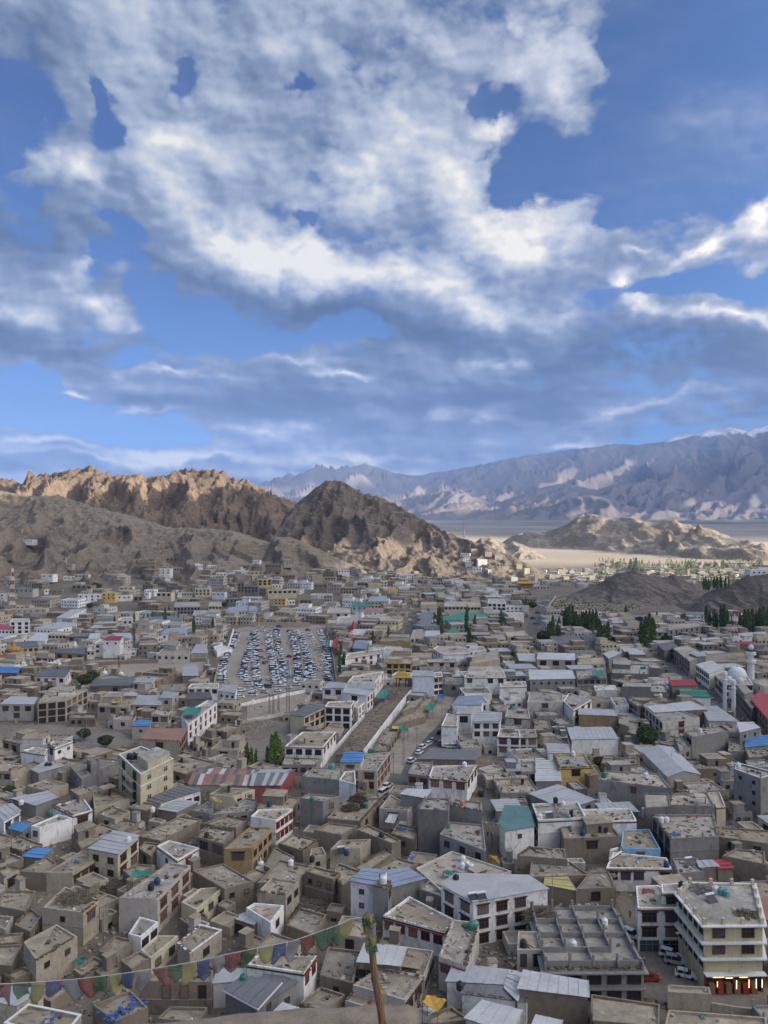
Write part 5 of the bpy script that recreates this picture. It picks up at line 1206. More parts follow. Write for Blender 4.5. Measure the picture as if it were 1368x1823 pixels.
# ------------------------------------------------------------------ ground sheets: streets, yards, lots
def gmat(name, a_, b_, s=.5, rough=.95, rock_=False):
    m, w, b = newmat(name, rough); p = pos(w); n_ = w.noise(p, s, 8, .7, .4); n2_ = w.noise(p, .04, 4, .6)
    f = w.m('ADD', w.m('MULTIPLY', n_, .6), w.m('MULTIPLY', n2_, .4))
    w.put(b.inputs['Base Color'], w.ramp(f, [(.38, a_), (.6, b_)]))
    bu = w.n('ShaderNodeBump'); bu.inputs['Strength'].default_value = .9 if rock_ else .4; bu.inputs['Distance'].default_value = .5 if rock_ else .06
    w.put(bu.inputs['Height'], n_); w.put(b.inputs['Normal'], bu.outputs[0]); M[name] = m
gmat('lot_dirt', (.21, .19, .16), (.33, .30, .255)); gmat('asphalt', (.075, .075, .078), (.13, .128, .124), 1.2); gmat('dust', (.24, .205, .16), (.36, .315, .25), .4)
gmat('lane_dirt', (.15, .135, .115), (.24, .215, .18), .8); gmat('stony', (.07, .06, .05), (.27, .22, .165), 1.1, rock_=True); gmat('paving', (.10, .098, .095), (.17, .165, .155), 1.4)
gmat('scrubland', (.12, .11, .085), (.33, .29, .22), .22, rock_=True)
PATCH = []
def patch(name, T, text, mat, z=.03, struct=True):
    W_ = ccw([ray(*unT(T, *map(float, s_.split(','))), 0) for s_ in text.split()])
    a = MB(); tr = tessellate_polygon([[Vector((*p, 0)) for p in W_]])
    a.v = [(p[0], p[1], z) for p in W_]
    for t in tr: 
        t = list(t); v = [a.v[i] for i in t]
        if (v[1][0]-v[0][0])*(v[2][1]-v[0][1])-(v[1][1]-v[0][1])*(v[2][0]-v[0][0]) < 0: t.reverse()
        a.f.append(tuple(t)); a.mi.append(0)
    tag(a.build(name, M[mat]), kind='structure'); PATCH.append(W_); return W_
patch('car_park_ground', 'P', '200,60 420,20 860,15 1140,20 1215,300 1250,600 1000,650 600,720 250,810 20,830 20,560 60,400 130,230', 'lot_dirt', .04)
patch('bare_field', 'D', '480,405 1090,392 1092,470 1050,487 700,492 560,470 390,440', 'dust', .05)
patch('dirt_lot', 'E', '0,610 300,580 350,590 280,650 225,690 0,725', 'dust', .05)
patch('lane', 'E', '740,575 700,600 560,760 480,860 400,960 370,1010 420,1015 520,890 660,700 780,560', 'lane_dirt', .06)
patch('dirt_lot', 'E', '990,590 1100,600 1080,650 1020,740 960,800 900,900 830,1060 700,1071 640,900 760,840 930,700', 'dust', .05)
patch('street', 'E', '1030,740 1010,830 950,880 900,940 870,1010 850,1071 790,1071 830,970 880,890 960,800', 'paving', .08)
patch('street', 'B', '860,0 800,60 760,110 700,150 690,130 720,60 760,-10', 'paving', .09)
patch('main_street', 'c', '1150,560 1200,556 1120,690 1088,820 1080,900 990,900 1010,800 1050,700', 'asphalt', .08)
patch('bazaar_street', 'F', '770,352 815,350 900,425 990,500 1080,565 1200,640 1400,760 1400,850 1240,735 1120,680 1040,615 900,500 800,400', 'paving', .08)
patch('small_road', 'c', '165,645 205,645 215,800 150,880 120,880 170,760', 'asphalt', .08)
patch('market_lane', 'B', '1240,60 1300,140 1290,260 1310,420 1340,470 1400,500 1290,300 1260,180', 'paving', .08)
patch('car_street', 'C', '620,600 690,690 720,760 900,950 1040,1085 1400,1115 1400,1215 1080,1215 820,1190 700,1150 720,1010 640,800 575,650', 'lane_dirt', .08)
patch('scrubland', 'F', '195,160 262,62 500,66 720,112 700,135 560,142 500,158 480,170 330,172', 'scrubland', .05)
patch('dry_gully', 'D', '0,745 330,745 420,720 600,770 720,830 640,880 540,905 400,880 120,800 0,880', 'lane_dirt', .05)
patch('yard', 'E', '0,740 170,720 230,750 200,830 180,860 0,1000', 'lane_dirt', .05)
# the raised stony embankment beside the white retaining wall
def embankment():
    top = ccw([ray(*unT('E', x, y), 3.0) for x, y in ((768, 545), (866, 562), (800, 640), (700, 770), (614, 882), (520, 900), (470, 905), (600, 745), (690, 640))])
    bm = MB(); bm.prism(top, -.5, 3.0)
    o = bm.build('embankment', M['stony']); tag(o, kind='structure'); PATCH.append(top)
    q = random.Random(4); st = MB(); xs = [p[0] for p in top]; ys = [p[1] for p in top]
    for i in range(1400):
        x, y = q.uniform(min(xs), max(xs)), q.uniform(min(ys), max(ys))
        if inpoly(x, y, top):
            s = q.uniform(.12, .5); M_ = Matrix.Translation((x, y, 3)) @ Matrix.Rotation(q.uniform(0, 3), 4, 'Z') @ Matrix.Rotation(q.uniform(-.4, .4), 4, 'X')
            st.box(-s, s, -s*.7, s*.7, -s*.4, s*.5, M=M_)
    tag(st.build('stones', M['stony']), kind='stuff')
    a = [ray(*unT('E', x, y), 3.2) for x, y in ((868, 562), (802, 640), (702, 770), (616, 884))]
    wall_line('retaining_wall', [(x+.25, y) for x, y in a], .5, 3.6, 'wall_W', 'long white retaining wall holding up the stony embankment', 'wall')
def wall_line(name, pts, th, h, mat, label, cat='wall', z=0, posts=0, group=None):
    a = MB()
    r = empty(name, (pts[0][0], pts[0][1], z)); tag(r, label, cat, group)
    for i in range(len(pts)-1):
        p, q_ = Vector(pts[i])-Vector(pts[0]), Vector(pts[i+1])-Vector(pts[0]); e = (q_-p); n_ = Vector((-e.y, e.x)).normalized()*th/2
        a.prism(ccw([tuple(p-n_), tuple(q_-n_), tuple(q_+n_), tuple(p+n_)]), -.5, h)
    a.build('wall', M[mat], r)
    if posts:
        pm = MB(); pm.box(-.3, .3, -.3, .3, -.3, h+.45); pm.box(-.38, .38, -.38, .38, h+.45, h+.6); me = pm.mesh('post', M[mat])
        for i in range(len(pts)-1):
            p, q_ = Vector(pts[i]), Vector(pts[i+1]); n_ = max(1, int((q_-p).length/posts))
            for k in range(n_+(i == len(pts)-2)):
                c = p.lerp(q_, k/n_)-Vector(pts[0]); o = link(bpy.data.objects.new('post', me), r); o.location = (c.x, c.y, 0); o.rotation_euler.z = math.atan2((q_-p).y, (q_-p).x)
    return r
embankment()
def wl(T, text, h, mat, label, th=.4, posts=0, z=0):
    W_ = [ray(*unT(T, *map(float, s_.split(','))), z+h) for s_ in text.split()]
    wall_line('boundary_wall', W_, th, h, mat, label, z=z, posts=posts)
wl('P', '255,815 400,785 560,752 740,705 925,672', 1.6, 'wall_W', 'long white wall with posts along the near side of the car park', .45, 6)
wl('P', '1010,660 985,720 930,780 860,850', 1.8, 'wall_O', 'curved white wall with posts right of the dirt lot', .45, 5)
wl('E', '340,590 285,640 228,688', 1.8, 'wall_O', 'white wall running down to the cream slate-roofed house', .45, 5)
wl('E', '228,672 100,697 0,718 -60,728', 1.5, 'wall_O', 'low white wall between the dirt lot and the rubble yard', .45, 6)
wl('P', '205,50 175,150 150,245', 2.4, 'wall_W', 'bright white wall bounding the far left of the car park', .6)
wl('P', '55,400 30,500 10,590', 2.2, 'wall_L', 'tan wall along the left flank of the car park', .5)
wl('P', '1130,40 1170,140 1215,330 1250,560', 2.2, 'wall_G', 'grey wall along the right flank of the car park', .4)
wl('b', '418,750 560,750 690,752 840,752', 4.0, 'wall_L', 'long tan wall closing the far end of the car park', .6)
wl('D', '395,420 700,402 1090,392', 2.2, 'wall_N', 'low mud wall behind the bare field')
wl('D', '1105,395 1095,450 1060,490', 3, 'wall_L', 'tan wall on the right of the bare field')
wl('E', '620,690 560,755 495,830 440,890 380,960', 1.8, 'wall_W', 'white wall beside the lane left of the embankment', .4)
wl('F', '262,58 235,95 205,140 190,165', 2.2, 'wall_H', 'pale wall between the main street and the scrubland')
wl('F', '480,160 560,152 622,150', 3.4, 'wall_W', 'bright white wall with niches beyond the poplars', .6)
wl('C', '1075,1185 1200,1205 1345,1222', 1.6, 'wall_L', 'low tan wall along the near side of the car street')
wl('C', '330,640 250,700 170,760', 1.2, 'wall_G', 'low grey wall left of the unfinished concrete frame')
wl('D', '1330,730 1200,760 1100,830 1060,900', 1.6, 'wall_N', 'curving stone wall round the rubble yard')

# ------------------------------------------------------------------ buildings with a shape of their own
def quadW(T, text, h):
    pts = [tuple(float(v) for v in s_.split(',')) for s_ in text.split()]; return from_px(T, pts, h)
def bil(P, u, v):      # P: near-left, near-right, far-right, far-left
    a = Vector(P[0]).lerp(Vector(P[1]), u); b = Vector(P[3]).lerp(Vector(P[2]), u); return a.lerp(b, v)
def unfinished():
    h = 6.5
    W_, g = quadW('C', '205,1010 722,1008 560,692 130,690', h)
    r = house(W_, g, h, 'G', 'c', '0/5x2v', 'unfinished concrete building with bare columns and low cell walls on its deck', par=.25, opts='n', cat='unfinished building')
    cx, cy = r.location.x, r.location.y; P = W_
    q = random.Random(3); col = MB(); col.box(-.2, .2, -.2, .2, -.3, 2.3); me = col.mesh('column', M['wall_G'])
    for i in range(5):
        for j in range(5):
            if q.random() < .12: continue
            p = bil(P, .02+i*.24, .03+j*.235); o = link(bpy.data.objects.new('column', me), r); o.location = (p.x-cx, p.y-cy, h); o.scale.z = q.uniform(.55, 1.15); o.rotation_euler.z = .1
    for j in range(5):
        for i in range(4):
            if q.random() < .2: continue
            a, b = bil(P, .02+i*.24, .03+j*.235), bil(P, .02+(i+1)*.24, .03+j*.235)
            low_wall(r, a, b, cx, cy, h-.3, h+(1.2 if j == 0 else .8))
    for i in range(5):
        for j in range(4):
            if i in (1, 3) and q.random() < .3: continue
            a, b = bil(P, .02+i*.24, .03+j*.235), bil(P, .02+i*.24, .03+(j+1)*.235)
            low_wall(r, a, b, cx, cy, h-.3, h+.85)
    s_ = MB(); O = inset([(p[0]-cx, p[1]-cy) for p in ccw(list(P))], -.7); s_.prism(O, h-.75, h-.45); s_.build('floor_slab', M['wall_G'], r)
    s_ = MB(); s_.prism(inset(O, .3), 2.7, 2.95); s_.build('floor_slab', M['wall_G'], r)
def low_wall(r, a, b, cx, cy, z0, z1):
    e = (b-a); n_ = Vector((-e.y, e.x)).normalized()*.11; c = Vector((cx, cy)); w_ = MB()
    w_.prism(ccw([tuple(a-n_-c), tuple(b-n_-c), tuple(b+n_-c), tuple(a+n_-c)]), z0, z1); w_.build('low_wall', M['wall_G'], r)
unfinished()
plain('lamp_warm', (1, .8, .5), .5, emit=(1, .62, .3, 1.3)); plain('shop_red', (.30, .05, .04)); plain('shop_goods', (.25, .14, .07))
def corner_building():
    h = 12.8
    W_, g = quadW('C', '1035,775 900,615 960,560 1290,567 1340,772', h)
    r = house(W_, g, h, 'K', 'c', '5x3v/2x2b', 'olive-cream corner building with white ledges and a brightly lit shop', opts='n', par=.3)
    for o in list(r.children):
        if o.name.startswith('window') and o.location.z < 4.2:
            for c in list(o.children): bpy.data.objects.remove(c)
            bpy.data.objects.remove(o)
    cx, cy = r.location.x, r.location.y; L = [(p[0]-cx, p[1]-cy) for p in ccw(list(W_))]
    for z in (h-.25, h-3.45, h-6.45, ): 
        s_ = MB(); s_.ring(inset(L, -.75), inset(L, .1), z-.12, z+.1); s_.prism(inset(L, -.75), z-.14, z-.12); s_.build('ledge', M['white_paint'], r)
    O = inset(L, -.3)
    for i in range(5):
        a, b = Vector(L[i]), Vector(L[(i+1) % 5]); n_ = max(2, int((b-a).length/3.5)); pm = MB(); pm.box(-.3, .3, -.3, .3, -.2, 1.0); me = pm.mesh('parapet_post', M['wall_C'])
        for k in range(n_): o = link(bpy.data.objects.new('parapet_post', me), r); p = a.lerp(b, k/n_); o.location = (p.x*.985, p.y*.985, h)
    # shop along the front: find the front edge (the one whose middle is nearest and faces the camera)
    n0 = Vector(ray(*unT('C', 1035, 775), g+h))-Vector((cx, cy)); n1 = Vector(ray(*unT('C', 1340, 772), g+h))-Vector((cx, cy)); e = n1-n0; ang = math.atan2(e.y, e.x); Ld = e.length
    def on(nm, x0, x1, y0, y1, z0, z1, mat, par_=r):
        b = MB(); b.box(x0, x1, y0, y1, z0, z1); o = b.build(nm, M[mat], par_); o.location = (n0.x, n0.y, 0); o.rotation_euler.z = ang; return o
    on('shop_front', .3, Ld-.3, -.06, .02, .1, 3.6, 'dark_hole')
    on('shop_canopy', -.2, Ld+.2, -1.5, -.07, 3.7, 3.85, 'white_paint')
    on('sign', 4.2, 8.6, -.95, -.85, 4.3, 4.8, 'wall_C')
    for k in range(6): x0 = .6+k*(Ld-1.6)/6; on('shop_shelf', x0, x0+1.1, -1.0, -.1, .1, 2.0+.3*(k % 2), ('shop_goods', 'shop_red', 'shop_goods')[k % 3])
    for x0, x1, z0, z1 in ((1.2, 3.3, 3.35, 3.43), (3.6, 4.9, 3.2, 3.28), (6.2, 7.7, 3.3, 3.38), (7.95, 8.03, 1.4, 2.9), (9.3, 9.38, 1.3, 3.0), (10.4, 10.48, 1.4, 2.9), (2.0, 2.08, 1.6, 2.6), (5.6, 5.68, 1.2, 2.8)): 
        if x1 < Ld: on('lamp_tube', x0, x1, -1.1, -1.04, z0, z1, 'lamp_warm')
    for k in range(5): on('pillar', k*(Ld-.3)/4, k*(Ld-.3)/4+.3, -.3, -.08, 0, 3.6, 'red_paint')
corner_building()
def gable(T, text, h, rise, wall, roof, label, axis=0, name='shed', cat='shed', over=.35, npan=10):
    """text: near-left, near-right, far-right, far-left eave corners; axis 0: ridge runs near to far"""
    W_, g = quadW(T, text, h); cx = sum(p[0] for p in W_)/4; cy = sum(p[1] for p in W_)/4
    r = empty(name, (cx, cy, g)); tag(r, label, cat, 'buildings of the hillside town')
    L = [Vector((p[0]-cx, p[1]-cy)) for p in W_]
    if axis: L = [L[1], L[2], L[3], L[0]]
    n0, n1, f1, f0 = L; mn, mf = (n0+n1)/2, (f0+f1)/2
    a = MB(); P = ccw([tuple(p) for p in L]); a.prism(P, -2, h, bot=False, top=False)
    a.poly([(*n0, h), (*n1, h), (*mn, h+rise)]); a.poly([(*f1, h), (*f0, h), (*mf, h+rise)]); a.build('wall', M['wall_'+wall], r)
    FOOT.append((cx, cy, [tuple(p) for p in W_], h, g)); HOUSES.append((r, cx, cy, label))
    d = (mf-mn).normalized()*over
    for (e0, e1) in ((n0, f0), (n1, f1)):
        o_ = ((e0-mn)).normalized()*over; dz = rise/((e0-mn).length)*over
        A, B_ = Vector((*(e0+o_-d), h-dz+.06)), Vector((*(e1+o_+d), h-dz+.06)); C_, D_ = Vector((*(mf+d), h+rise+.06)), Vector((*(mn-d), h+rise+.06))
        for i in range(npan):
            u0, u1 = i/npan, (i+1)/npan; zz = Vector((0, 0, .04*(i % 2)+rnd.uniform(0, .02)))
            q4 = [A.lerp(B_, u0)+zz, A.lerp(B_, u1)+zz, D_.lerp(C_, u1)+zz, D_.lerp(C_, u0)+zz]; T_ = Vector((0, 0, .08)); c = MB()
            c.poly([tuple(v+T_) for v in q4]); c.poly([tuple(v) for v in q4[::-1]])
            for s_ in range(4): v0, v1 = q4[s_], q4[(s_+1) % 4]; c.poly([tuple(v0), tuple(v1), tuple(v1+T_), tuple(v0+T_)])
            c.build('roof_panel', M['roof_'+(roof if len(roof) == 1 else roof[min(len(roof)-1, int(rnd.random()*len(roof)))])], r)
    return r
gable('F', '846,1002 1013,990 872,852 716,872', 5.2, 1.5, 'H', 't', 'long gable-roofed shed with pale blue-grey metal sheets beside the willow', npan=12)
gable('I', '336,1397 446,1399 456,1371 352,1368', 4.6, .7, 'L', 'kxkp', 'long shed with rust-streaked patchwork sheets on its roof', axis=1, npan=14)
gable('I', '447,1399 500,1398 526,1371 457,1371', 5.2, 1.4, 'R_', 'tts', 'red-walled shed with grey-blue hipped metal roof, joined to the rusty one', axis=1, npan=8)
# ------------------------------------------------------------------ mosque, shrines, gate, masts
def at(px, py, z=0.0): x, y = ray(px, py, z); return x, y
def dome_prof(R_, z0, k=1.15, n=7): return [(R_*math.cos(i/n*math.pi/2)**.8+.02, z0+R_*k*math.sin(i/n*math.pi/2)) for i in range(n+1)]
def mosque():
    W_, g = quadW('F', '1135,520 1290,522 1262,478 1142,482', 9)
    r = house(W_, g, 9, 'W', 'n', '5x3b', 'white mosque hall with a dome and twin slim towers facing the bazaar', name='mosque', cat='mosque', opts='n')
    def add(nm, x, y, prof, n=14, mat='white_paint', par_=r, z=0):
        b = MB(); b.lathe(prof, n); o = b.build(nm, M[mat], par_, smooth=False); o.location = (x-r.location.x, y-r.location.y, z) if par_ is r else (x, y, z); return o
    x, y = at(900+1207/2.923, 1040+485/2.923, 9.5); dm = add('dome', x, y, [(4.1, 8.8), (4.1, 10.2)]+dome_prof(4.4, 10.2, 1.0), 18)
    f = MB(); f.lathe([(.2, 14.3), (.35, 14.8), (.08, 15.2), (.04, 16.2)], 8); f.build('finial', M['gold'], dm)
    for fx, fy in ((1165, 500), (1225, 508)): 
        x, y = at(900+fx/2.923, 1040+fy/2.923, 9.5); add('dome', x, y, [(1.3, 8.8), (1.3, 9.8)]+dome_prof(1.5, 9.8, 1.1), 10)
    for fx, fy, ht in ((1143, 690, 20.5), (1188, 700, 17.5)):
        x, y = at(900+fx/2.923, 1040+fy/2.923, 0); add('tower', x, y, [(.95, -.5), (.9, ht-4.6), (1.25, ht-4.4), (1.25, ht-4.0), (.85, ht-3.9), (.85, ht-2.2), (1.2, ht-2.1), (1.2, ht-1.9)]+dome_prof(1.1, ht-1.9, 1.4), 10)
    FOOT.append((x, y, [at(900+1130/2.923, 1040+700/2.923), at(900+1200/2.923, 1040+700/2.923), at(900+1200/2.923, 1040+670/2.923), at(900+1130/2.923, 1040+670/2.923)], 3, 0))
mosque()
def minaret():
    x, y = at(900+1279/2.923, 1225, 0); r = empty('minaret', (x, y, 0)); tag(r, 'tall white minaret with ringed balconies right of the mosque dome', 'minaret')
    b = MB(); b.lathe([(1.9, -.5), (1.8, 10.5), (1.7, 13)], 8); b.build('shaft', M['white_paint'], r)
    for z in (13.0, 17.2): b = MB(); b.lathe([(1.7, z-.5), (2.6, z), (2.6, z+.25), (2.45, z+.25), (2.45, z+1.0), (2.55, z+1.0), (2.55, z+1.1), (1.4, z+1.1)], 10); b.build('balcony', M['white_paint'], r)
    b = MB(); b.lathe([(1.45, 13.5), (1.4, 17.2)], 8); b.build('shaft', M['white_paint'], r)
    b = MB(); b.lathe([(1.2, 17.9), (1.15, 20.4), (1.5, 20.5), (1.5, 20.7)]+dome_prof(1.35, 20.7, 1.1), 10); d = b.build('dome', M['white_paint'], r)
    b = MB(); b.lathe([(.12, 22.1), (.2, 22.5), (.04, 23.3)], 6); b.build('finial', M['gold'], d)
    for k in range(8): a = k*math.pi/4+.39; c = MB(); c.box(-.3, .3, -.05, .05, 18.5, 19.9); o = c.build('opening', M['dark_hole'], r); o.location = (math.sin(a)*1.2, math.cos(a)*1.2, 0); o.rotation_euler.z = -a
minaret()
def stupa(T, px, py, hpx, mat, label, k=.5):
    px, py = unT(T, px, py); hpx /= TILES[T][2]; x, y = at(px, py, 0); H_ = hpx/F*y; g = 0
    r = empty('stupa', (x, y, g)); tag(r, label, 'stupa', 'white shrines of the town' if mat == 'white_paint' else None)
    b = MB(); w_ = H_*k
    for i, (s, z0, z1) in enumerate(((1, 0, .16), (.86, .16, .26), (.74, .26, .34), (.62, .34, .42))): b.box(-w_*s/2, w_*s/2, -w_*s/2, w_*s/2, H_*z0-(.5 if i == 0 else 0), H_*z1)
    b.build('base', M[mat], r)
    b = MB(); b.lathe([(w_*.22, H_*.42), (w_*.30, H_*.52), (w_*.28, H_*.62), (w_*.12, H_*.68)], 10); b.build('dome', M[mat], r)
    b = MB(); b.lathe([(w_*.10, H_*.68), (w_*.085, H_*.72), (w_*.02, H_*.96), (.04, H_)], 8); b.build('spire', M['gold' if mat == 'white_paint' and H_ > 7 else mat], r)
    FOOT.append((x, y, [(x-w_/2, y-w_/2), (x+w_/2, y-w_/2), (x+w_/2, y+w_/2), (x-w_/2, y+w_/2)], H_, 0))
plain('orange_plaster', (.42, .23, .07), .85)
stupa('D', 72, 402, 105, 'orange_plaster', 'large orange stepped stupa near the left edge', 1.15)
stupa('D', 125, 452, 60, 'white_paint', 'single white shrine right below the orange stupa', .7)
for i, (sx, sy) in enumerate(((213, 452), (232, 450), (251, 447), (270, 444), (289, 440), (308, 436))):
    stupa('D', sx, sy, 46, 'white_paint', ('leftmost', 'second', 'third', 'fourth', 'fifth', 'rightmost')[i]+' shrine in the tight white row behind the white villa', .75)
stupa('D', 360, 338, 42, 'white_paint', 'white shrine behind the ochre-fronted low house, left one', .9)
stupa('D', 440, 342, 42, 'white_paint', 'white shrine left of the gleaming white house', .8)
stupa('D', 455, 525, 76, 'white_paint', 'large white shrine beside the round bush, left of three', .75)
stupa('D', 553, 505, 66, 'white_paint', 'large white shrine at the field corner, middle of three', .8)
stupa('D', 641, 507, 60, 'white_paint', 'white shrine standing alone on the bare field, right of three', .8)
stupa('B', 72, 510, 78, 'white_paint', 'small white shrine in the stone lane by the ochre house', .8)
stupa('B', 955, 1290, 95, 'white_paint', 'white domed shrine at the bottom edge right of the mud parapet', 1.1)
def gate():
    x, y = at(717, 1222, 0); r = empty('gate', (x, y, 0)); tag(r, 'golden-roofed gateway at the head of the stony embankment', 'gate')
    for sx in (-3.2, 3.2, -1.6, 1.6):
        b = MB(); b.box(sx-.3, sx+.3, -.3, .3, 0, 4); b.build('pillar', M['red_paint'], r)
    b = MB(); b.box(-4, 4, -.8, .8, 4, 4.9); b.build('beam', M['wall_Y'], r)
    for z, s in ((4.9, 1), (6.3, .6)):
        b = MB(); P = [(-4.8*s, -2.2*s), (4.8*s, -2.2*s), (4.8*s, 2.2*s), (-4.8*s, 2.2*s)]; Q = [(p[0]*.45, p[1]*.45) for p in P]
        for j in range(4): m_ = (j+1) % 4; b.poly([(*P[j], z), (*P[m_], z), (*Q[m_], z+1.3), (*Q[j], z+1.3)])
        b.poly([(*p, z) for p in P[::-1]]); b.poly([(*p, z+1.3) for p in Q]); b.build('roof', M['gold'], r)
gate()
def cone_kiosk():
    x, y = at(440+565/2.974, 1040+262/2.974, 0); r = empty('pavilion', (x, y, 0)); tag(r, 'little pavilion with a red cone roof behind the tented hall', 'pavilion')
    b = MB(); b.lathe([(2.6, 0), (2.6, 3.4)], 8); b.build('wall', M['white_paint'], r); b = MB(); b.lathe([(3.1, 3.3), (.1, 10)], 8); b.build('roof', M['roof_r'], r)
    FOOT.append((x, y, [(x-3, y-3), (x+3, y-3), (x+3, y+3), (x-3, y+3)], 4, 0))
cone_kiosk()
def lattice(px, pyb, H_, w0, w1, label, red=False, panels=0, name='lattice_mast', cat='mast', land=False, group=None, k=.10):
    if land: x, y, z = hit(px, pyb)
    else: x, y = at(px, pyb, 0); z = 0
    r = empty(name, (x, y, z)); tag(r, label, cat, group); n = max(4, int(H_/max(w0, 2.2)))
    for i in range(n):
        z0, z1 = H_*i/n, H_*(i+1)/n; a0, a1 = w0+(w1-w0)*i/n, w0+(w1-w0)*(i+1)/n; b = MB()
        c0 = [(-a0/2, -a0/2), (a0/2, -a0/2), (a0/2, a0/2), (-a0/2, a0/2)]; c1 = [(-a1/2, -a1/2), (a1/2, -a1/2), (a1/2, a1/2), (-a1/2, a1/2)]
        for j in range(4):
            m_ = (j+1) % 4
            b.tube([(*c0[j], z0), (*c1[j], z1)], k, 4); b.tube([(*c0[j], z0), (*c1[m_], z1)], k*.6, 3); b.tube([(*c1[j], z1), (*c0[m_], z0)], k*.6, 3); b.tube([(*c1[j], z1), (*c1[m_], z1)], k*.6, 3)
        b.build('mast_section', M['red_paint' if red and i % 2 else 'white_paint' if red else 'steel'], r)
    for i in range(panels):
        a = i*2.1; zz = H_*(.78+.2*((i*37) % 10)/10); b = MB(); b.box(-.28, .28, -.15, .15, -1.1, 1.1); o = b.build('antenna_panel', M['white_plastic'], r); o.location = (math.cos(a)*(w1*.5+.7), math.sin(a)*(w1*.5+.7), zz); o.rotation_euler.z = a+1.57
    return r
lattice(1309, 1160, 26, 3.0, 2.2, 'phone mast with white antenna panels and a red foot behind the bazaar', True, 11, k=.16)
lattice(22, 1092, 40, 3.4, 1.2, 'red and white lattice mast at the left edge', True, 4, k=.17)
lattice(11, 1092, 32, 3.2, 1.0, 'grey lattice mast at the left edge beside the red and white one', False, 3, k=.15)
lattice(1133, 1022, 16, 3.2, 1.2, 'taller lattice pylon on top of the dark mound', False, 0, land=True, k=.2)
lattice(1123, 1021, 12, 2.6, 1.0, 'shorter lattice pylon on top of the dark mound', False, 0, land=True, k=.18)
lattice(1170, 1022, 15, 4, 1.5, 'lone power pylon behind the dark mound', False, 0, land=True, k=.22)
lattice(826, 962, 28, 3.2, .8, 'thin lattice mast on the central hill shoulder', False, 0, land=True, k=.22)
lattice(513, 1272, 24, 1.4, .8, 'tall lattice lighting pole by the car park wall', False, 2, k=.09)
for i, (px_, py_) in enumerate(((480, 1270), (487, 1272), (496, 1273))): lattice(px_, py_, 9, .7, .5, ('left', 'middle', 'right')[i]+' short lattice pole of the small substation below the car park', k=.07)
lattice(640, 1112, 30, 1.2, .7, 'thin mast left of the small road in the far centre', False, 0, k=.11)
lattice(442, 1110, 22, 1.0, .6, 'slim lattice mast behind the car park', False, 0, k=.1)
def hilltop_station():
    X_, Y_, Z_ = hit(1121, 1021); r = empty('relay_station', (X_, Y_+3, Z_-1)); tag(r, 'white relay station buildings on top of the dark mound', 'relay station')
    for i, (x0, x1, y0, z1) in enumerate(((-9, -4, 0, 3.6), (-4, 2, 2, 5.2), (4, 8, 0, 4.2))):
        b = MB(); b.box(x0, x1, y0, y0+4, -2, z1); b.build('wall', M['wall_O' if i else 'wall_W'], r); b = MB(); b.box(x0-.2, x1+.2, y0-.2, y0+4.2, z1, z1+.25); b.build('roof', M['roof_s'], r)
hilltop_station()
# street lamps and utility poles
def pole_mesh(lamp):
    b = MB(); b.tube([(0, 0, -.3), (0, 0, 8)], [.11, .07], 6); pm = b.mesh('pole', M['steel'])
    c = MB(); 
    if lamp: c.tube([(0, 0, 7.9), (.5, 0, 8.5), (1.4, 0, 8.7)], .045, 5); c.box(1.2, 1.9, -.16, .16, 8.62, 8.78)
    else: c.box(-.9, .9, -.06, .06, 7.2, 7.34); c.box(-.7, .7, -.06, .06, 6.5, 6.62); [c.lathe([(.06, 7.34), (.06, 7.5)], 5, (x_, 0)) for x_ in (-.8, -.3, .3, .8)]
    return pm, c.mesh('lamp_arm' if lamp else 'crossarm', M['steel'])
_pl, _pu = pole_mesh(True), pole_mesh(False)
def pole(T, px, py, H_, lamp, label):
    x, y = at(*unT(T, px, py), 0); r = empty('street_lamp' if lamp else 'utility_pole', (x, y, 0), rnd.uniform(-1, 4)); r.scale = (1, 1, H_/8)
    tag(r, label, 'street lamp' if lamp else 'utility pole', 'lamps and poles along the lanes'); pm, am = _pl if lamp else _pu
    link(bpy.data.objects.new('pole', pm), r); link(bpy.data.objects.new('lamp_arm' if lamp else 'crossarm', am), r)
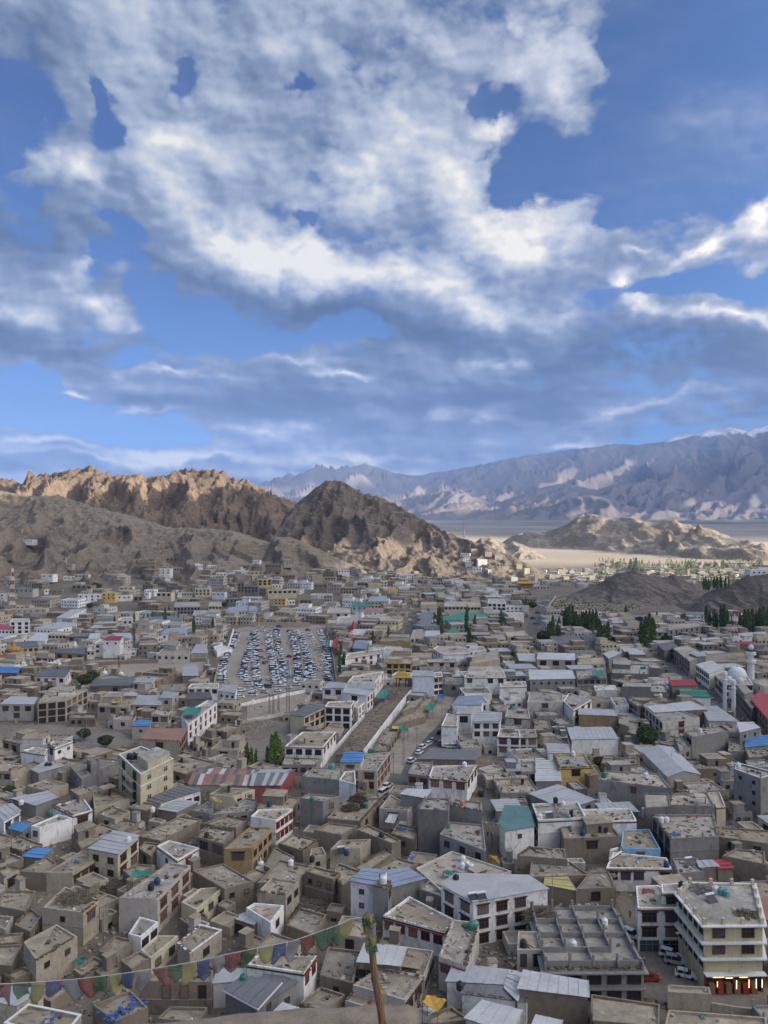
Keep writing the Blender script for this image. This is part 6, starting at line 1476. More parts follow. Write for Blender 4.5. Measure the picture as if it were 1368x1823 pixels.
for a in (('A', 62, 440, 9, 1, 'street lamp by the blue awning near the left edge'), ('A', 350, 100, 6, 1, 'street lamp against the grey block shed, upper left'), ('B', 283, 300, 8, 1, 'street lamp beside the bare grey block house'),
          ('B', 572, 1090, 8, 1, 'street lamp in the roofless courtyard left of the pole'), ('C', 245, 700, 8, 1, 'street lamp by the corner of the large white house'), ('C', 215, 1060, 4, 1, 'lamp in front of the unfinished building'),
          ('C', 935, 1085, 9, 1, 'street lamp beside the white hatchback in the car street'), ('E', 897, 880, 9, 0, 'utility pole at the end of the low stalls'), ('E', 833, 935, 11, 0, 'utility pole in the earth lane, left one'),
          ('E', 826, 960, 10, 0, 'utility pole in the earth lane, beside the left one'), ('E', 1117, 600, 10, 0, 'utility pole before the dark bare house'), ('E', 1033, 700, 9, 0, 'utility pole at the edge of the dirt lot'),
          ('E', 775, 1030, 9, 0, 'utility pole behind the three-storey carved-window block'), ('E', 480, 930, 8, 0, 'utility pole by the lane left of the embankment'), ('E', 555, 800, 8, 1, 'street lamp halfway down the embankment lane'),
          ('D', 458, 760, 9, 0, 'utility pole on the dry slope below the mud row'), ('D', 1258, 700, 10, 0, 'utility pole by the dirt lot fence'), ('D', 430, 880, 7, 1, 'street lamp by the bush below the dry slope'),
          ('F', 150, 200, 9, 0, 'utility pole at the left kerb of the main street'), ('F', 950, 300, 10, 0, 'utility pole before the unfinished market hall'), ('F', 865, 1000, 8, 1, 'street lamp beside the gable shed'),
          ('D', 1040, 860, 7, 1, 'street lamp by the white red-windowed house'), ('D', 1205, 240, 10, 0, 'pole at the far left corner of the car park'), ('F', 790, 860, 7, 1, 'street lamp right of the lone willow'),
          ('A', 548, 900, 7, 0, 'thin pole in the gully right of the brushwood-roofed house'), ('F', 480, 300, 10, 0, 'pole between the metal sheds and the poplars')): pole(*a)
# ------------------------------------------------------------------ trees
def leafmat(name, c):
    m, w, b = newmat(name, .85); p = pos(w); n_ = w.noise(p, .9, 4, .6); oi = w.n('ShaderNodeObjectInfo').outputs['Random']
    col = w.ramp(n_, [(.3, tuple(x*.5 for x in c)), (.5, c), (.7, (c[0]*1.5, c[1]*1.4, c[2]*1.3))])
    w.put(b.inputs['Base Color'], col); b.inputs['Specular IOR Level'].default_value = .15; M[name] = m
leafmat('poplar_dark', (.13, .175, .075)); leafmat('poplar_green', (.15, .22, .07)); leafmat('willow_green', (.085, .125, .045)); leafmat('bush_green', (.07, .09, .04)); plain('bark', (.13, .10, .075), .9)
def crown_mesh(H_, R_, n, seed, mat, kind='poplar', leaf=.45):
    q = random.Random(seed); b = MB(); lobes = [(q.uniform(0, 6.28), q.uniform(.15, .9), q.uniform(.3, .6)) for _ in range(7)]
    for i in range(n):
        if kind == 'poplar':
            t = q.random()**.85; z = H_*(.10+.90*t); prof = (math.sin(min(1, (t+.08)*2.2)*math.pi/2)**.7)*(1-t**2.6)**.8
        else: t = q.random(); z = H_*(.28+.72*t); prof = math.sqrt(max(0, 1-(2*t-1)**2*.92))
        a = q.uniform(0, 6.28); bump = 1
        for la, lt, lw in lobes:
            d = abs((a-la+math.pi) % (2*math.pi)-math.pi)
            bump += .28*math.exp(-(d/.7)**2-((t-lt)/.12)**2)-.10*math.exp(-((d-1.5)/.5)**2-((t-lt)/.10)**2)
        rr = R_*prof*bump*(.55+.5*q.random()**.5); c = Vector((math.cos(a)*rr, math.sin(a)*rr, z)); s = leaf*q.uniform(.55, 1.25)
        u = Vector((q.gauss(0, 1), q.gauss(0, 1), q.gauss(0, .6)+ (.8 if kind == 'poplar' else -.2))).normalized(); v = u.cross(Vector((q.gauss(0, 1), q.gauss(0, 1), q.gauss(0, 1)))).normalized()
        b.poly([tuple(c-u*s), tuple(c+v*s*.6), tuple(c+u*s), tuple(c-v*s*.6)])
    return b.mesh('crown', M[mat])
def trunk_mesh(H_, r0, kind='poplar', seed=0):
    b = MB(); q = random.Random(seed); b.tube([(0, 0, -.4), (.05, 0, H_*.4), (0, .05, H_*.9)], [r0, r0*.6, .04], 6)
    for i in range(7 if kind == 'poplar' else 6):
        a = i*2.4; z = H_*(.18+.09*i); l = H_*(.09 if kind == 'poplar' else .28); b.tube([(0, 0, z), (math.cos(a)*l*.6, math.sin(a)*l*.6, z+l), (math.cos(a)*l*.8, math.sin(a)*l*.8, z+l*1.9)], [r0*.35, r0*.2, .03], 4)
    return b.mesh('trunk', M['bark'])
POP = {c: [(crown_mesh(12, .95+.14*(k % 3), 1100, 30+k, m_), trunk_mesh(12, .2, seed=k)) for k in range(4)] for c, m_ in (('d', 'poplar_dark'), ('g', 'poplar_green'))}
POP['w'] = [(crown_mesh(10, 3.6, 2600, 60+k, 'willow_green', 'round', .5), trunk_mesh(10, .35, 'round', k)) for k in range(2)]
POP['b'] = [(crown_mesh(10, 5.2, 2000, 70+k, 'bush_green', 'round', .62), trunk_mesh(10, .4, 'round', k)) for k in range(3)]
_tn = 0
def tree(px, py, hpx, kind, label, group=None, wf=1.0, land=False):
    global _tn
    x, y, z = hit(px, py) if (land or py < 1100) else (*at(px, py, 0), 0.0)
    H_ = hpx/F*y; cm, tm = POP[kind][_tn % len(POP[kind])]; _tn += 1; base = {'d': 12, 'g': 12, 'w': 10, 'b': 10}[kind]; s = H_/base
    r = empty({'d': 'poplar_tree', 'g': 'poplar_tree', 'w': 'willow_tree', 'b': 'bush'}[kind], (x, y, z), _tn*1.7); tag(r, label, 'bush' if kind == 'b' else 'tree', group)
    r.scale = (s*wf, s*wf, s); link(bpy.data.objects.new('crown', cm), r); link(bpy.data.objects.new('trunk', tm), r)
    R_ = (1.3 if kind in 'dg' else 3.2)*s*wf; FOOT.append((x, y, [(x-R_, y-R_), (x+R_, y-R_), (x+R_, y+R_), (x-R_, y+R_)], 3, 0))
q = random.Random(21)
ORD = ['first', 'second', 'third', 'fourth', 'fifth', 'sixth', 'seventh', 'eighth', 'ninth', 'tenth', 'eleventh', 'twelfth', 'thirteenth', 'fourteenth', 'fifteenth', 'sixteenth', 'seventeenth', 'eighteenth', 'nineteenth', 'twentieth', 'twenty-first', 'twenty-second', 'twenty-third', 'twenty-fourth']
def stand(pts, kind, phrase, group):
    pts = sorted(pts + ([(px+q.uniform(-6, 6), py+q.uniform(-3, 5), h*q.uniform(.6, 1)) for px, py, h in pts] if 8 <= len(pts) <= 12 and kind == 'd' and 'left' not in phrase else []))
    for i, (px, py, h) in enumerate(pts):
        ex = 'bushy ' if kind in 'bw' else ''
        tree(px, py, h, kind, f'{"tall " if h > 42 else ""}{ex}{"tree" if kind != "b" else "bush"}, {ORD[i]} from the left {phrase}', group, q.uniform(.85, 1.15))
stand([(979, 1142, 36), (985, 1140, 44), (993, 1146, 40), (1008, 1125, 44), (1014, 1128, 50), (1020, 1126, 48), (1026, 1128, 40), (996, 1128, 30)], 'd', 'in the dark poplar clump right of the main street', 'poplars right of the main street')
stand([(1036, 1124, 34), (1044, 1128, 42), (1050, 1131, 46), (1056, 1133, 48), (1062, 1128, 42), (1070, 1152, 46), (1066, 1156, 40), (1077, 1152, 40), (1083, 1150, 44)], 'd', 'in the poplar clump beside the grey metal shed', 'poplars beside the metal sheds')
stand([(1150, 1156, 58), (1157, 1154, 62), (1163, 1150, 50), (1170, 1115, 26), (1142, 1150, 44), (1115, 1102, 24)], 'd', 'in the tall poplar group in the middle right', 'tall poplars in the middle right')
stand([(1258, 1112, 34), (1264, 1118, 30), (1272, 1120, 36), (1284, 1122, 44), (1290, 1124, 48), (1296, 1126, 40), (1326, 1128, 42), (1333, 1130, 46), (1340, 1128, 44), (1347, 1126, 38), (1353, 1128, 46), (1360, 1130, 50), (1367, 1128, 42), (1318, 1126, 36), (1277, 1120, 30), (1304, 1124, 34)], 'd', 'in the long dark poplar row below the monastery hill', 'poplars below the monastery hill')
stand([(1253, 1052, 22), (1257, 1054, 28), (1262, 1054, 24), (1272, 1051, 24), (1277, 1052, 26), (1284, 1050, 22), (1292, 1048, 20), (1298, 1046, 18)], 'g', 'in the sunlit green poplar row between the two dark hills', 'sunlit poplars between the dark hills')
stand([(239, 1110, 22), (294, 1118, 36), (256, 1112, 18), (263, 1112, 20), (271, 1110, 22), (204, 1118, 22), (345, 1128, 32), (379, 1132, 32), (301, 1092, 16), (310, 1112, 18), (318, 1114, 20), (326, 1112, 16), (150, 1118, 16), (60, 1128, 14), (420, 1100, 14), (212, 1190, 16)], 'd', 'among the dark cypresses and poplars of the far left', 'dark trees of the far left')
stand([(605, 1200, 40), (613, 1190, 30), (664, 1148, 26), (692, 1138, 24), (654, 1180, 22), (607, 1172, 28)], 'd', 'along the right side of the car park', 'dark trees right of the car park')
stand([(783, 1122, 42), (788, 1140, 34), (831, 1128, 44), (836, 1150, 34), (846, 1125, 30), (893, 1118, 34), (833, 1098, 20)], 'd', 'around the green-roofed hall', 'poplars round the green-roofed hall')
stand([(440, 1368, 46), (448, 1370, 40), (456, 1366, 34), (484, 1370, 62), (492, 1368, 66), (499, 1366, 48), (476, 1368, 40)], 'g', 'in the leafy clump above the rusty long roof', 'poplars above the rusty long roof')
tree(1152, 1336, 44, 'w', 'lone leafy willow in front of the dark lane, right of centre', None, 1.05)
for px_, py_, h_, l in ((163, 1218, 22, 'dark round bush beside the large white shrine'), (150, 1318, 20, 'dark green bush in the dry gully, left one'), (188, 1332, 22, 'dark green bush in the dry gully, right one'), (125, 1330, 15, 'small bush at the far left of the dry gully'),
    (90, 1235, 14, 'low bush left of the round one'), (805, 1356, 18, 'grey-green bush on the hipped shed'), (1068, 1368, 20, 'dark bush by the gridded roof'), (16, 1420, 20, 'bush behind the tan house at the left edge'), (170, 1052, 14, 'bush above the eight-windowed house'),
    (160, 1085, 11, 'low bush row below the eight-windowed house'), (372, 1120, 14, 'round tree beside the tall dark poplar, far left'), (790, 1340, 10, 'weedy bush beside the parked cars in the dirt lot'), (968, 1146, 22, 'broad green tree at the foot of the main street'),
    (948, 1086, 14, 'round tree by the top of the main street'), (1188, 1148, 16, 'round tree right of the tall poplar group'), (1140, 1110, 12, 'low green tree on the yard in the middle right'), (903, 1130, 12, 'round tree by the small grey hall'), (400, 1082, 10, 'bush by the charcoal house'),
    (152, 1225, 24, 'young tree on the slope above the mud row'), (620, 1222, 14, 'low tree by the near right corner of the car park')):
    tree(px_, py_, h_, 'b', l, 'bushes and round trees in the town')
# stepped balconies on the pale-yellow apartment block
def balconies():
    r = next(h_[0] for h_ in HOUSES if h_[3].startswith('tall pale-yellow')); P, g = quadW('D', '628,902 745,1008 915,925 745,860', 12.6)
    a, b = Vector(P[0])-Vector((r.location.x, r.location.y)), Vector(P[1])-Vector((r.location.x, r.location.y)); e = (b-a); Lf = e.length; ang = math.atan2(e.y, e.x)
    def on(nm, x0, x1, y0, y1, z0, z1, mat, par_=r):
        m_ = MB(); m_.box(x0, x1, y0, y1, z0, z1); o = m_.build(nm, M[mat], par_); o.location = (a.x, a.y, 0); o.rotation_euler.z = ang
    for k in range(4):
        z = 9.3-3*k; on('balcony', Lf*.42, Lf*.78, -1.5, 0, z-.2, z, 'wall_K'); on('balcony_wall', Lf*.42, Lf*.78, -1.5, -1.38, z, z+.9, 'wall_C'); on('balcony_wall', Lf*.42, Lf*.42+.12, -1.38, -.02, z, z+.9, 'wall_C')
    c, d = Vector(P[2])-Vector((r.location.x, r.location.y)), Vector(P[3])-Vector((r.location.x, r.location.y)); L = [a, b, c, d]
    q4 = [bil(L, .55, .25), bil(L, .95, .25), bil(L, .95, .95), bil(L, .55, .95)]; m_ = MB(); m_.prism(ccw([tuple(v) for v in q4]), 12.1, 14.6); rr = m_.build('roof_room', M['wall_K'], r)
    m_ = MB(); m_.prism(inset(ccw([tuple(v) for v in q4]), -.15), 14.6, 14.8); m_.build('roof', M['roof_c'], rr)
    m_ = MB(); m_.ring(inset(ccw([tuple(v) for v in L]), -.12), inset(ccw([tuple(v) for v in L]), .02), 8.9, 9.2); m_.build('floor_band', M['white_paint'], r)
balconies()
# pale settlement, groves and shrubs on the plain behind the dark mounds
def plain_town():
    q = random.Random(5); hs = {k: MB() for k in ('wall_O', 'wall_L', 'wall_H')}
    for i in range(300):
        px = q.uniform(950, 1368); py = q.uniform(1006, 1046) if q.random() < .7 else q.uniform(1016, 1034)
        if px < 1060 and py < 1016: continue
        x, y = ray(px, py, 0); z = float(terrain(np.array([x]), np.array([y]))[0])
        if z > 5: continue
        w_ = q.uniform(5, 13); m_ = hs[q.choice(list(hs))]; m_.box(-w_/2, w_/2, -4, 4, -1, q.uniform(3, 5.5), M=Matrix.Translation((x, y, z)) @ Matrix.Rotation(q.uniform(-.4, .4), 4, 'Z'))
    for k, m_ in hs.items(): tag(m_.build('distant_houses', M[k]), kind='stuff')
    lf = MB()
    for i in range(240):
        u = q.random(); px = q.uniform(1060, 1368); py = q.uniform(1003, 1018) if u < .6 else q.uniform(1018, 1048)
        x, y = ray(px, py, 0); z = float(terrain(np.array([x]), np.array([y]))[0])
        if z > 8: continue
        H_ = q.uniform(7, 14); 
        for j in range(60):
            t = q.random(); rr = H_*.2*math.sin(math.pi*min(1, t+.1)); a = q.uniform(0, 6.28); c = Vector((x+math.cos(a)*rr, y+math.sin(a)*rr, z+H_*t)); s = .9
            u_ = Vector((q.gauss(0, 1), q.gauss(0, 1), q.gauss(0, 1))).normalized(); v_ = u_.orthogonal().normalized(); lf.poly([tuple(c-u_*s), tuple(c+v_*s*.7), tuple(c+u_*s), tuple(c-v_*s*.7)])
    tag(lf.build('distant_grove', M['poplar_dark']), kind='stuff')
plain_town()
# sparse scrub and boulders on the pale ground in front of the pylon mound
def scrub():
    q = random.Random(6); P = [ray(*unT('F', *p), 0) for p in ((195, 160), (262, 62), (500, 66), (720, 112), (700, 135), (560, 142), (500, 158), (480, 170), (330, 172))]; s_, b_ = MB(), MB()
    xs = [p[0] for p in P]; ys = [p[1] for p in P]
    for i in range(5200):
        x, y = q.uniform(min(xs), max(xs)), q.uniform(min(ys), max(ys))
        if not inpoly(x, y, P): continue
        r_ = q.uniform(.25, .8); (s_ if q.random() < .5 else b_).box(-r_, r_, -r_*.8, r_*.8, -.1, r_*.7, M=Matrix.Translation((x, y, .05)) @ Matrix.Rotation(q.uniform(0, 3), 4, 'Z'))
    tag(s_.build('scrub', M['bush_green']), kind='stuff'); tag(b_.build('boulders', M['wall_L']), kind='stuff')
scrub()

# ------------------------------------------------------------------ filler houses in the gaps the photograph packs with more roofs
G0, G1 = -520, 520
OCC = np.zeros((1040, 1040), bool)          # 1 m cells, x -520..520, y 0..1040
def raster(P, grow=0.6):
    xs = [p[0] for p in P]; ys = [p[1] for p in P]
    x0, x1, y0, y1 = int(min(xs)-2), int(max(xs)+2), int(min(ys)-2), int(max(ys)+2)
    if x1-x0 > 600: return
    gx, gy = np.meshgrid(np.arange(x0, x1+1)+.5, np.arange(y0, y1+1)+.5)
    ins = np.ones(gx.shape, bool); P = ccw(list(P)); c = np.zeros(gx.shape, bool); n = len(P)
    for i in range(n):
        (xa, ya), (xb, yb) = P[i], P[(i+1) % n]
        if abs(yb-ya) < 1e-9: continue
        c ^= ((ya > gy) != (yb > gy)) & (gx < (xb-xa)*(gy-ya)/(yb-ya)+xa)
    return gx, gy, c
def mark(P):
    r_ = raster(P)
    if r_ is None: return
    gx, gy, c = r_; ix = (gx[c]+520).astype(int); iy = gy[c].astype(int)
    ok = (ix >= 0) & (ix < 1040) & (iy >= 0) & (iy < 1040); OCC[iy[ok], ix[ok]] = True
for _, _, P, _, _ in FOOT: mark(P)
for P in PATCH: mark(P)
mark([(-60, 0), (60, 0), (60, 95), (-60, 95)])
def free(P):
    gx, gy, c = raster(P); ix = (gx[c]+520).astype(int); iy = gy[c].astype(int)
    ok = (ix >= 0) & (ix < 1040) & (iy >= 0) & (iy < 1040)
    return ok.all() and not OCC[iy, ix].any()
ORIENT = lambda x, y: -.55 if x < -10-.05*y and y < 330 else (.12 if x > 20 else -.25)
LAND = [(cx, cy, l) for _, cx, cy, l in HOUSES]
def short(l):
    w_ = l.split(); out = []
    for t in w_:
        if t in ('with', 'behind', 'right', 'left', 'beside', 'below', 'cut', 'by', 'in', 'facing', 'of', 'at', 'on', 'joined', 'beyond', 'near', 'under', 'above', 'carrying', 'to', 'just', 'built', 'hung', 'from', 'scattered', 'strewn', 'uphill', 'among', 'wrapped', 'squeezed', 'where', 'piled', 'running', 'stepping') and len(out) > 1: break
        out.append(t)
    return ' '.join(out[:6]).rstrip(',')
_cnt = {}
for _, _, l in LAND: _cnt[short(l)] = _cnt.get(short(l), 0)+1
USED = set()
def rel_label(x, y, wall, roof, h, extra=''):
    wn_ = {'N': 'brown mud', 'L': 'tan mud', 'G': 'grey block', 'H': 'grey-tan', 'O': 'off-white', 'W': 'white', 'B': 'dark brown', 'C': 'cream', 'D': 'dark grey'}[wall]
    rn_ = {'m': 'mud', 'l': 'rubbly', 'c': 'cement', 'n': 'pale', 't': 'tin', 's': 'slate tin', 'p': 'whitish tin'}[roof]
    near = sorted(LAND, key=lambda t: (t[0]-x)**2+(t[1]-y)**2)[:10]
    for lx, ly, l in near:
        if _cnt.get(short(l), 9) > 1: continue
        dx_, dy_ = x-lx, y-ly
        d = ('right of' if dx_ > 0 else 'left of') if abs(dx_) > abs(dy_)*.8 else ('behind' if dy_ > 0 else 'in front of')
        for sz in ('low', 'squat', 'small') if h < 3.6 else ('taller', 'plain', 'boxy'):
            t = f'{sz} {wn_} house with {rn_} roof {d} the {short(l)}'
            if t not in USED and len(t.replace('-', ' ').split()) <= 16: USED.add(t); return t
    t = f'{wn_} house with {rn_} roof {x:.0f}'
    return None
q = random.Random(11); fill = []
for rep, (smin, smax) in enumerate(((10, 16), (7, 11), (4.5, 7.5), (2.8, 4.5))):
    ntry = (9000, 12000, 12000, 12000)[rep]
    for i in range(ntry):
        y = 100+(q.random()**.62)*900; x = q.uniform(-.53, .53)*y
        if rep >= 3 and y > 330: continue
        if rep == 2 and y > 520: continue
        a_ = ORIENT(x, y)+q.choice((0, 0, math.pi/2))+q.uniform(-.08, .08)
        if q.random() < .12: a_ += .5
        w_, d_ = q.uniform(smin, smax)*(1.25 if y > 550 else 1), q.uniform(smin, smax)*(1.1 if y > 550 else .85)
        e = Vector((math.cos(a_), math.sin(a_))); f_ = Vector((-e.y, e.x)); c = Vector((x, y))
        sk = q.uniform(-.6, .6)
        P = [tuple(c-e*w_/2-f_*d_/2), tuple(c+e*w_/2-f_*d_/2+f_*sk), tuple(c+e*w_/2+f_*d_/2), tuple(c-e*w_/2+f_*d_/2)]
        gp_ = (.25 if y < 330 else .6) if q.random() < .7 else 1.1; Pg = [tuple(c+(Vector(p)-c)*(1+gp_/max(w_, d_)*1.4)) for p in P]
        if not free(Pg): continue
        if y > 880 and (x > 190 or x < -330): continue
        if 640 < y < 1000 and x > 150 and (y > 700-60): 
            if x > 175 or y > 700: continue
        g = float(terrain(np.array([x]), np.array([y]))[0])
        if g > 26 or (g > 1.5 and q.random() < .45): continue
        ppx = 684+x/y*1368
        if ppx < 640 and y > 590+.12*(ppx) and q.random() < .93: continue
        if ppx >= 640 and y > 850 and q.random() < .6: continue
        # thin out where the photograph has open dry ground
        mark(P)
        right = x > -.02*y and not (x < .12*y and y < 200)
        if y < 330 and not right: wall = q.choice('NNNNLLH'); roof = q.choice('mmmmml')
        elif y < 420: wall = q.choice('GGHONLWG' if right else 'NNLHLOB'); roof = q.choice('ccnnmmlllcnmt' if right else 'mmmlnmml')
        else: wall = q.choice('WOHLLCNGNLN' if x > -60 else 'WOLLNNNLHLO'); roof = q.choice('nncmmllmmncts')
        h = q.uniform(2.5, 3.7) if y < 330 else q.uniform(3.2, 5.4) if y < 480 else q.choice((3.6, 4.2, 6.2, 6.6, 7.2))
        if rep >= 2: h = q.uniform(2.1, 3.1); 
        fill.append((x, y, P, g, h, wall, roof, w_, rep))
farmb = {}
def far_add(P, g, h, wall, roof, w_):
    k = ('wall_'+wall, 'roof_'+roof)
    farmb.setdefault(k[1], MB())
    for mn, fn in ((k[0], 0), (k[1], 1)):
        a = farmb.setdefault(mn, MB())
        if fn == 0:
            P2 = ccw(P); a.prism(P2, g-3, g+h, top=False, bot=False)
            I2 = inset(P2, .4)
            for i in range(4): j = (i+1) % 4; a.poly([(*P2[i], g+h), (*P2[j], g+h), (*I2[j], g+h), (*I2[i], g+h)]); a.poly([(*I2[j], g+h-.5), (*I2[i], g+h-.5), (*I2[i], g+h), (*I2[j], g+h)])
        else:
            P2 = ccw(P)
            if q.random() < .4:
                u0 = q.choice((.05, .45)); rp = [bil(P2, u0, .4), bil(P2, u0+.5, .4), bil(P2, u0+.5, .95), bil(P2, u0, .95)]; rp = ccw([tuple(v) for v in rp]); farmb.setdefault(k[0], MB()).prism(rp, g+h-.5, g+h+2.3); a.prism(inset(rp, -.15), g+h+2.3, g+h+2.42)
            if roof in 'tsp': a.prism(inset(P2, -.3), g+h+.02, g+h+.14)
            else: a.poly([(*p, g+h-.45) for p in inset(P2, .35)])
    P2 = ccw(P)
    for i in range(4):
        p0, p1 = Vector(P2[i]), Vector(P2[(i+1) % 4]); e = p1-p0; nm = Vector((e.y, -e.x)).normalized()
        if nm.dot(-p0.normalized()) < .15: continue
        n_ = max(1, int(e.length/2.6))
        a = farmb.setdefault('glass', MB())
        for r_ in range(2 if h > 6 else 1):
            zc = g+h-2.0-3*r_
            for c_ in range(n_):
                if q.random() < .15: continue
                m_ = p0+e*((c_+.5)/n_)+nm*.07; x_ = e.normalized()*.62
                a.poly([(m_.x-x_.x, m_.y-x_.y, zc-.6), (m_.x+x_.x, m_.y+x_.y, zc-.6), (m_.x+x_.x, m_.y+x_.y, zc+.6), (m_.x-x_.x, m_.y-x_.y, zc+.6)])
nind = 0
for (x, y, P, g, h, wall, roof, w_, rep) in sorted(fill, key=lambda t: -t[7]/t[1]):
    lab = None
    if (y < 430 and rep < 3 and nind < 110) and abs(x) < .52*y: lab = rel_label(x, y, wall, roof, h)
    if lab:
        nind += 1
        wn_ = q.choice(('2x1s/1x1s', '1x1b/2x1s', '2x1d/2x1s', '3x1d/1x1d', '1x1s/2x1h', '2x1b/1x1s')) if rep == 0 else q.choice(('1x1s/1x1s', '1x1d', '1x1s', '1x1h/1x1d'))
        house(P, g, h, wall, roof, wn_, lab, far=False, opts='' if rep == 0 else 'n')
    else: far_add(P, g, h, wall, roof, w_)
for mn, a in farmb.items():
    tag(a.build({'w': 'distant_walls', 'r': 'distant_roofs', 'g': 'distant_windows'}[mn[0]], M[mn]), kind='stuff')
print('filler', len(fill), nind, 'houses', len(HOUSES))

# ------------------------------------------------------------------ vehicles
for nm, c in dict(white=(.80, .80, .79), silver=(.46, .46, .46), grey=(.16, .17, .18), blue=(.05, .10, .22), black=(.025, .025, .028), red=(.36, .03, .03), teal=(.30, .45, .45)).items(): plain('car_'+nm, c, .25)
plain('headlight', (.7, .7, .68), .2)
SH = { # length, width, body heights profile (x, z) and greenhouse profile
 'hatchback': (3.9, 1.66, [(-1.95,.35),(-1.95,.85),(-1.8,.98),(-.9,1.02),(.75,.98),(1.6,.82),(1.95,.68),(1.95,.35)], [(-1.75,1.0),(-1.5,1.45),(-.2,1.52),(.35,1.46),(.95,.97)]),
 'suv': (4.4, 1.8, [(-2.2,.42),(-2.2,1.0),(-2.05,1.1),(.9,1.1),(1.95,1.0),(2.2,.8),(2.2,.42)], [(-2.1,1.09),(-1.85,1.7),(.3,1.74),(1.0,1.09)]),
 'van': (4.6, 1.75, [(-2.3,.42),(-2.3,1.1),(1.5,1.1),(2.15,.95),(2.3,.7),(2.3,.42)], [(-2.28,1.09),(-2.15,1.92),(1.0,1.95),(1.7,1.08)])}
def car_parts(kind):
    L_, W_, bp, gp = SH[kind]; hw = W_/2
    def extr(prof, y0, y1, taper=0):
        b = MB(); n = len(prof); zt = max(p[1] for p in prof); zb = min(p[1] for p in prof)
        for s in (-1, 1): b.v += [(x, s*(hw*y0-(taper*(z-zb)/(zt-zb) if zt > zb else 0)), z) for x, z in prof]
        for i in range(n): j = (i+1) % n; b.f.append((i, n+i, n+j, j)); b.mi.append(0)
        b.f.append(tuple(range(n))); b.mi.append(0); b.f.append(tuple(range(2*n-1, n-1, -1))); b.mi.append(0); return b
    return extr(bp, 1, 1, .06), extr(gp, .96, 1, .20), gp
def car_low(kind, colr):
    a, g, gp = car_parts(kind); m = MB(); m.v = a.v+[v for v in g.v]; n = len(a.v)
    m.f = a.f+[tuple(n+i for i in f) for f in g.f]; m.mi = [0]*len(a.f)+[1]*len(g.f)
    L_, W_ = SH[kind][:2]; tz = max(p[1] for p in gp); xs = [p[0] for p in gp if p[1] > tz-.12]
    m.box(min(xs)+.02, max(xs)-.02, -W_*.41, W_*.41, tz-.12, tz+.03, 0)
    for sx in (-1, 1):
        for sy in (-1, 1):
            x = sx*L_*.31; y0 = sy*(W_/2-.12); b = len(m.v); k = 8
            for yy in (y0-.09, y0+.13*sy if False else y0+.14*sy):
                m.v += [(x+.32*math.cos(2*math.pi*i/k), yy, .32+.32*math.sin(2*math.pi*i/k)) for i in range(k)]
            for i in range(k): j = (i+1) % k; m.f.append((b+i, b+j, b+k+j, b+k+i)); m.mi.append(2)
            m.f.append(tuple(b+k+i for i in range(k))); m.mi.append(2); m.f.append(tuple(b+i for i in range(k))); m.mi.append(2)
    return m.mesh('parked_car', [M['car_'+colr], M['car_glass'], M['rubber']])
ordn = lambda n: f"{n}{'th' if 10 < n % 100 < 14 else {1: 'st', 2: 'nd', 3: 'rd'}.get(n % 10, 'th')}"
CLOW = {(k, c): car_low(k, c) for k in SH for c in ('white', 'silver', 'grey', 'blue', 'black', 'red', 'teal')}
def detailed_car(kind, colr, x, y, rz, label, name='parked_car', z=.1):
    r = empty(name, (x, y, z), rz); tag(r, label, 'car', 'vehicles parked in the streets'); L_, W_, bp, gp = SH[kind]
    a, g, _ = car_parts(kind); body = a.build('body', M['car_'+colr], r); g.build('side_windows', M['glass'], r)
    tz = max(p[1] for p in gp); xs = [p[0] for p in gp if p[1] > tz-.12]; b = MB(); b.box(min(xs), max(xs), -W_*.37, W_*.37, tz-.05, tz+.03); b.build('roof', M['car_'+colr], r)
    for i in range(len(gp)-1):       # pillars
        pass
    for xx in (xs[0], sum(xs)/len(xs)):
        for s in (-1, 1): b = MB(); b.tube([(xx-.05, s*W_*.478, bp[2][1]), (xx, s*W_*.37, tz)], .045, 4); b.build('pillar', M['car_'+colr], r)
    for sx in (-1, 1):
        for s in (-1, 1):
            w_ = empty('wheel', (sx*L_*.31, s*(W_/2-.1), .33)); w_.parent = r; w_.rotation_euler = (R(90), 0, 0)
            t = MB(); t.lathe([(.2, -.11), (.33, -.11), (.34, -.06), (.34, .06), (.33, .11), (.2, .11)], 14); t.build('tyre', M['rubber'], w_)
            t = MB(); t.lathe([(.05, -.09), (.2, -.1), (.21, -.02), (.21, .02), (.2, .1), (.05, .09)], 10); t.build('rim', M['steel'], w_)
        b = MB(); b.box(sx*L_*.5-.04, sx*L_*.5+.03, -W_*.47, -W_*.28, .62, .80); b.build('headlight' if sx > 0 else 'tail_light', M['headlight' if sx > 0 else 'car_red'], r)
        b = MB(); b.box(sx*L_*.5-.04, sx*L_*.5+.03, W_*.28, W_*.47, .62, .80); b.build('headlight' if sx > 0 else 'tail_light', M['headlight' if sx > 0 else 'car_red'], r)
        b = MB(); b.box(sx*L_*.5-.06, sx*L_*.5+.05, -W_*.46, W_*.46, .36, .52); b.build('bumper', M['rubber' if kind == 'suv' else 'car_'+colr], r)
    for s in (-1, 1): b = MB(); b.box(.55, .75, s*W_*.52-.08, s*W_*.52+.08, 1.0, 1.14); b.build('mirror', M['car_'+colr], r)
    b = MB(); b.box(L_*.5-.02, L_*.5+.04, -W_*.22, W_*.22, .55, .75); b.build('grille', M['rubber'], r)
def car_at(T, px, py, deg, kind, colr, label):
    x, y = at(*unT(T, px, py), 0); detailed_car(kind, colr, x, y, R(deg), label)
car_at('C', 862, 955, -32, 'suv', 'white', 'white SUV parked uppermost of the three near the lit shop')
car_at('C', 888, 985, -20, 'suv', 'silver', 'silver SUV in the middle of the three near the lit shop')
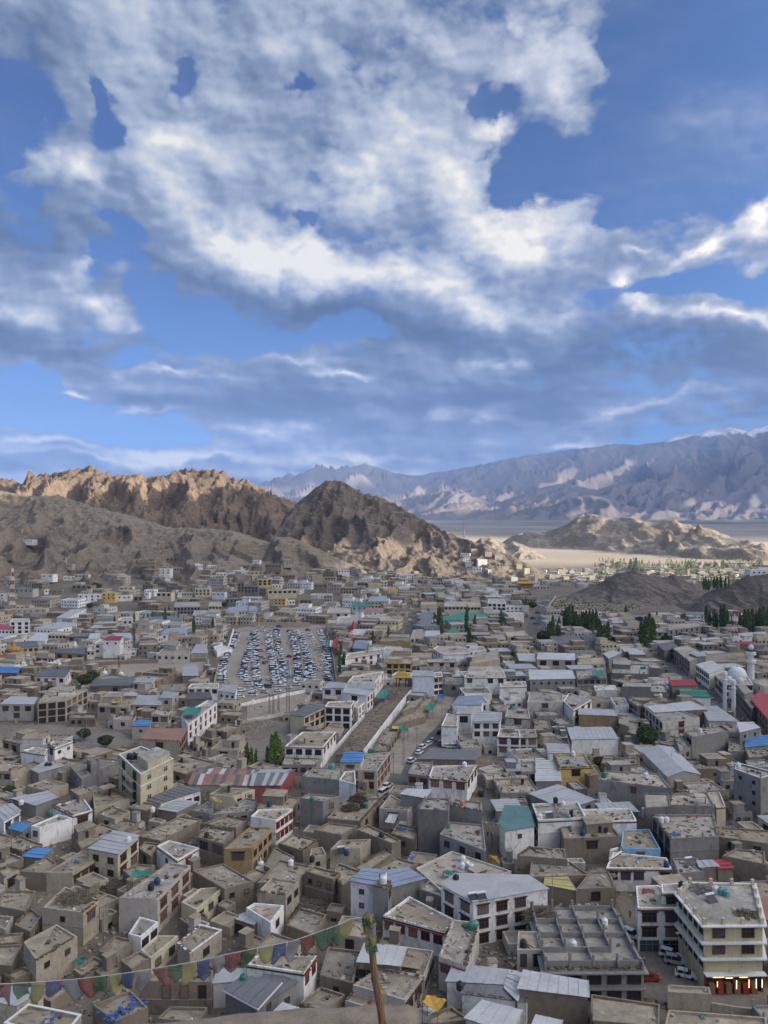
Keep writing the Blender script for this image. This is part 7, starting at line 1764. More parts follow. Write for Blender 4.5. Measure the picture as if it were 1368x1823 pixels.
car_at('C', 940, 1055, -22, 'hatchback', 'white', 'white hatchback parked nearest the lit shop')
car_at('C', 748, 1070, 2, 'hatchback', 'red', 'red hatchback in front of the unfinished building')
car_at('C', 815, 895, -25, 'van', 'grey', 'dark van in the shade at the foot of the corner building')
car_at('C', 660, 850, -50, 'suv', 'white', 'white SUV half behind the unfinished building')
car_at('C', 950, 945, -60, 'hatchback', 'black', 'black hatchback under the ledges of the corner building')
car_at('E', 932, 872, 62, 'suv', 'white', 'white SUV parked on the dirt lot, nearest of the left pair')
car_at('E', 965, 853, 55, 'hatchback', 'white', 'white hatchback parked behind the white SUV on the dirt lot')
car_at('E', 912, 900, 62, 'hatchback', 'white', 'white hatchback at the mouth of the dirt lot')
car_at('E', 872, 945, 60, 'suv', 'white', 'white SUV heading down the paved street')
car_at('E', 1068, 868, 5, 'hatchback', 'white', 'white hatchback under the tall blank white house, left one')
car_at('E', 1105, 870, 5, 'suv', 'white', 'white SUV under the tall blank white house, right one')
car_at('E', 1020, 790, 80, 'suv', 'black', 'black SUV along the dirt lot wall, upper one')
car_at('E', 1020, 850, 85, 'suv', 'grey', 'dark grey SUV along the dirt lot wall, lower one')
car_at('E', 1302, 882, 20, 'suv', 'silver', 'silver SUV behind the long hipped shed')
car_at('E', 1182, 878, 0, 'hatchback', 'blue', 'blue hatchback behind the long hipped shed')
car_at('E', 985, 835, 60, 'hatchback', 'silver', 'silver hatchback behind the pair on the dirt lot')
car_at('B', 745, 68, 60, 'suv', 'white', 'white SUV in the paved street beside the carved-window block, upper')
car_at('B', 725, 102, 60, 'van', 'white', 'white van in the paved street beside the carved-window block')
car_at('B', 706, 135, 60, 'hatchback', 'silver', 'silver hatchback below the white van in the paved street')
car_at('B', 1240, 105, 80, 'suv', 'black', 'black SUV at the upper end of the dark market lane')
# the car park: columns of cars side by side, noses to the lanes between
COLS = [('left-hand single row', [(85, 600), (95, 420), (150, 300), (215, 190), (245, 100)], 0), ('first column', [(375, 640), (300, 540), (330, 400), (360, 300), (390, 210)], 0), ('first column right half', [(460, 660), (430, 520), (420, 380), (430, 250), (430, 90)], 0),
        ('second column', [(640, 640), (620, 500), (605, 380), (565, 220), (560, 80)], 0), ('second column right half', [(725, 620), (715, 500), (690, 380), (650, 220), (640, 75)], 0),
        ('third column', [(855, 600), (860, 450), (850, 330), (815, 180), (775, 80)], 0), ('third column right half', [(945, 600), (975, 480), (950, 330), (900, 180), (860, 80)], 0), ('third column outer edge', [(1010, 600), (1000, 540), (1000, 420)], 0),
        ('right-hand row', [(1165, 585), (1170, 450), (1155, 300), (1110, 180), (1085, 80)], 0)]
q = random.Random(99); parked = []
for ci, (nm, pl, _) in enumerate(COLS):
    W_ = [Vector(at(380+x/5.7, 1110+y/5.7, 0)) for x, y in pl]; seg = [(W_[i+1]-W_[i]).length for i in range(len(W_)-1)]; tot = sum(seg); s = 0; k = 0
    while s < tot:
        t = s; i = 0
        while i < len(seg)-1 and t > seg[i]: t -= seg[i]; i += 1
        p = W_[i].lerp(W_[i+1], min(1, t/seg[i])); k += 1
        if q.random() > .06: parked.append((p.x+q.uniform(-.5, .5), p.y, q.choice((0, math.pi))+q.uniform(-.09, .09)+(-.05), nm, k))
        s += q.uniform(2.35, 3.1)
for nm, line in (('near-wall row', [(275, 755), (400, 735), (520, 705), (650, 690), (760, 660), (900, 640)]), ('second near-wall row', [(285, 690), (400, 690), (560, 655), (700, 640), (850, 630), (1000, 625), (1130, 600)]), ('far-end row', [(480, 45), (600, 42), (810, 35)])):
    W_ = [Vector(at(380+x/5.7, 1110+y/5.7, 0)) for x, y in line]; k = 0
    for i in range(len(W_)-1):
        n_ = int((W_[i+1]-W_[i]).length/4.9)
        for j in range(n_): k += 1; p = W_[i].lerp(W_[i+1], j/n_); parked.append((p.x, p.y+q.uniform(-.3, .3), q.uniform(-.35, .35), nm, k))
for x, y in ((720, 340), (525, 410), (495, 355), (485, 285), (565, 575), (740, 590), (1095, 385), (1105, 340), (1095, 480), (1078, 262), (370, 160), (395, 120), (410, 85), (420, 75), (500, 80), (1010, 175), (990, 150), (975, 120), (960, 75), (775, 345)):
    p = at(380+x/5.7, 1110+y/5.7, 0); parked.append((p[0], p[1], q.uniform(-.3, .3)+(1.4 if x > 1070 or x == 525 else 0), 'aisle', len(parked)))
parked.sort(key=lambda t: t[1])
rest = {}; USEDL = set(); ai = 0
for i, (x, y, rz, nm, k) in enumerate(parked):
    u = q.random(); c_ = 'white' if u < .56 else 'silver' if u < .72 else 'grey' if u < .84 else 'blue' if u < .90 else 'black' if u < .97 else 'red'
    kd = q.choice(('hatchback', 'suv', 'suv', 'van') if nm != 'aisle' else ('hatchback', 'suv'))
    if i < 300:
        o = link(bpy.data.objects.new('parked_car', CLOW[(kd, c_)])); o.location = (x, y, .05); o.rotation_euler.z = rz
        l = f'{c_} {kd}, car park {nm}, {ordn(k)} from the near end'
        if nm == 'aisle': ai += 1; l = f'{c_} {kd} standing free in a car park aisle, {ordn(ai)} from the near wall'
        if 'row' in nm and nm != 'left-hand single row' and nm != 'right-hand row': l = f'{c_} {kd} in the {nm} of the car park, {ordn(k)} from the left'
        tag(o, l, 'car', 'cars in the big car park')
    else: rest.setdefault((kd, c_), []).append((x, y, rz))
mb = MB(); cm = ['car_white', 'car_silver', 'car_grey', 'car_blue', 'car_black', 'car_red', 'car_glass', 'rubber']
for (kd, c_), lst in rest.items():
    me = CLOW[(kd, c_)]; vs = [v.co.copy() for v in me.vertices]
    for x, y, rz in lst:
        T_ = Matrix.Translation((x, y, .05)) @ Matrix.Rotation(rz, 4, 'Z'); n = len(mb.v); mb.v += [tuple(T_ @ v) for v in vs]
        for p in me.polygons: mb.f.append(tuple(n+i for i in p.vertices)); mb.mi.append(cm.index('car_'+c_) if p.material_index == 0 else 5+p.material_index)
if mb.f: tag(mb.build('distant_cars', [M[c] for c in cm]), kind='stuff')
# cars in the far streets
n_ = 0
for T, pts, where in (('c', [(1165, 600), (1120, 640), (1095, 690), (1060, 730), (1180, 580), (1100, 610), (1075, 760), (1140, 600)], 'main street'), ('c', [(178, 690), (186, 740), (165, 772), (210, 715), (195, 660), (115, 850)], 'small far road'),
                      ('F', [(880, 290), (900, 285), (860, 300), (990, 545), (1060, 600)], 'open ground at the bazaar end'), ('P', [(130, 90), (120, 150), (110, 190), (10, 185)], 'yard left of the car park wall')):
    for j, (a_, b_) in enumerate(pts):
        x, y = at(*unT(T, a_, b_), 0); c_ = q.choice(('white', 'white', 'silver', 'black')); kd = q.choice(('hatchback', 'suv')); o = link(bpy.data.objects.new('parked_car', CLOW[(kd, c_)])); o.location = (x, y, .09); o.rotation_euler.z = q.choice((1.2, 1.4, .2))
        tag(o, f'{c_} {kd} on the {where}, {ORD[j]} towards the camera', 'car', 'cars in the far streets')
# ------------------------------------------------------------------ people
def person_mesh(seed, shirt, trouser):
    q = random.Random(seed); st = q.uniform(.1, .3); ar = q.uniform(.15, .35)
    J = [((0, 0, .95), .15), ((0, 0, 1.25), .17), ((0, 0, 1.45), .12), ((0, 0, 1.53), .06), ((0, .02, 1.64), .10), ((0, .01, 1.74), .07),
         ((-.10, 0, .88), .10), ((-.10, st*.4, .5), .075), ((-.10, st*-.1+st*.4, .08), .05), ((-.10, st*.3+.14, .04), .045),
         ((.10, 0, .88), .10), ((.11, -st*.3, .5), .075), ((.11, -st*.8, .08), .05), ((.11, -st*.8+.14, .04), .045),
         ((-.2, 0, 1.40), .065), ((-.26, -ar*.3, 1.14), .05), ((-.27, ar*.2, .90), .04), ((-.27, ar*.3, .80), .035),
         ((.2, 0, 1.40), .065), ((.26, ar*.2, 1.14), .05), ((.27, ar*.7, .92), .04), ((.27, ar*.9, .83), .035)]
    E_ = [(0, 1), (1, 2), (2, 3), (3, 4), (4, 5), (0, 6), (6, 7), (7, 8), (8, 9), (0, 10), (10, 11), (11, 12), (12, 13), (2, 14), (14, 15), (15, 16), (16, 17), (2, 18), (18, 19), (19, 20), (20, 21)]
    me = bpy.data.meshes.new('person'); me.from_pydata([j[0] for j in J], E_, []); o = bpy.data.objects.new('person_base', me); COL.objects.link(o)
    m = o.modifiers.new('skin', 'SKIN')
    if not me.skin_vertices: bpy.context.view_layer.update()
    for i, j in enumerate(J): me.skin_vertices[0].data[i].radius = (j[1], j[1])
    me.skin_vertices[0].data[0].use_root = True
    s = o.modifiers.new('sub', 'SUBSURF'); s.levels = 1
    dg = bpy.context.evaluated_depsgraph_get(); out = bpy.data.meshes.new_from_object(o.evaluated_get(dg)); out.name = 'person'
    bpy.data.objects.remove(o); out.materials.clear()
    for c in (shirt, trouser, 'skin', 'hair'): out.materials.append(M[c])
    for p in out.polygons:
        z = p.center.z; hand = abs(p.center.x) > .24 and z < .88
        p.material_index = 3 if z > 1.69 or (z > 1.6 and p.center.y < -.01) else 2 if z > 1.5 or hand else 0 if z > .92 else 1
    return out
plain('skin', (.35, .2, .13)); plain('hair', (.03, .025, .02)); plain('cloth_dark', (.03, .035, .05)); plain('cloth_blue', (.06, .10, .2)); plain('cloth_red', (.28, .05, .05)); plain('cloth_tan', (.3, .25, .17)); plain('cloth_white', (.6, .6, .58))
PM = [(person_mesh(1, 'cloth_dark', 'cloth_dark'), 'dark jacket and dark trousers'), (person_mesh(2, 'cloth_blue', 'cloth_dark'), 'blue jacket and dark trousers'), (person_mesh(3, 'cloth_red', 'cloth_dark'), 'maroon top and dark trousers'), (person_mesh(4, 'cloth_white', 'cloth_blue'), 'white shirt and blue trousers'), (person_mesh(5, 'cloth_tan', 'cloth_dark'), 'tan coat and dark trousers')]
def person(T, px, py, i, where):
    x, y = at(*unT(T, px, py), 0); o = link(bpy.data.objects.new('person', PM[i % 5][0])); o.location = (x, y, .09); o.rotation_euler.z = px*.7
    tag(o, f'person in {PM[i % 5][1]} {where}'.replace(' , ', ', ').replace(' and dark trousers, bazaar', ', bazaar'), 'person', 'people walking in the town')
for i, (a_, b_, w_) in enumerate(((493, 222, 'alone in the aisle by the second column'), (213, 372, 'beside the left-hand cars'), (745, 212, 'left of a pair in the aisle'), (757, 214, 'right of a pair in the aisle'), (972, 250, 'by the third column, left one'), (981, 250, 'by the third column, right one'),
      (1027, 282, 'in the right aisle, upper pair, left'), (1043, 280, 'in the right aisle, upper pair, right'), (1013, 375, 'in the right aisle, middle pair, left'), (1029, 378, 'in the right aisle, middle pair, right'), (1020, 480, 'in the right aisle behind the parked cars'), (1058, 492, 'in the right aisle near the free white car'), (1020, 520, 'in the right aisle, nearest of all'),
      (757, 185, 'in the aisle above the pair'), (1050, 235, 'at the right end of the car park'), (1035, 735, 'on the path below the car park'), (1052, 738, 'below the car park, right of a pair'), (155, 618, 'at the near left of the car park'), (808, 550, 'behind the near end of the third column'), (1090, 440, 'beside a free car at the right'))): person('P', a_, b_, i*3+i//4, w_)
for i, (a_, b_, w_) in enumerate(((1075, 1105, 'standing outside the lit shop'), (960, 945, 'between the parked cars and the ledges'), (650, 745, 'walking up the lane past the unfinished building'), (725, 985, 'walking beside the red hatchback'), (1110, 1100, 'passing the lit shop shelves'))): person('C', a_, b_, i, w_)
for i, (a_, b_, w_) in enumerate(((1275, 330, 'in the dark market lane, upper'), (1330, 410, 'in the dark market lane, lower'))): person('B', a_, b_, i+1, w_)
q = random.Random(8)
for i in range(60):
    t = i/60; cx_ = 800+(1330-800)*t; cy_ = 372+(800-372)*t**1.12; person('F', cx_+q.uniform(-22, 22)*(.5+t), cy_+q.uniform(-3, 3), q.randrange(5), f', bazaar crowd, {ordn(i+1)} down the street')
# ------------------------------------------------------------------ water tanks, heaters, dishes, heaps on the roofs
def tank_parts(c):
    b = MB(); pr = [(.5, 0), (.56, .05)]
    for k in range(4): z = .12+k*.24; pr += [(.56, z), (.60, z+.05), (.60, z+.14), (.56, z+.19)]
    pr += [(.5, 1.12), (.2, 1.28)]; b.lathe(pr, 14); l = MB(); l.lathe([(.22, 1.26), (.22, 1.36), (.1, 1.40)], 10)
    return b.mesh('drum', M[c]), l.mesh('lid', M[c])
TK = {'w': ('white_plastic', 'white'), 'k': ('black_plastic', 'black'), 'g': ('green_plastic', 'green'), 't': ('teal_plastic', 'teal'), 'b': ('tank_blue', 'dark blue'), 'o': ('tank_orange', 'orange')}
plain('tank_blue', (.03, .06, .16), .45); plain('tank_orange', (.5, .25, .12), .5)
TM = {k: tank_parts(v[0]) for k, v in TK.items()}
def tank(T, px, py, z, c, label, s=1.0, stand_=0.0):
    x, y = at(*unT(T, px, py), z); r = empty('water_tank', (x, y, z-.42+stand_)); r.scale = (s*1.15, s*1.15, s*1.15); tag(r, label, 'water tank', 'rooftop water tanks')
    link(bpy.data.objects.new('drum', TM[c][0]), r); link(bpy.data.objects.new('lid', TM[c][1]), r)
    if stand_:
        b = MB(); [b.box(sx*.4-.05, sx*.4+.05, sy*.4-.05, sy*.4+.05, -stand_/1.15/s, 0) for sx in (-1, 1) for sy in (-1, 1)]; b.box(-.5, .5, -.5, .5, -.06, 0); b.build('stand', M['wall_G'], r)
TL = '''A,112,150,4,w,white tank on the light tin shed at the upper left
A,263,205,5.4,g,green tank on the white house with the bay window
A,800,600,7.4,k,black tank on the carved bay-window house, left
A,832,570,7.4,b,dark blue tank on the carved bay-window house, right
A,680,348,7.3,w,white tank on the tin roof of the cream corner house
A,1095,325,6.6,k,small black tank on the paved squares roof
A,808,188,4,w,white tank on the little square-windowed mud house
A,1290,1085,6.4,g,green tank on the slate-blue deck by the flags
B,345,135,8.4,g,green tank on the bare grey block house
B,118,160,5.2,b,blue drum on the hatch-row mud roof
B,610,166,5.6,k,black tank beside the brushwood heaps
B,631,166,5.6,g,green tank beside the brushwood heaps
B,712,325,5.4,k,black tank on the white-ended mud house
B,527,416,5,b,blue drum with a white pipe on the central mud roof
B,345,450,3.6,k,black drum in the ruined lane
B,1062,272,7,g,green tank on the half-built concrete parapet
B,1140,152,10,o,orange drum on the concrete block
B,722,565,9.6,w,big white tank on the slim stair tower
B,1140,486,4.8,w,white tank in the cluster of four, nearest left
B,1166,478,4.8,w,white tank in the cluster of four, middle
B,1186,492,4.8,w,white tank in the cluster of four, nearest right
B,1143,450,4.8,w,white tank in the cluster of four, farthest
B,1107,552,9.4,k,black tank on the pale blue tin roof
B,1186,806,6.2,g,green tank on the broken slab roof, left
B,1208,800,6.2,t,teal tank on the broken slab roof, right
B,1128,1125,5,k,black tank on the streaked tin roof
B,232,470,4.8,w,small white tank on the long hatch roof
C,262,152,8.6,k,black tank on the tall stand of the balustraded terrace
C,300,154,8.6,w,white tank beside the black one on the balustraded terrace
C,180,222,8.6,w,low white tank at the left corner of the balustraded terrace
C,327,224,8.6,t,turquoise tank at the front of the balustraded terrace
C,403,306,6.8,b,lone blue drum on the mud-grey house
C,523,290,6.8,k,black drum on the mud-grey house, right side
C,813,238,8,w,left one of two white tanks above the recessed balconies
C,840,238,8,w,right one of two white tanks above the recessed balconies
C,1122,612,12.8,t,tall teal tank on the olive corner building
C,1096,604,12.8,w,white-green tank left of the teal one on the olive building
C,1150,622,12.8,t,low teal tank right of the tall one on the olive building
C,517,772,6.5,w,white tank standing in the middle of the unfinished deck
C,353,888,6.5,w,white tank near the front of the unfinished deck
C,95,884,7,k,black tank on the red-shuttered house
C,918,580,11,k,black tank on the white top-floor room
C,840,472,5.6,b,dark drum on the terrace below the sky-blue wall
F,33,640,6,g,green tank on the off-white roof at the left
F,150,868,4.2,g,green tank in front of the off-white two-storey house
F,353,888,6,w,white tank on the gridded roof
F,732,1002,8,w,white tank on the flagged balustrade roof
F,515,998,8,g,green tank at the left of the flagged balustrade roof
F,711,442,6,g,left one of two green tanks beside the bazaar
F,725,440,6,g,right one of two green tanks beside the bazaar
F,1213,952,12.6,w,white tank on the tall grey block by the right edge
F,1015,768,8,w,white tank on the grey block house front
F,808,585,8.2,w,small white tank on the dark block
E,452,972,9,t,teal tank on the grey and white house
E,1152,962,7,w,white tank on the house with carved orange bays
E,652,892,8.2,g,left one of two green tanks on the carved-window block
E,668,892,8.2,g,right one of two green tanks on the carved-window block
E,1240,452,8.6,w,white tank on the red-roofline building
D,684,918,12.6,k,black tank on the apartment block, first of four
D,698,922,12.6,k,black tank on the apartment block, second of four
D,712,914,12.6,k,black tank on the apartment block, third of four
D,726,920,12.6,k,black tank on the apartment block, fourth of four
D,248,966,5.4,k,left one of two black tanks on the light tin roof
D,264,966,5.4,k,right one of two black tanks on the light tin roof
D,790,500,6.8,t,teal tank on the cream cube house
D,225,555,6,b,blue tank at the front of the white villa'''
for ln in TL.splitlines():
    f = ln.split(',', 5); tank(f[0], float(f[1]), float(f[2]), float(f[3]), f[4], f[5], 1.15 if 'big' in f[5] or f[0] in 'DEF' else 1.0, .9 if 'stand of' in f[5] else 0)
def solar(T, px, py, z, label, rz=.3):
    x, y = at(*unT(T, px, py), z); r = empty('solar_heater', (x, y, z-.4), rz); tag(r, label, 'solar heater')
    b = MB(); b.tube([(-1.0, .7, 1.25), (1.0, .7, 1.25)], .27, 12); b.build('drum', M['white_plastic'], r)
    b = MB(); b.poly([(-1, -.8, .15), (1, -.8, .15), (1, .6, 1.05), (-1, .6, 1.05)]); b.poly([(-1, .6, 1.0), (1, .6, 1.0), (1, -.8, .1), (-1, -.8, .1)]); b.build('collector', M['glass'], r)
    b = MB(); [b.tube([(sx, .7, 0), (sx, .7, 1.1)], .04, 4) for sx in (-.9, .9)]; b.build('frame', M['steel'], r)
for a in (('B', 1200, 655, 9.4, 'left solar heater drum on the large pale blue roof'), ('B', 1245, 652, 9.4, 'right solar heater drum on the large pale blue roof'), ('C', 962, 455, 5.4, 'solar heater on the bare concrete terrace'), ('C', 1075, 650, 12.8, 'solar heater on the olive corner building'), ('C', 232, 215, 8.6, 'long white solar drum on the balustraded terrace'),
          ('E', 1170, 335, 6.6, 'solar heater on the cluttered white house in the centre'), ('B', 500, 405, 5, 'white solar drum beside the blue drum on the central mud roof')): solar(*a)
# loose things nobody could count: sticks, bricks, sacks and rags on the roofs, rubble in the alleys
q = random.Random(17); cl = {k: MB() for k in ('old_wood', 'wall_G', 'wall_L', 'white_plastic', 'dry_brush', 'blue_tarp', 'cloth_red', 'green_tarp', 'steel', 'cloth_dark')}
def bit(mb_, x, y, z, sx, sy, sz, tilt=.3):
    M_ = Matrix.Translation((x, y, z)) @ Matrix.Rotation(q.uniform(0, 6.28), 4, 'Z') @ Matrix.Rotation(q.uniform(-tilt, tilt), 4, 'Y'); mb_.box(-sx/2, sx/2, -sy/2, sy/2, -.05, sz, M=M_)
for cx, cy, P, h, g in FOOT:
    if cy > 430 or len(P) != 4 or h < 2.6: continue
    x0, x1 = min(p[0] for p in P), max(p[0] for p in P); y0, y1 = min(p[1] for p in P), max(p[1] for p in P)
    A_ = (x1-x0)*(y1-y0); n = int(min(46, A_*.22)*(1 if cy < 300 else .5)); I_ = inset(ccw(list(P)), .7)
    for i in range(n):
        x, y = q.uniform(x0, x1), q.uniform(y0, y1)
        if not inpoly(x, y, I_): continue
        z = g+h-.45+.06; u = q.random()
        if u < .34: bit(cl['old_wood'], x, y, z+.02, q.uniform(.8, 3), .1, .1, .08)
        elif u < .56: bit(cl['wall_G'], x, y, z, q.uniform(.3, .9), q.uniform(.2, .5), q.uniform(.12, .4))
        elif u < .74: bit(cl['wall_L'], x, y, z, q.uniform(.3, 1.1), q.uniform(.3, .9), q.uniform(.12, .5))
        elif u < .84: bit(cl['dry_brush'], x, y, z, q.uniform(.6, 1.6), q.uniform(.5, 1), q.uniform(.2, .5))
        elif u < .90: bit(cl['white_plastic'], x, y, z, q.uniform(.25, .7), q.uniform(.2, .5), q.uniform(.08, .3))
        elif u < .93: bit(cl['steel'], x, y, z, q.uniform(.5, 1.8), q.uniform(.4, .9), .07, .15)
        else: bit(cl[q.choice(('blue_tarp', 'cloth_red', 'green_tarp', 'cloth_dark', 'cloth_dark'))], x, y, z, q.uniform(.3, .9), q.uniform(.3, .7), .15)
    # ragged parapet of brush or blocks on the mud roofs
    if cy < 330 and q.random() < .45:
        I2 = inset(ccw(list(P)), .16)
        for i in range(4):
            if q.random() < .4: continue
            a, b = Vector(I2[i]), Vector(I2[(i+1) % 4]); Ld = (b-a).length; t = 0
            brush = q.random() < .35
            while t < Ld:
                p = a.lerp(b, t/Ld); t += q.uniform(.25, .7)
                if q.random() < .25: continue
                if brush: bit(cl['dry_brush'], p.x, p.y, g+h, q.uniform(.4, .9), .35, q.uniform(.1, .3))
                else: bit(cl['wall_L'], p.x, p.y, g+h, q.uniform(.25, .5), .28, q.uniform(.04, .2), .05)
for i in range(12000):
    y = 110+(q.random()**1.3)*330; x = q.uniform(-.52, .52)*y
    if OCC[int(y), int(x+520)] and not (i % 3 == 0 and x < -.16*y and 260 < y < 400 and not any(inpoly(x, y, f_[2]) for f_ in FOOT if abs(f_[0]-x) < 20 and abs(f_[1]-y) < 20)): continue
    bit(cl[q.choice(('wall_L', 'wall_G', 'old_wood', 'dry_brush', 'wall_L'))], x, y, 0, q.uniform(.2, 1.1), q.uniform(.15, .7), q.uniform(.08, .55))
def heap(T, px, py, z, r_, n, mat, hh=1.2):
    x, y = at(*unT(T, px, py), z)
    for i in range(n):
        a, d = q.uniform(0, 6.28), r_*math.sqrt(q.random()); zz = z-.3+hh*(1-d/r_)*q.random()
        bit(cl[mat], x+math.cos(a)*d, y+math.sin(a)*d*.8, zz, q.uniform(.8, 2.2), .09, .09, .5)
heap('B', 590, 125, 6, 2.6, 260, 'dry_brush', 2.2); heap('B', 550, 170, 6, 2.4, 220, 'dry_brush', 1.8); heap('B', 320, 700, 1, 5, 420, 'old_wood', 1.6); heap('A', 400, 640, 7.2, 4, 260, 'old_wood', .9); heap('C', 190, 730, 6.4, 3.6, 300, 'old_wood', 2.4); heap('C', 1260, 720, 12.8, 2.2, 120, 'old_wood', 1)
heap('A', 590, 600, 1.5, 6, 300, 'dry_brush', 1.2); heap('C', 500, 515, 4.5, 3.2, 160, 'wall_L', 1.2); heap('D', 1290, 790, .5, 12, 300, 'wall_L', 4); heap('C', 1200, 230, 1, 9, 300, 'old_wood', 1.5); heap('E', 60, 740, .5, 8, 200, 'wall_L', 3)
heap('C', 1020, 590, 12.8, 2.6, 120, 'wall_G', .8)
for T, px, py, z, m_, n in (('A', 200, 405, 3.2, 'blue_tarp', 10), ('A', 600, 1275, 5, 'blue_tarp', 26), ('A', 720, 1200, 5, 'blue_tarp', 20), ('A', 255, 1300, 5, 'blue_tarp', 12), ('A', 405, 455, 4.6, 'blue_tarp', 6), ('B', 812, 280, 5, 'blue_tarp', 14), ('B', 880, 432, 4, 'blue_tarp', 14), ('C', 735, 430, 5.4, 'blue_tarp', 8), ('C', 1165, 240, 1, 'blue_tarp', 10), ('A', 420, 980, 2.5, 'green_tarp', 18), ('C', 890, 305, 8, 'blue_tarp', 8), ('C', 970, 215, 8, 'cloth_red', 5), ('C', 740, 600, 9, 'cloth_red', 8), ('A', 575, 750, 2, 'cloth_red', 8)):
    x, y = at(*unT(T, px, py), z)
    for i in range(n): bit(cl[m_], x+q.gauss(0, .9), y+q.gauss(0, .7), z-.2+.05*i/3, q.uniform(.3, .9), q.uniform(.25, .6), .02, .1)
for k, m_ in cl.items():
    if m_.f: tag(m_.build({'old_wood': 'loose_timber', 'wall_G': 'loose_bricks', 'wall_L': 'mud_rubble', 'white_plastic': 'white_sacks', 'dry_brush': 'brushwood', 'blue_tarp': 'blue_plastic_scraps', 'cloth_red': 'red_cloth_scraps', 'green_tarp': 'green_cloth_scraps', 'steel': 'metal_scraps', 'cloth_dark': 'dark_cloth_scraps'}[k], M[k]), kind='stuff')
# tarpaulin shelters
def shelter(T, text, h, mat, label):
    W_, g = quadW(T, text, h); cx = sum(p[0] for p in W_)/4; cy = sum(p[1] for p in W_)/4; r = empty('shelter', (cx, cy, g)); tag(r, label, 'shelter', 'cloth shelters'); L = [Vector((p[0]-cx, p[1]-cy)) for p in W_]
    n = 6; b = MB()
    for i in range(n+1):
        for j in range(n+1):
            p = bil(L, i/n, j/n); z = h-.5*math.sin(math.pi*i/n)*math.sin(math.pi*j/n)+.12*math.sin(i*2.1+j*1.7); b.v.append((p.x, p.y, z))
    for i in range(n):
        for j in range(n): a = i*(n+1)+j; b.f.append((a, a+n+1, a+n+2, a+1)); b.mi.append(0)
    o = b.build('canopy', M[mat], r); so_ = o.modifiers.new('thickness', 'SOLIDIFY'); so_.thickness = .04
    for p in L: c = MB(); c.tube([(p.x, p.y, 0), (p.x, p.y, h)], .06, 5); c.build('post', M['old_wood'], r)
for a in (('E', '683,598 730,608 760,560 722,555', 4.6, 'green_tarp', 'green cloth shelter at the head of the embankment, left side'), ('E', '942,665 985,670 1000,635 962,628', 4, 'green_tarp', 'green cloth shelter on the dirt lot'), ('E', '808,765 850,785 855,768 815,740', 3.6, 'green_tarp', 'green cloth shelter among the low stalls'),
          ('E', '765,765 805,768 808,752 770,750', 3.8, 'yellow_tarp', 'small yellow cloth over the low stalls'), ('F', '450,475 515,478 512,448 452,446', 8.6, 'green_tarp', 'green tarpaulin shelter on the grey house roof'), ('D', '955,700 1060,680 1072,650 985,655', 10.6, 'green_tarp', 'bright green awning over the white house roof terrace'),
          ('A', '1165,150 1180,140 1135,110 1115,120', 5.6, 'yellow_tarp', 'yellow sheet hanging off the cream house roof'), ('B', '1038,515 1160,545 1110,505 1040,505', 5.8, 'green_tarp', 'faded green sheet on the large pale roof'), ('A', '692,545 790,530 800,505 700,505', 8.0, 'green_tarp', 'green canopy on the carved bay-window house'),
          ('E', '1005,605 1045,605 1045,585 1010,582', 2.8, 'blue_tarp', 'small blue stall on the dirt lot'), ('B', '1290,430 1340,468 1325,430 1280,425', 4, 'orange_tarp', 'ochre cloth over the dark market lane'), ('P', '1145,235 1200,240 1205,175 1150,170', 5, 'green_tarp', 'green cloth of the striped tents right of the car park'),
          ('P', '1180,235 1240,240 1240,175 1185,170', 5.4, 'cloth_white', 'white cloth of the striped tents right of the car park'), ('P', '1200,235 1270,240 1270,150 1225,160', 6, 'cloth_red', 'red cloth of the striped tents right of the car park'), ('D', '590,630 635,628 635,605 600,610', 6.8, 'yellow_tarp', 'yellow bundle cloth on the tan house'),
          ('F', '260,755 315,752 312,738 262,740', 3.4, 'green_tarp', 'dark green net over a yard left of the veranda house'), ('B', '730,250 780,255 805,200 760,195', 4.6, 'roof_p', 'two-toned tin awning leaning on the grey awning house'), ('B', '930,1205 1010,1255 1060,1190 955,1162', 5, 'orange_tarp', 'ochre tent roof at the bottom edge')): shelter(*a)
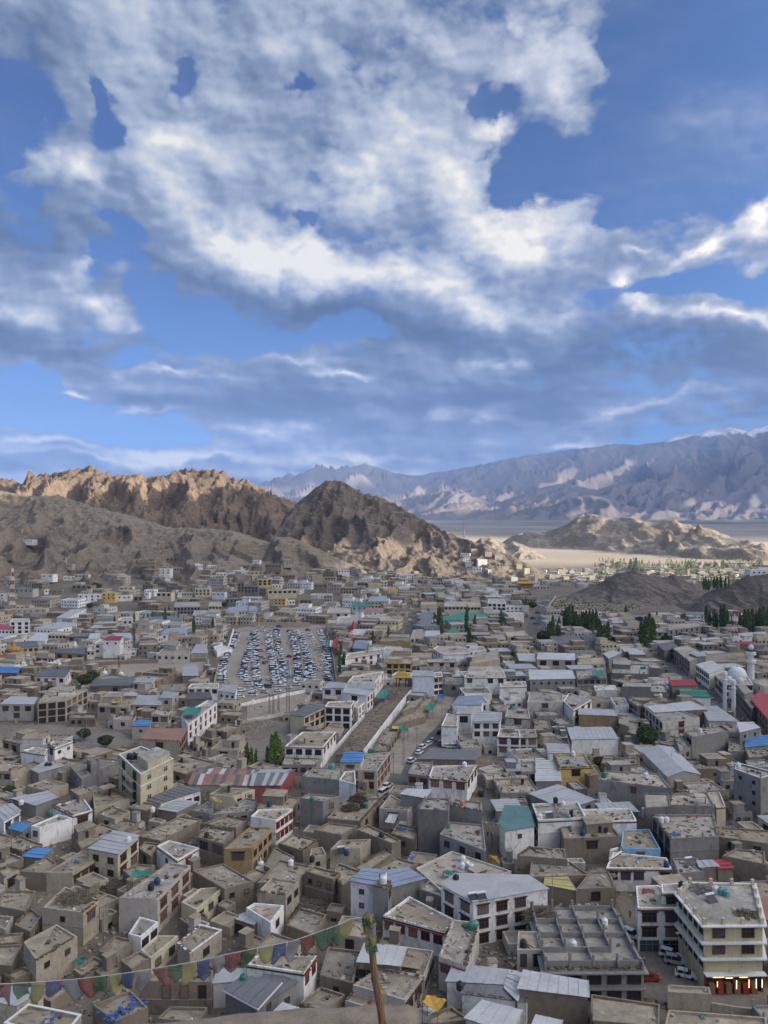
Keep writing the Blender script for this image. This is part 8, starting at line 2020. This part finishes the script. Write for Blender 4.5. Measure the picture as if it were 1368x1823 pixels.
# ------------------------------------------------------------------ foreground: pole, prayer flags, mud parapet
def P3(px, py, d): return Vector(((px-684)/F*d, d, CZ-(py-911.5)/F*d))
def flagpole():
    base = P3(684, 1850, 9.0); top = P3(654, 1628, 9.0); r = empty('flag_pole', tuple(base-Vector((0, 0, 1.6)))); tag(r, 'weathered wooden pole with old cloth knotted round its top', 'pole'); o_ = Vector(r.location)
    b = MB(); pts = [o_-o_+Vector((.01, 0, 0))]+[(base-o_)+(top-base)*t+Vector((.010*math.sin(t*9), .008*math.cos(t*7), 0)) for t in (0, .12, .25, .4, .55, .7, .85, 1)]
    b.tube(pts, [.052, .050, .047, .045, .043, .044, .039, .036, .033], 14); b.build('shaft', M['pole_wood'], r, True)
    q = random.Random(5)
    for i in range(9):
        t = q.uniform(.66, 1.0); c = (base-o_)+(top-base)*t; b = MB(); w0 = q.uniform(.05, .075); n = 12; k = q.uniform(0, 6)
        for a in range(n+1):
            th = k+a/n*q.uniform(4.5, 6.3); 
            for s in range(4): z = (s/3-.5)*q.uniform(.07, .13)+a*.004; b.v.append((c.x+math.cos(th)*(w0+.012*math.sin(a*2+s)), c.y+math.sin(th)*(w0+.012*math.cos(a*2.3+s)), c.z+z))
        for a in range(n):
            for s in range(3): v = a*4+s; b.f.append((v, v+4, v+5, v+1)); b.mi.append(0)
        b.build('cloth_wrap', M[q.choice(('flag_green', 'flag_yellow', 'flag_pale', 'flag_yellow'))], r, True)
    b = MB(); c = (base-o_)+(top-base)*.35
    b.poly([(c.x+.04, c.y, c.z+.10), (c.x+.11, c.y-.01, c.z+.02), (c.x+.10, c.y, c.z-.13), (c.x+.045, c.y, c.z-.05)]); b.build('cloth_scrap', M['flag_yellow'], r)
def flagmat(name, c):
    m = bpy.data.materials.new(name); m.use_nodes = True; t = m.node_tree; w = NB(t); b = t.nodes['Principled BSDF']; b.inputs['Roughness'].default_value = .9
    tcn = w.n('ShaderNodeTexCoord'); sp = w.n('ShaderNodeSeparateXYZ'); w.put(sp.inputs[0], tcn.outputs['UV'])
    # block print: a framed block of fine lines, worn away in places
    ln_ = w.m('SINE', w.m('MULTIPLY', sp.outputs[1], 62)); vo = w.noise(tcn.outputs['UV'], 16, 3, .6)
    inx = w.m('MULTIPLY', w.sstep(sp.outputs[0], .14, .18), w.sstep(sp.outputs[0], .86, .82)); iny = w.m('MULTIPLY', w.sstep(sp.outputs[1], .12, .16), w.sstep(sp.outputs[1], .88, .84))
    pr = w.m('MULTIPLY', w.m('MULTIPLY', inx, iny), w.m('MULTIPLY', w.sstep(ln_, -.1, .5), w.sstep(vo, .42, .52)))
    col = w.mix(w.m('MULTIPLY', pr, .45), c, tuple(x*.3 for x in c)); w.put(b.inputs['Base Color'], col)
    tr = w.n('ShaderNodeBsdfTranslucent'); w.put(tr.inputs[0], col); tp = w.n('ShaderNodeBsdfTransparent'); mx = w.n('ShaderNodeMixShader'); mx.inputs[0].default_value = .4; t.links.new(b.outputs[0], mx.inputs[1]); t.links.new(tr.outputs[0], mx.inputs[2])
    mx2 = w.n('ShaderNodeMixShader'); mx2.inputs[0].default_value = .36; t.links.new(mx.outputs[0], mx2.inputs[1]); t.links.new(tp.outputs[0], mx2.inputs[2]); t.links.new(mx2.outputs[0], t.nodes['Material Output'].inputs[0]); M[name] = m
for nm, c in dict(flag_red=(.33, .13, .12), flag_green=(.14, .22, .13), flag_yellow=(.42, .40, .17), flag_blue=(.13, .16, .30), flag_pale=(.36, .35, .36)).items(): flagmat(nm, c)
m, w, b = newmat('pole_wood', .8); p = pos(w); mp = w.n('ShaderNodeMapping'); w.put(mp.inputs[0], p); mp.inputs['Scale'].default_value = (60, 60, 4); n_ = w.noise(mp.outputs[0], 1, 8, .65)
w.put(b.inputs['Base Color'], w.ramp(n_, [(.3, (.09, .05, .025)), (.5, (.22, .13, .065)), (.7, (.33, .23, .14))])); bu = w.n('ShaderNodeBump'); bu.inputs['Distance'].default_value = .01; w.put(bu.inputs['Height'], n_); w.put(b.inputs['Normal'], bu.outputs[0]); M['pole_wood'] = m
flagpole()
def flags():
    line = [(652, 1634), (625, 1636), (600, 1648), (560, 1662), (520, 1676), (470, 1686), (410, 1698), (350, 1712), (290, 1722), (230, 1732), (150, 1742), (80, 1748), (10, 1752), (-80, 1752), (-200, 1745)]
    r = empty('prayer_flags', tuple(P3(652, 1634, 9.0))); tag(r, 'string of faded prayer flags running from the pole to the left edge', 'prayer flags'); o_ = Vector(r.location)
    pts = [P3(px, py, 9.0-.6*i/14)-o_ for i, (px, py) in enumerate(line)]
    b = MB(); b.tube(pts, .004, 4); b.build('string', M['cloth_white'], r)
    seg = [(pts[i+1]-pts[i]).length for i in range(len(pts)-1)]
    def along(s):
        for i, l in enumerate(seg):
            if s <= l: return pts[i].lerp(pts[i+1], s/l)
            s -= l
        return pts[-1]
    cols = ['flag_yellow', 'flag_green', 'flag_red', 'flag_pale', 'flag_blue']; s = .14; i = 0; q = random.Random(12); tot = sum(seg)
    cs = ['flag_yellow', 'flag_green', 'flag_green', 'flag_red', 'flag_pale', 'flag_blue', 'flag_yellow', 'flag_green', 'flag_red', 'flag_pale', 'flag_blue', 'flag_yellow', 'flag_green', 'flag_red', 'flag_pale', 'flag_blue', 'flag_yellow', 'flag_green', 'flag_red', 'flag_pale', 'flag_blue', 'flag_yellow', 'flag_green', 'flag_red']
    while s < tot-.2:
        w_ = .168*q.uniform(.85, 1.08); A, B_ = along(s), along(s+w_); hgt = .195*q.uniform(.78, 1.15); n = 7; b = MB(); ph = q.uniform(0, 6); curl = q.uniform(-.09, .07); am = q.uniform(.6, 2.4); uv = []
        for a in range(n+1):
            for c in range(n+1):
                u, v = a/n, c/n; p = A.lerp(B_, u); off = Vector((curl*v*v+.02*v*math.sin(ph), (.022*math.sin(u*5+ph)+.02*math.sin(v*4+ph*2))*v*am, -hgt*v*(1-.10*math.sin(u*5+ph)-.10*am*u*(v if ph > 3 else 0)))); b.v.append(tuple(p+off)); uv.append((u, 1-v))
        for a in range(n):
            for c in range(n): k = a*(n+1)+c; b.f.append((k, k+n+1, k+n+2, k+1)); b.mi.append(0)
        me = b.mesh('flag', M[cs[i % len(cs)]], True); ul = me.uv_layers.new(name='UVMap')
        for lp in me.loops: ul.data[lp.index].uv = uv[lp.vertex_index]
        o = link(bpy.data.objects.new('flag', me), r); md = o.modifiers.new('thickness', 'SOLIDIFY'); md.thickness = .0015
        o['label'] = {'flag_red': 'red cloth square', 'flag_green': 'green cloth square', 'flag_yellow': 'yellow cloth square', 'flag_blue': 'blue cloth square', 'flag_pale': 'whitish printed cloth square'}[cs[i % len(cs)]]
        s += w_+q.uniform(.004, .02); i += 1
flags()
def parapet():
    top = [(150, 1850), (300, 1830), (440, 1814), (524, 1805), (600, 1801), (675, 1798), (744, 1796.5)]
    r = empty('mud_parapet', tuple(P3(684, 1900, 10))); tag(r, 'rounded mud parapet right below the camera at the bottom edge', 'wall'); o_ = Vector(r.location)
    P = [P3(px, py, 10.25)-o_ for px, py in top]; b = MB(); n = 70; prof = [(-.30, -2.2), (-.27, -.5), (-.25, -.10), (-.18, -.02), (0, .0), (.16, -.03), (.25, -.12), (.30, -.5), (.32, -2.2)]
    for i in range(n+1):
        t = i/n*(len(P)-1); k = min(int(t), len(P)-2); c = P[k].lerp(P[k+1], t-k); e = 1.0 if i < n-3 else (1-(i-(n-3))/3*.45)
        for j, (dy, dz) in enumerate(prof):
            nn = float(fbm(np.array([c.x*2.2+j*.3]), np.array([j*.9]), 3)[0]); b.v.append((c.x+(.05 if i == n else 0), c.y+dy*(1+.1*nn)*e, c.z+dz+(.035*nn if dz > -1 else 0)-(.06*(1-e))))
    m_ = len(prof)
    for i in range(n):
        for j in range(m_-1): v = i*m_+j; b.f.append((v, v+m_, v+m_+1, v+1)); b.mi.append(0)
    b.f.append(tuple(n*m_+j for j in range(m_))); b.mi.append(0)
    b.build('wall', M['mud_near'], r, True)
m, w, b = newmat('mud_near', .95); p = pos(w); n_ = w.noise(p, 3, 10, .65); n2 = w.noise(p, 40, 6, .7)
w.put(b.inputs['Base Color'], w.ramp(w.m('ADD', w.m('MULTIPLY', n_, .6), w.m('MULTIPLY', n2, .4)), [(.35, (.17, .135, .10)), (.5, (.27, .225, .17)), (.65, (.34, .29, .225))])); bu = w.n('ShaderNodeBump'); bu.inputs['Distance'].default_value = .02; bu.inputs['Strength'].default_value = .8; w.put(bu.inputs['Height'], n2); w.put(b.inputs['Normal'], bu.outputs[0]); M['mud_near'] = m
parapet()
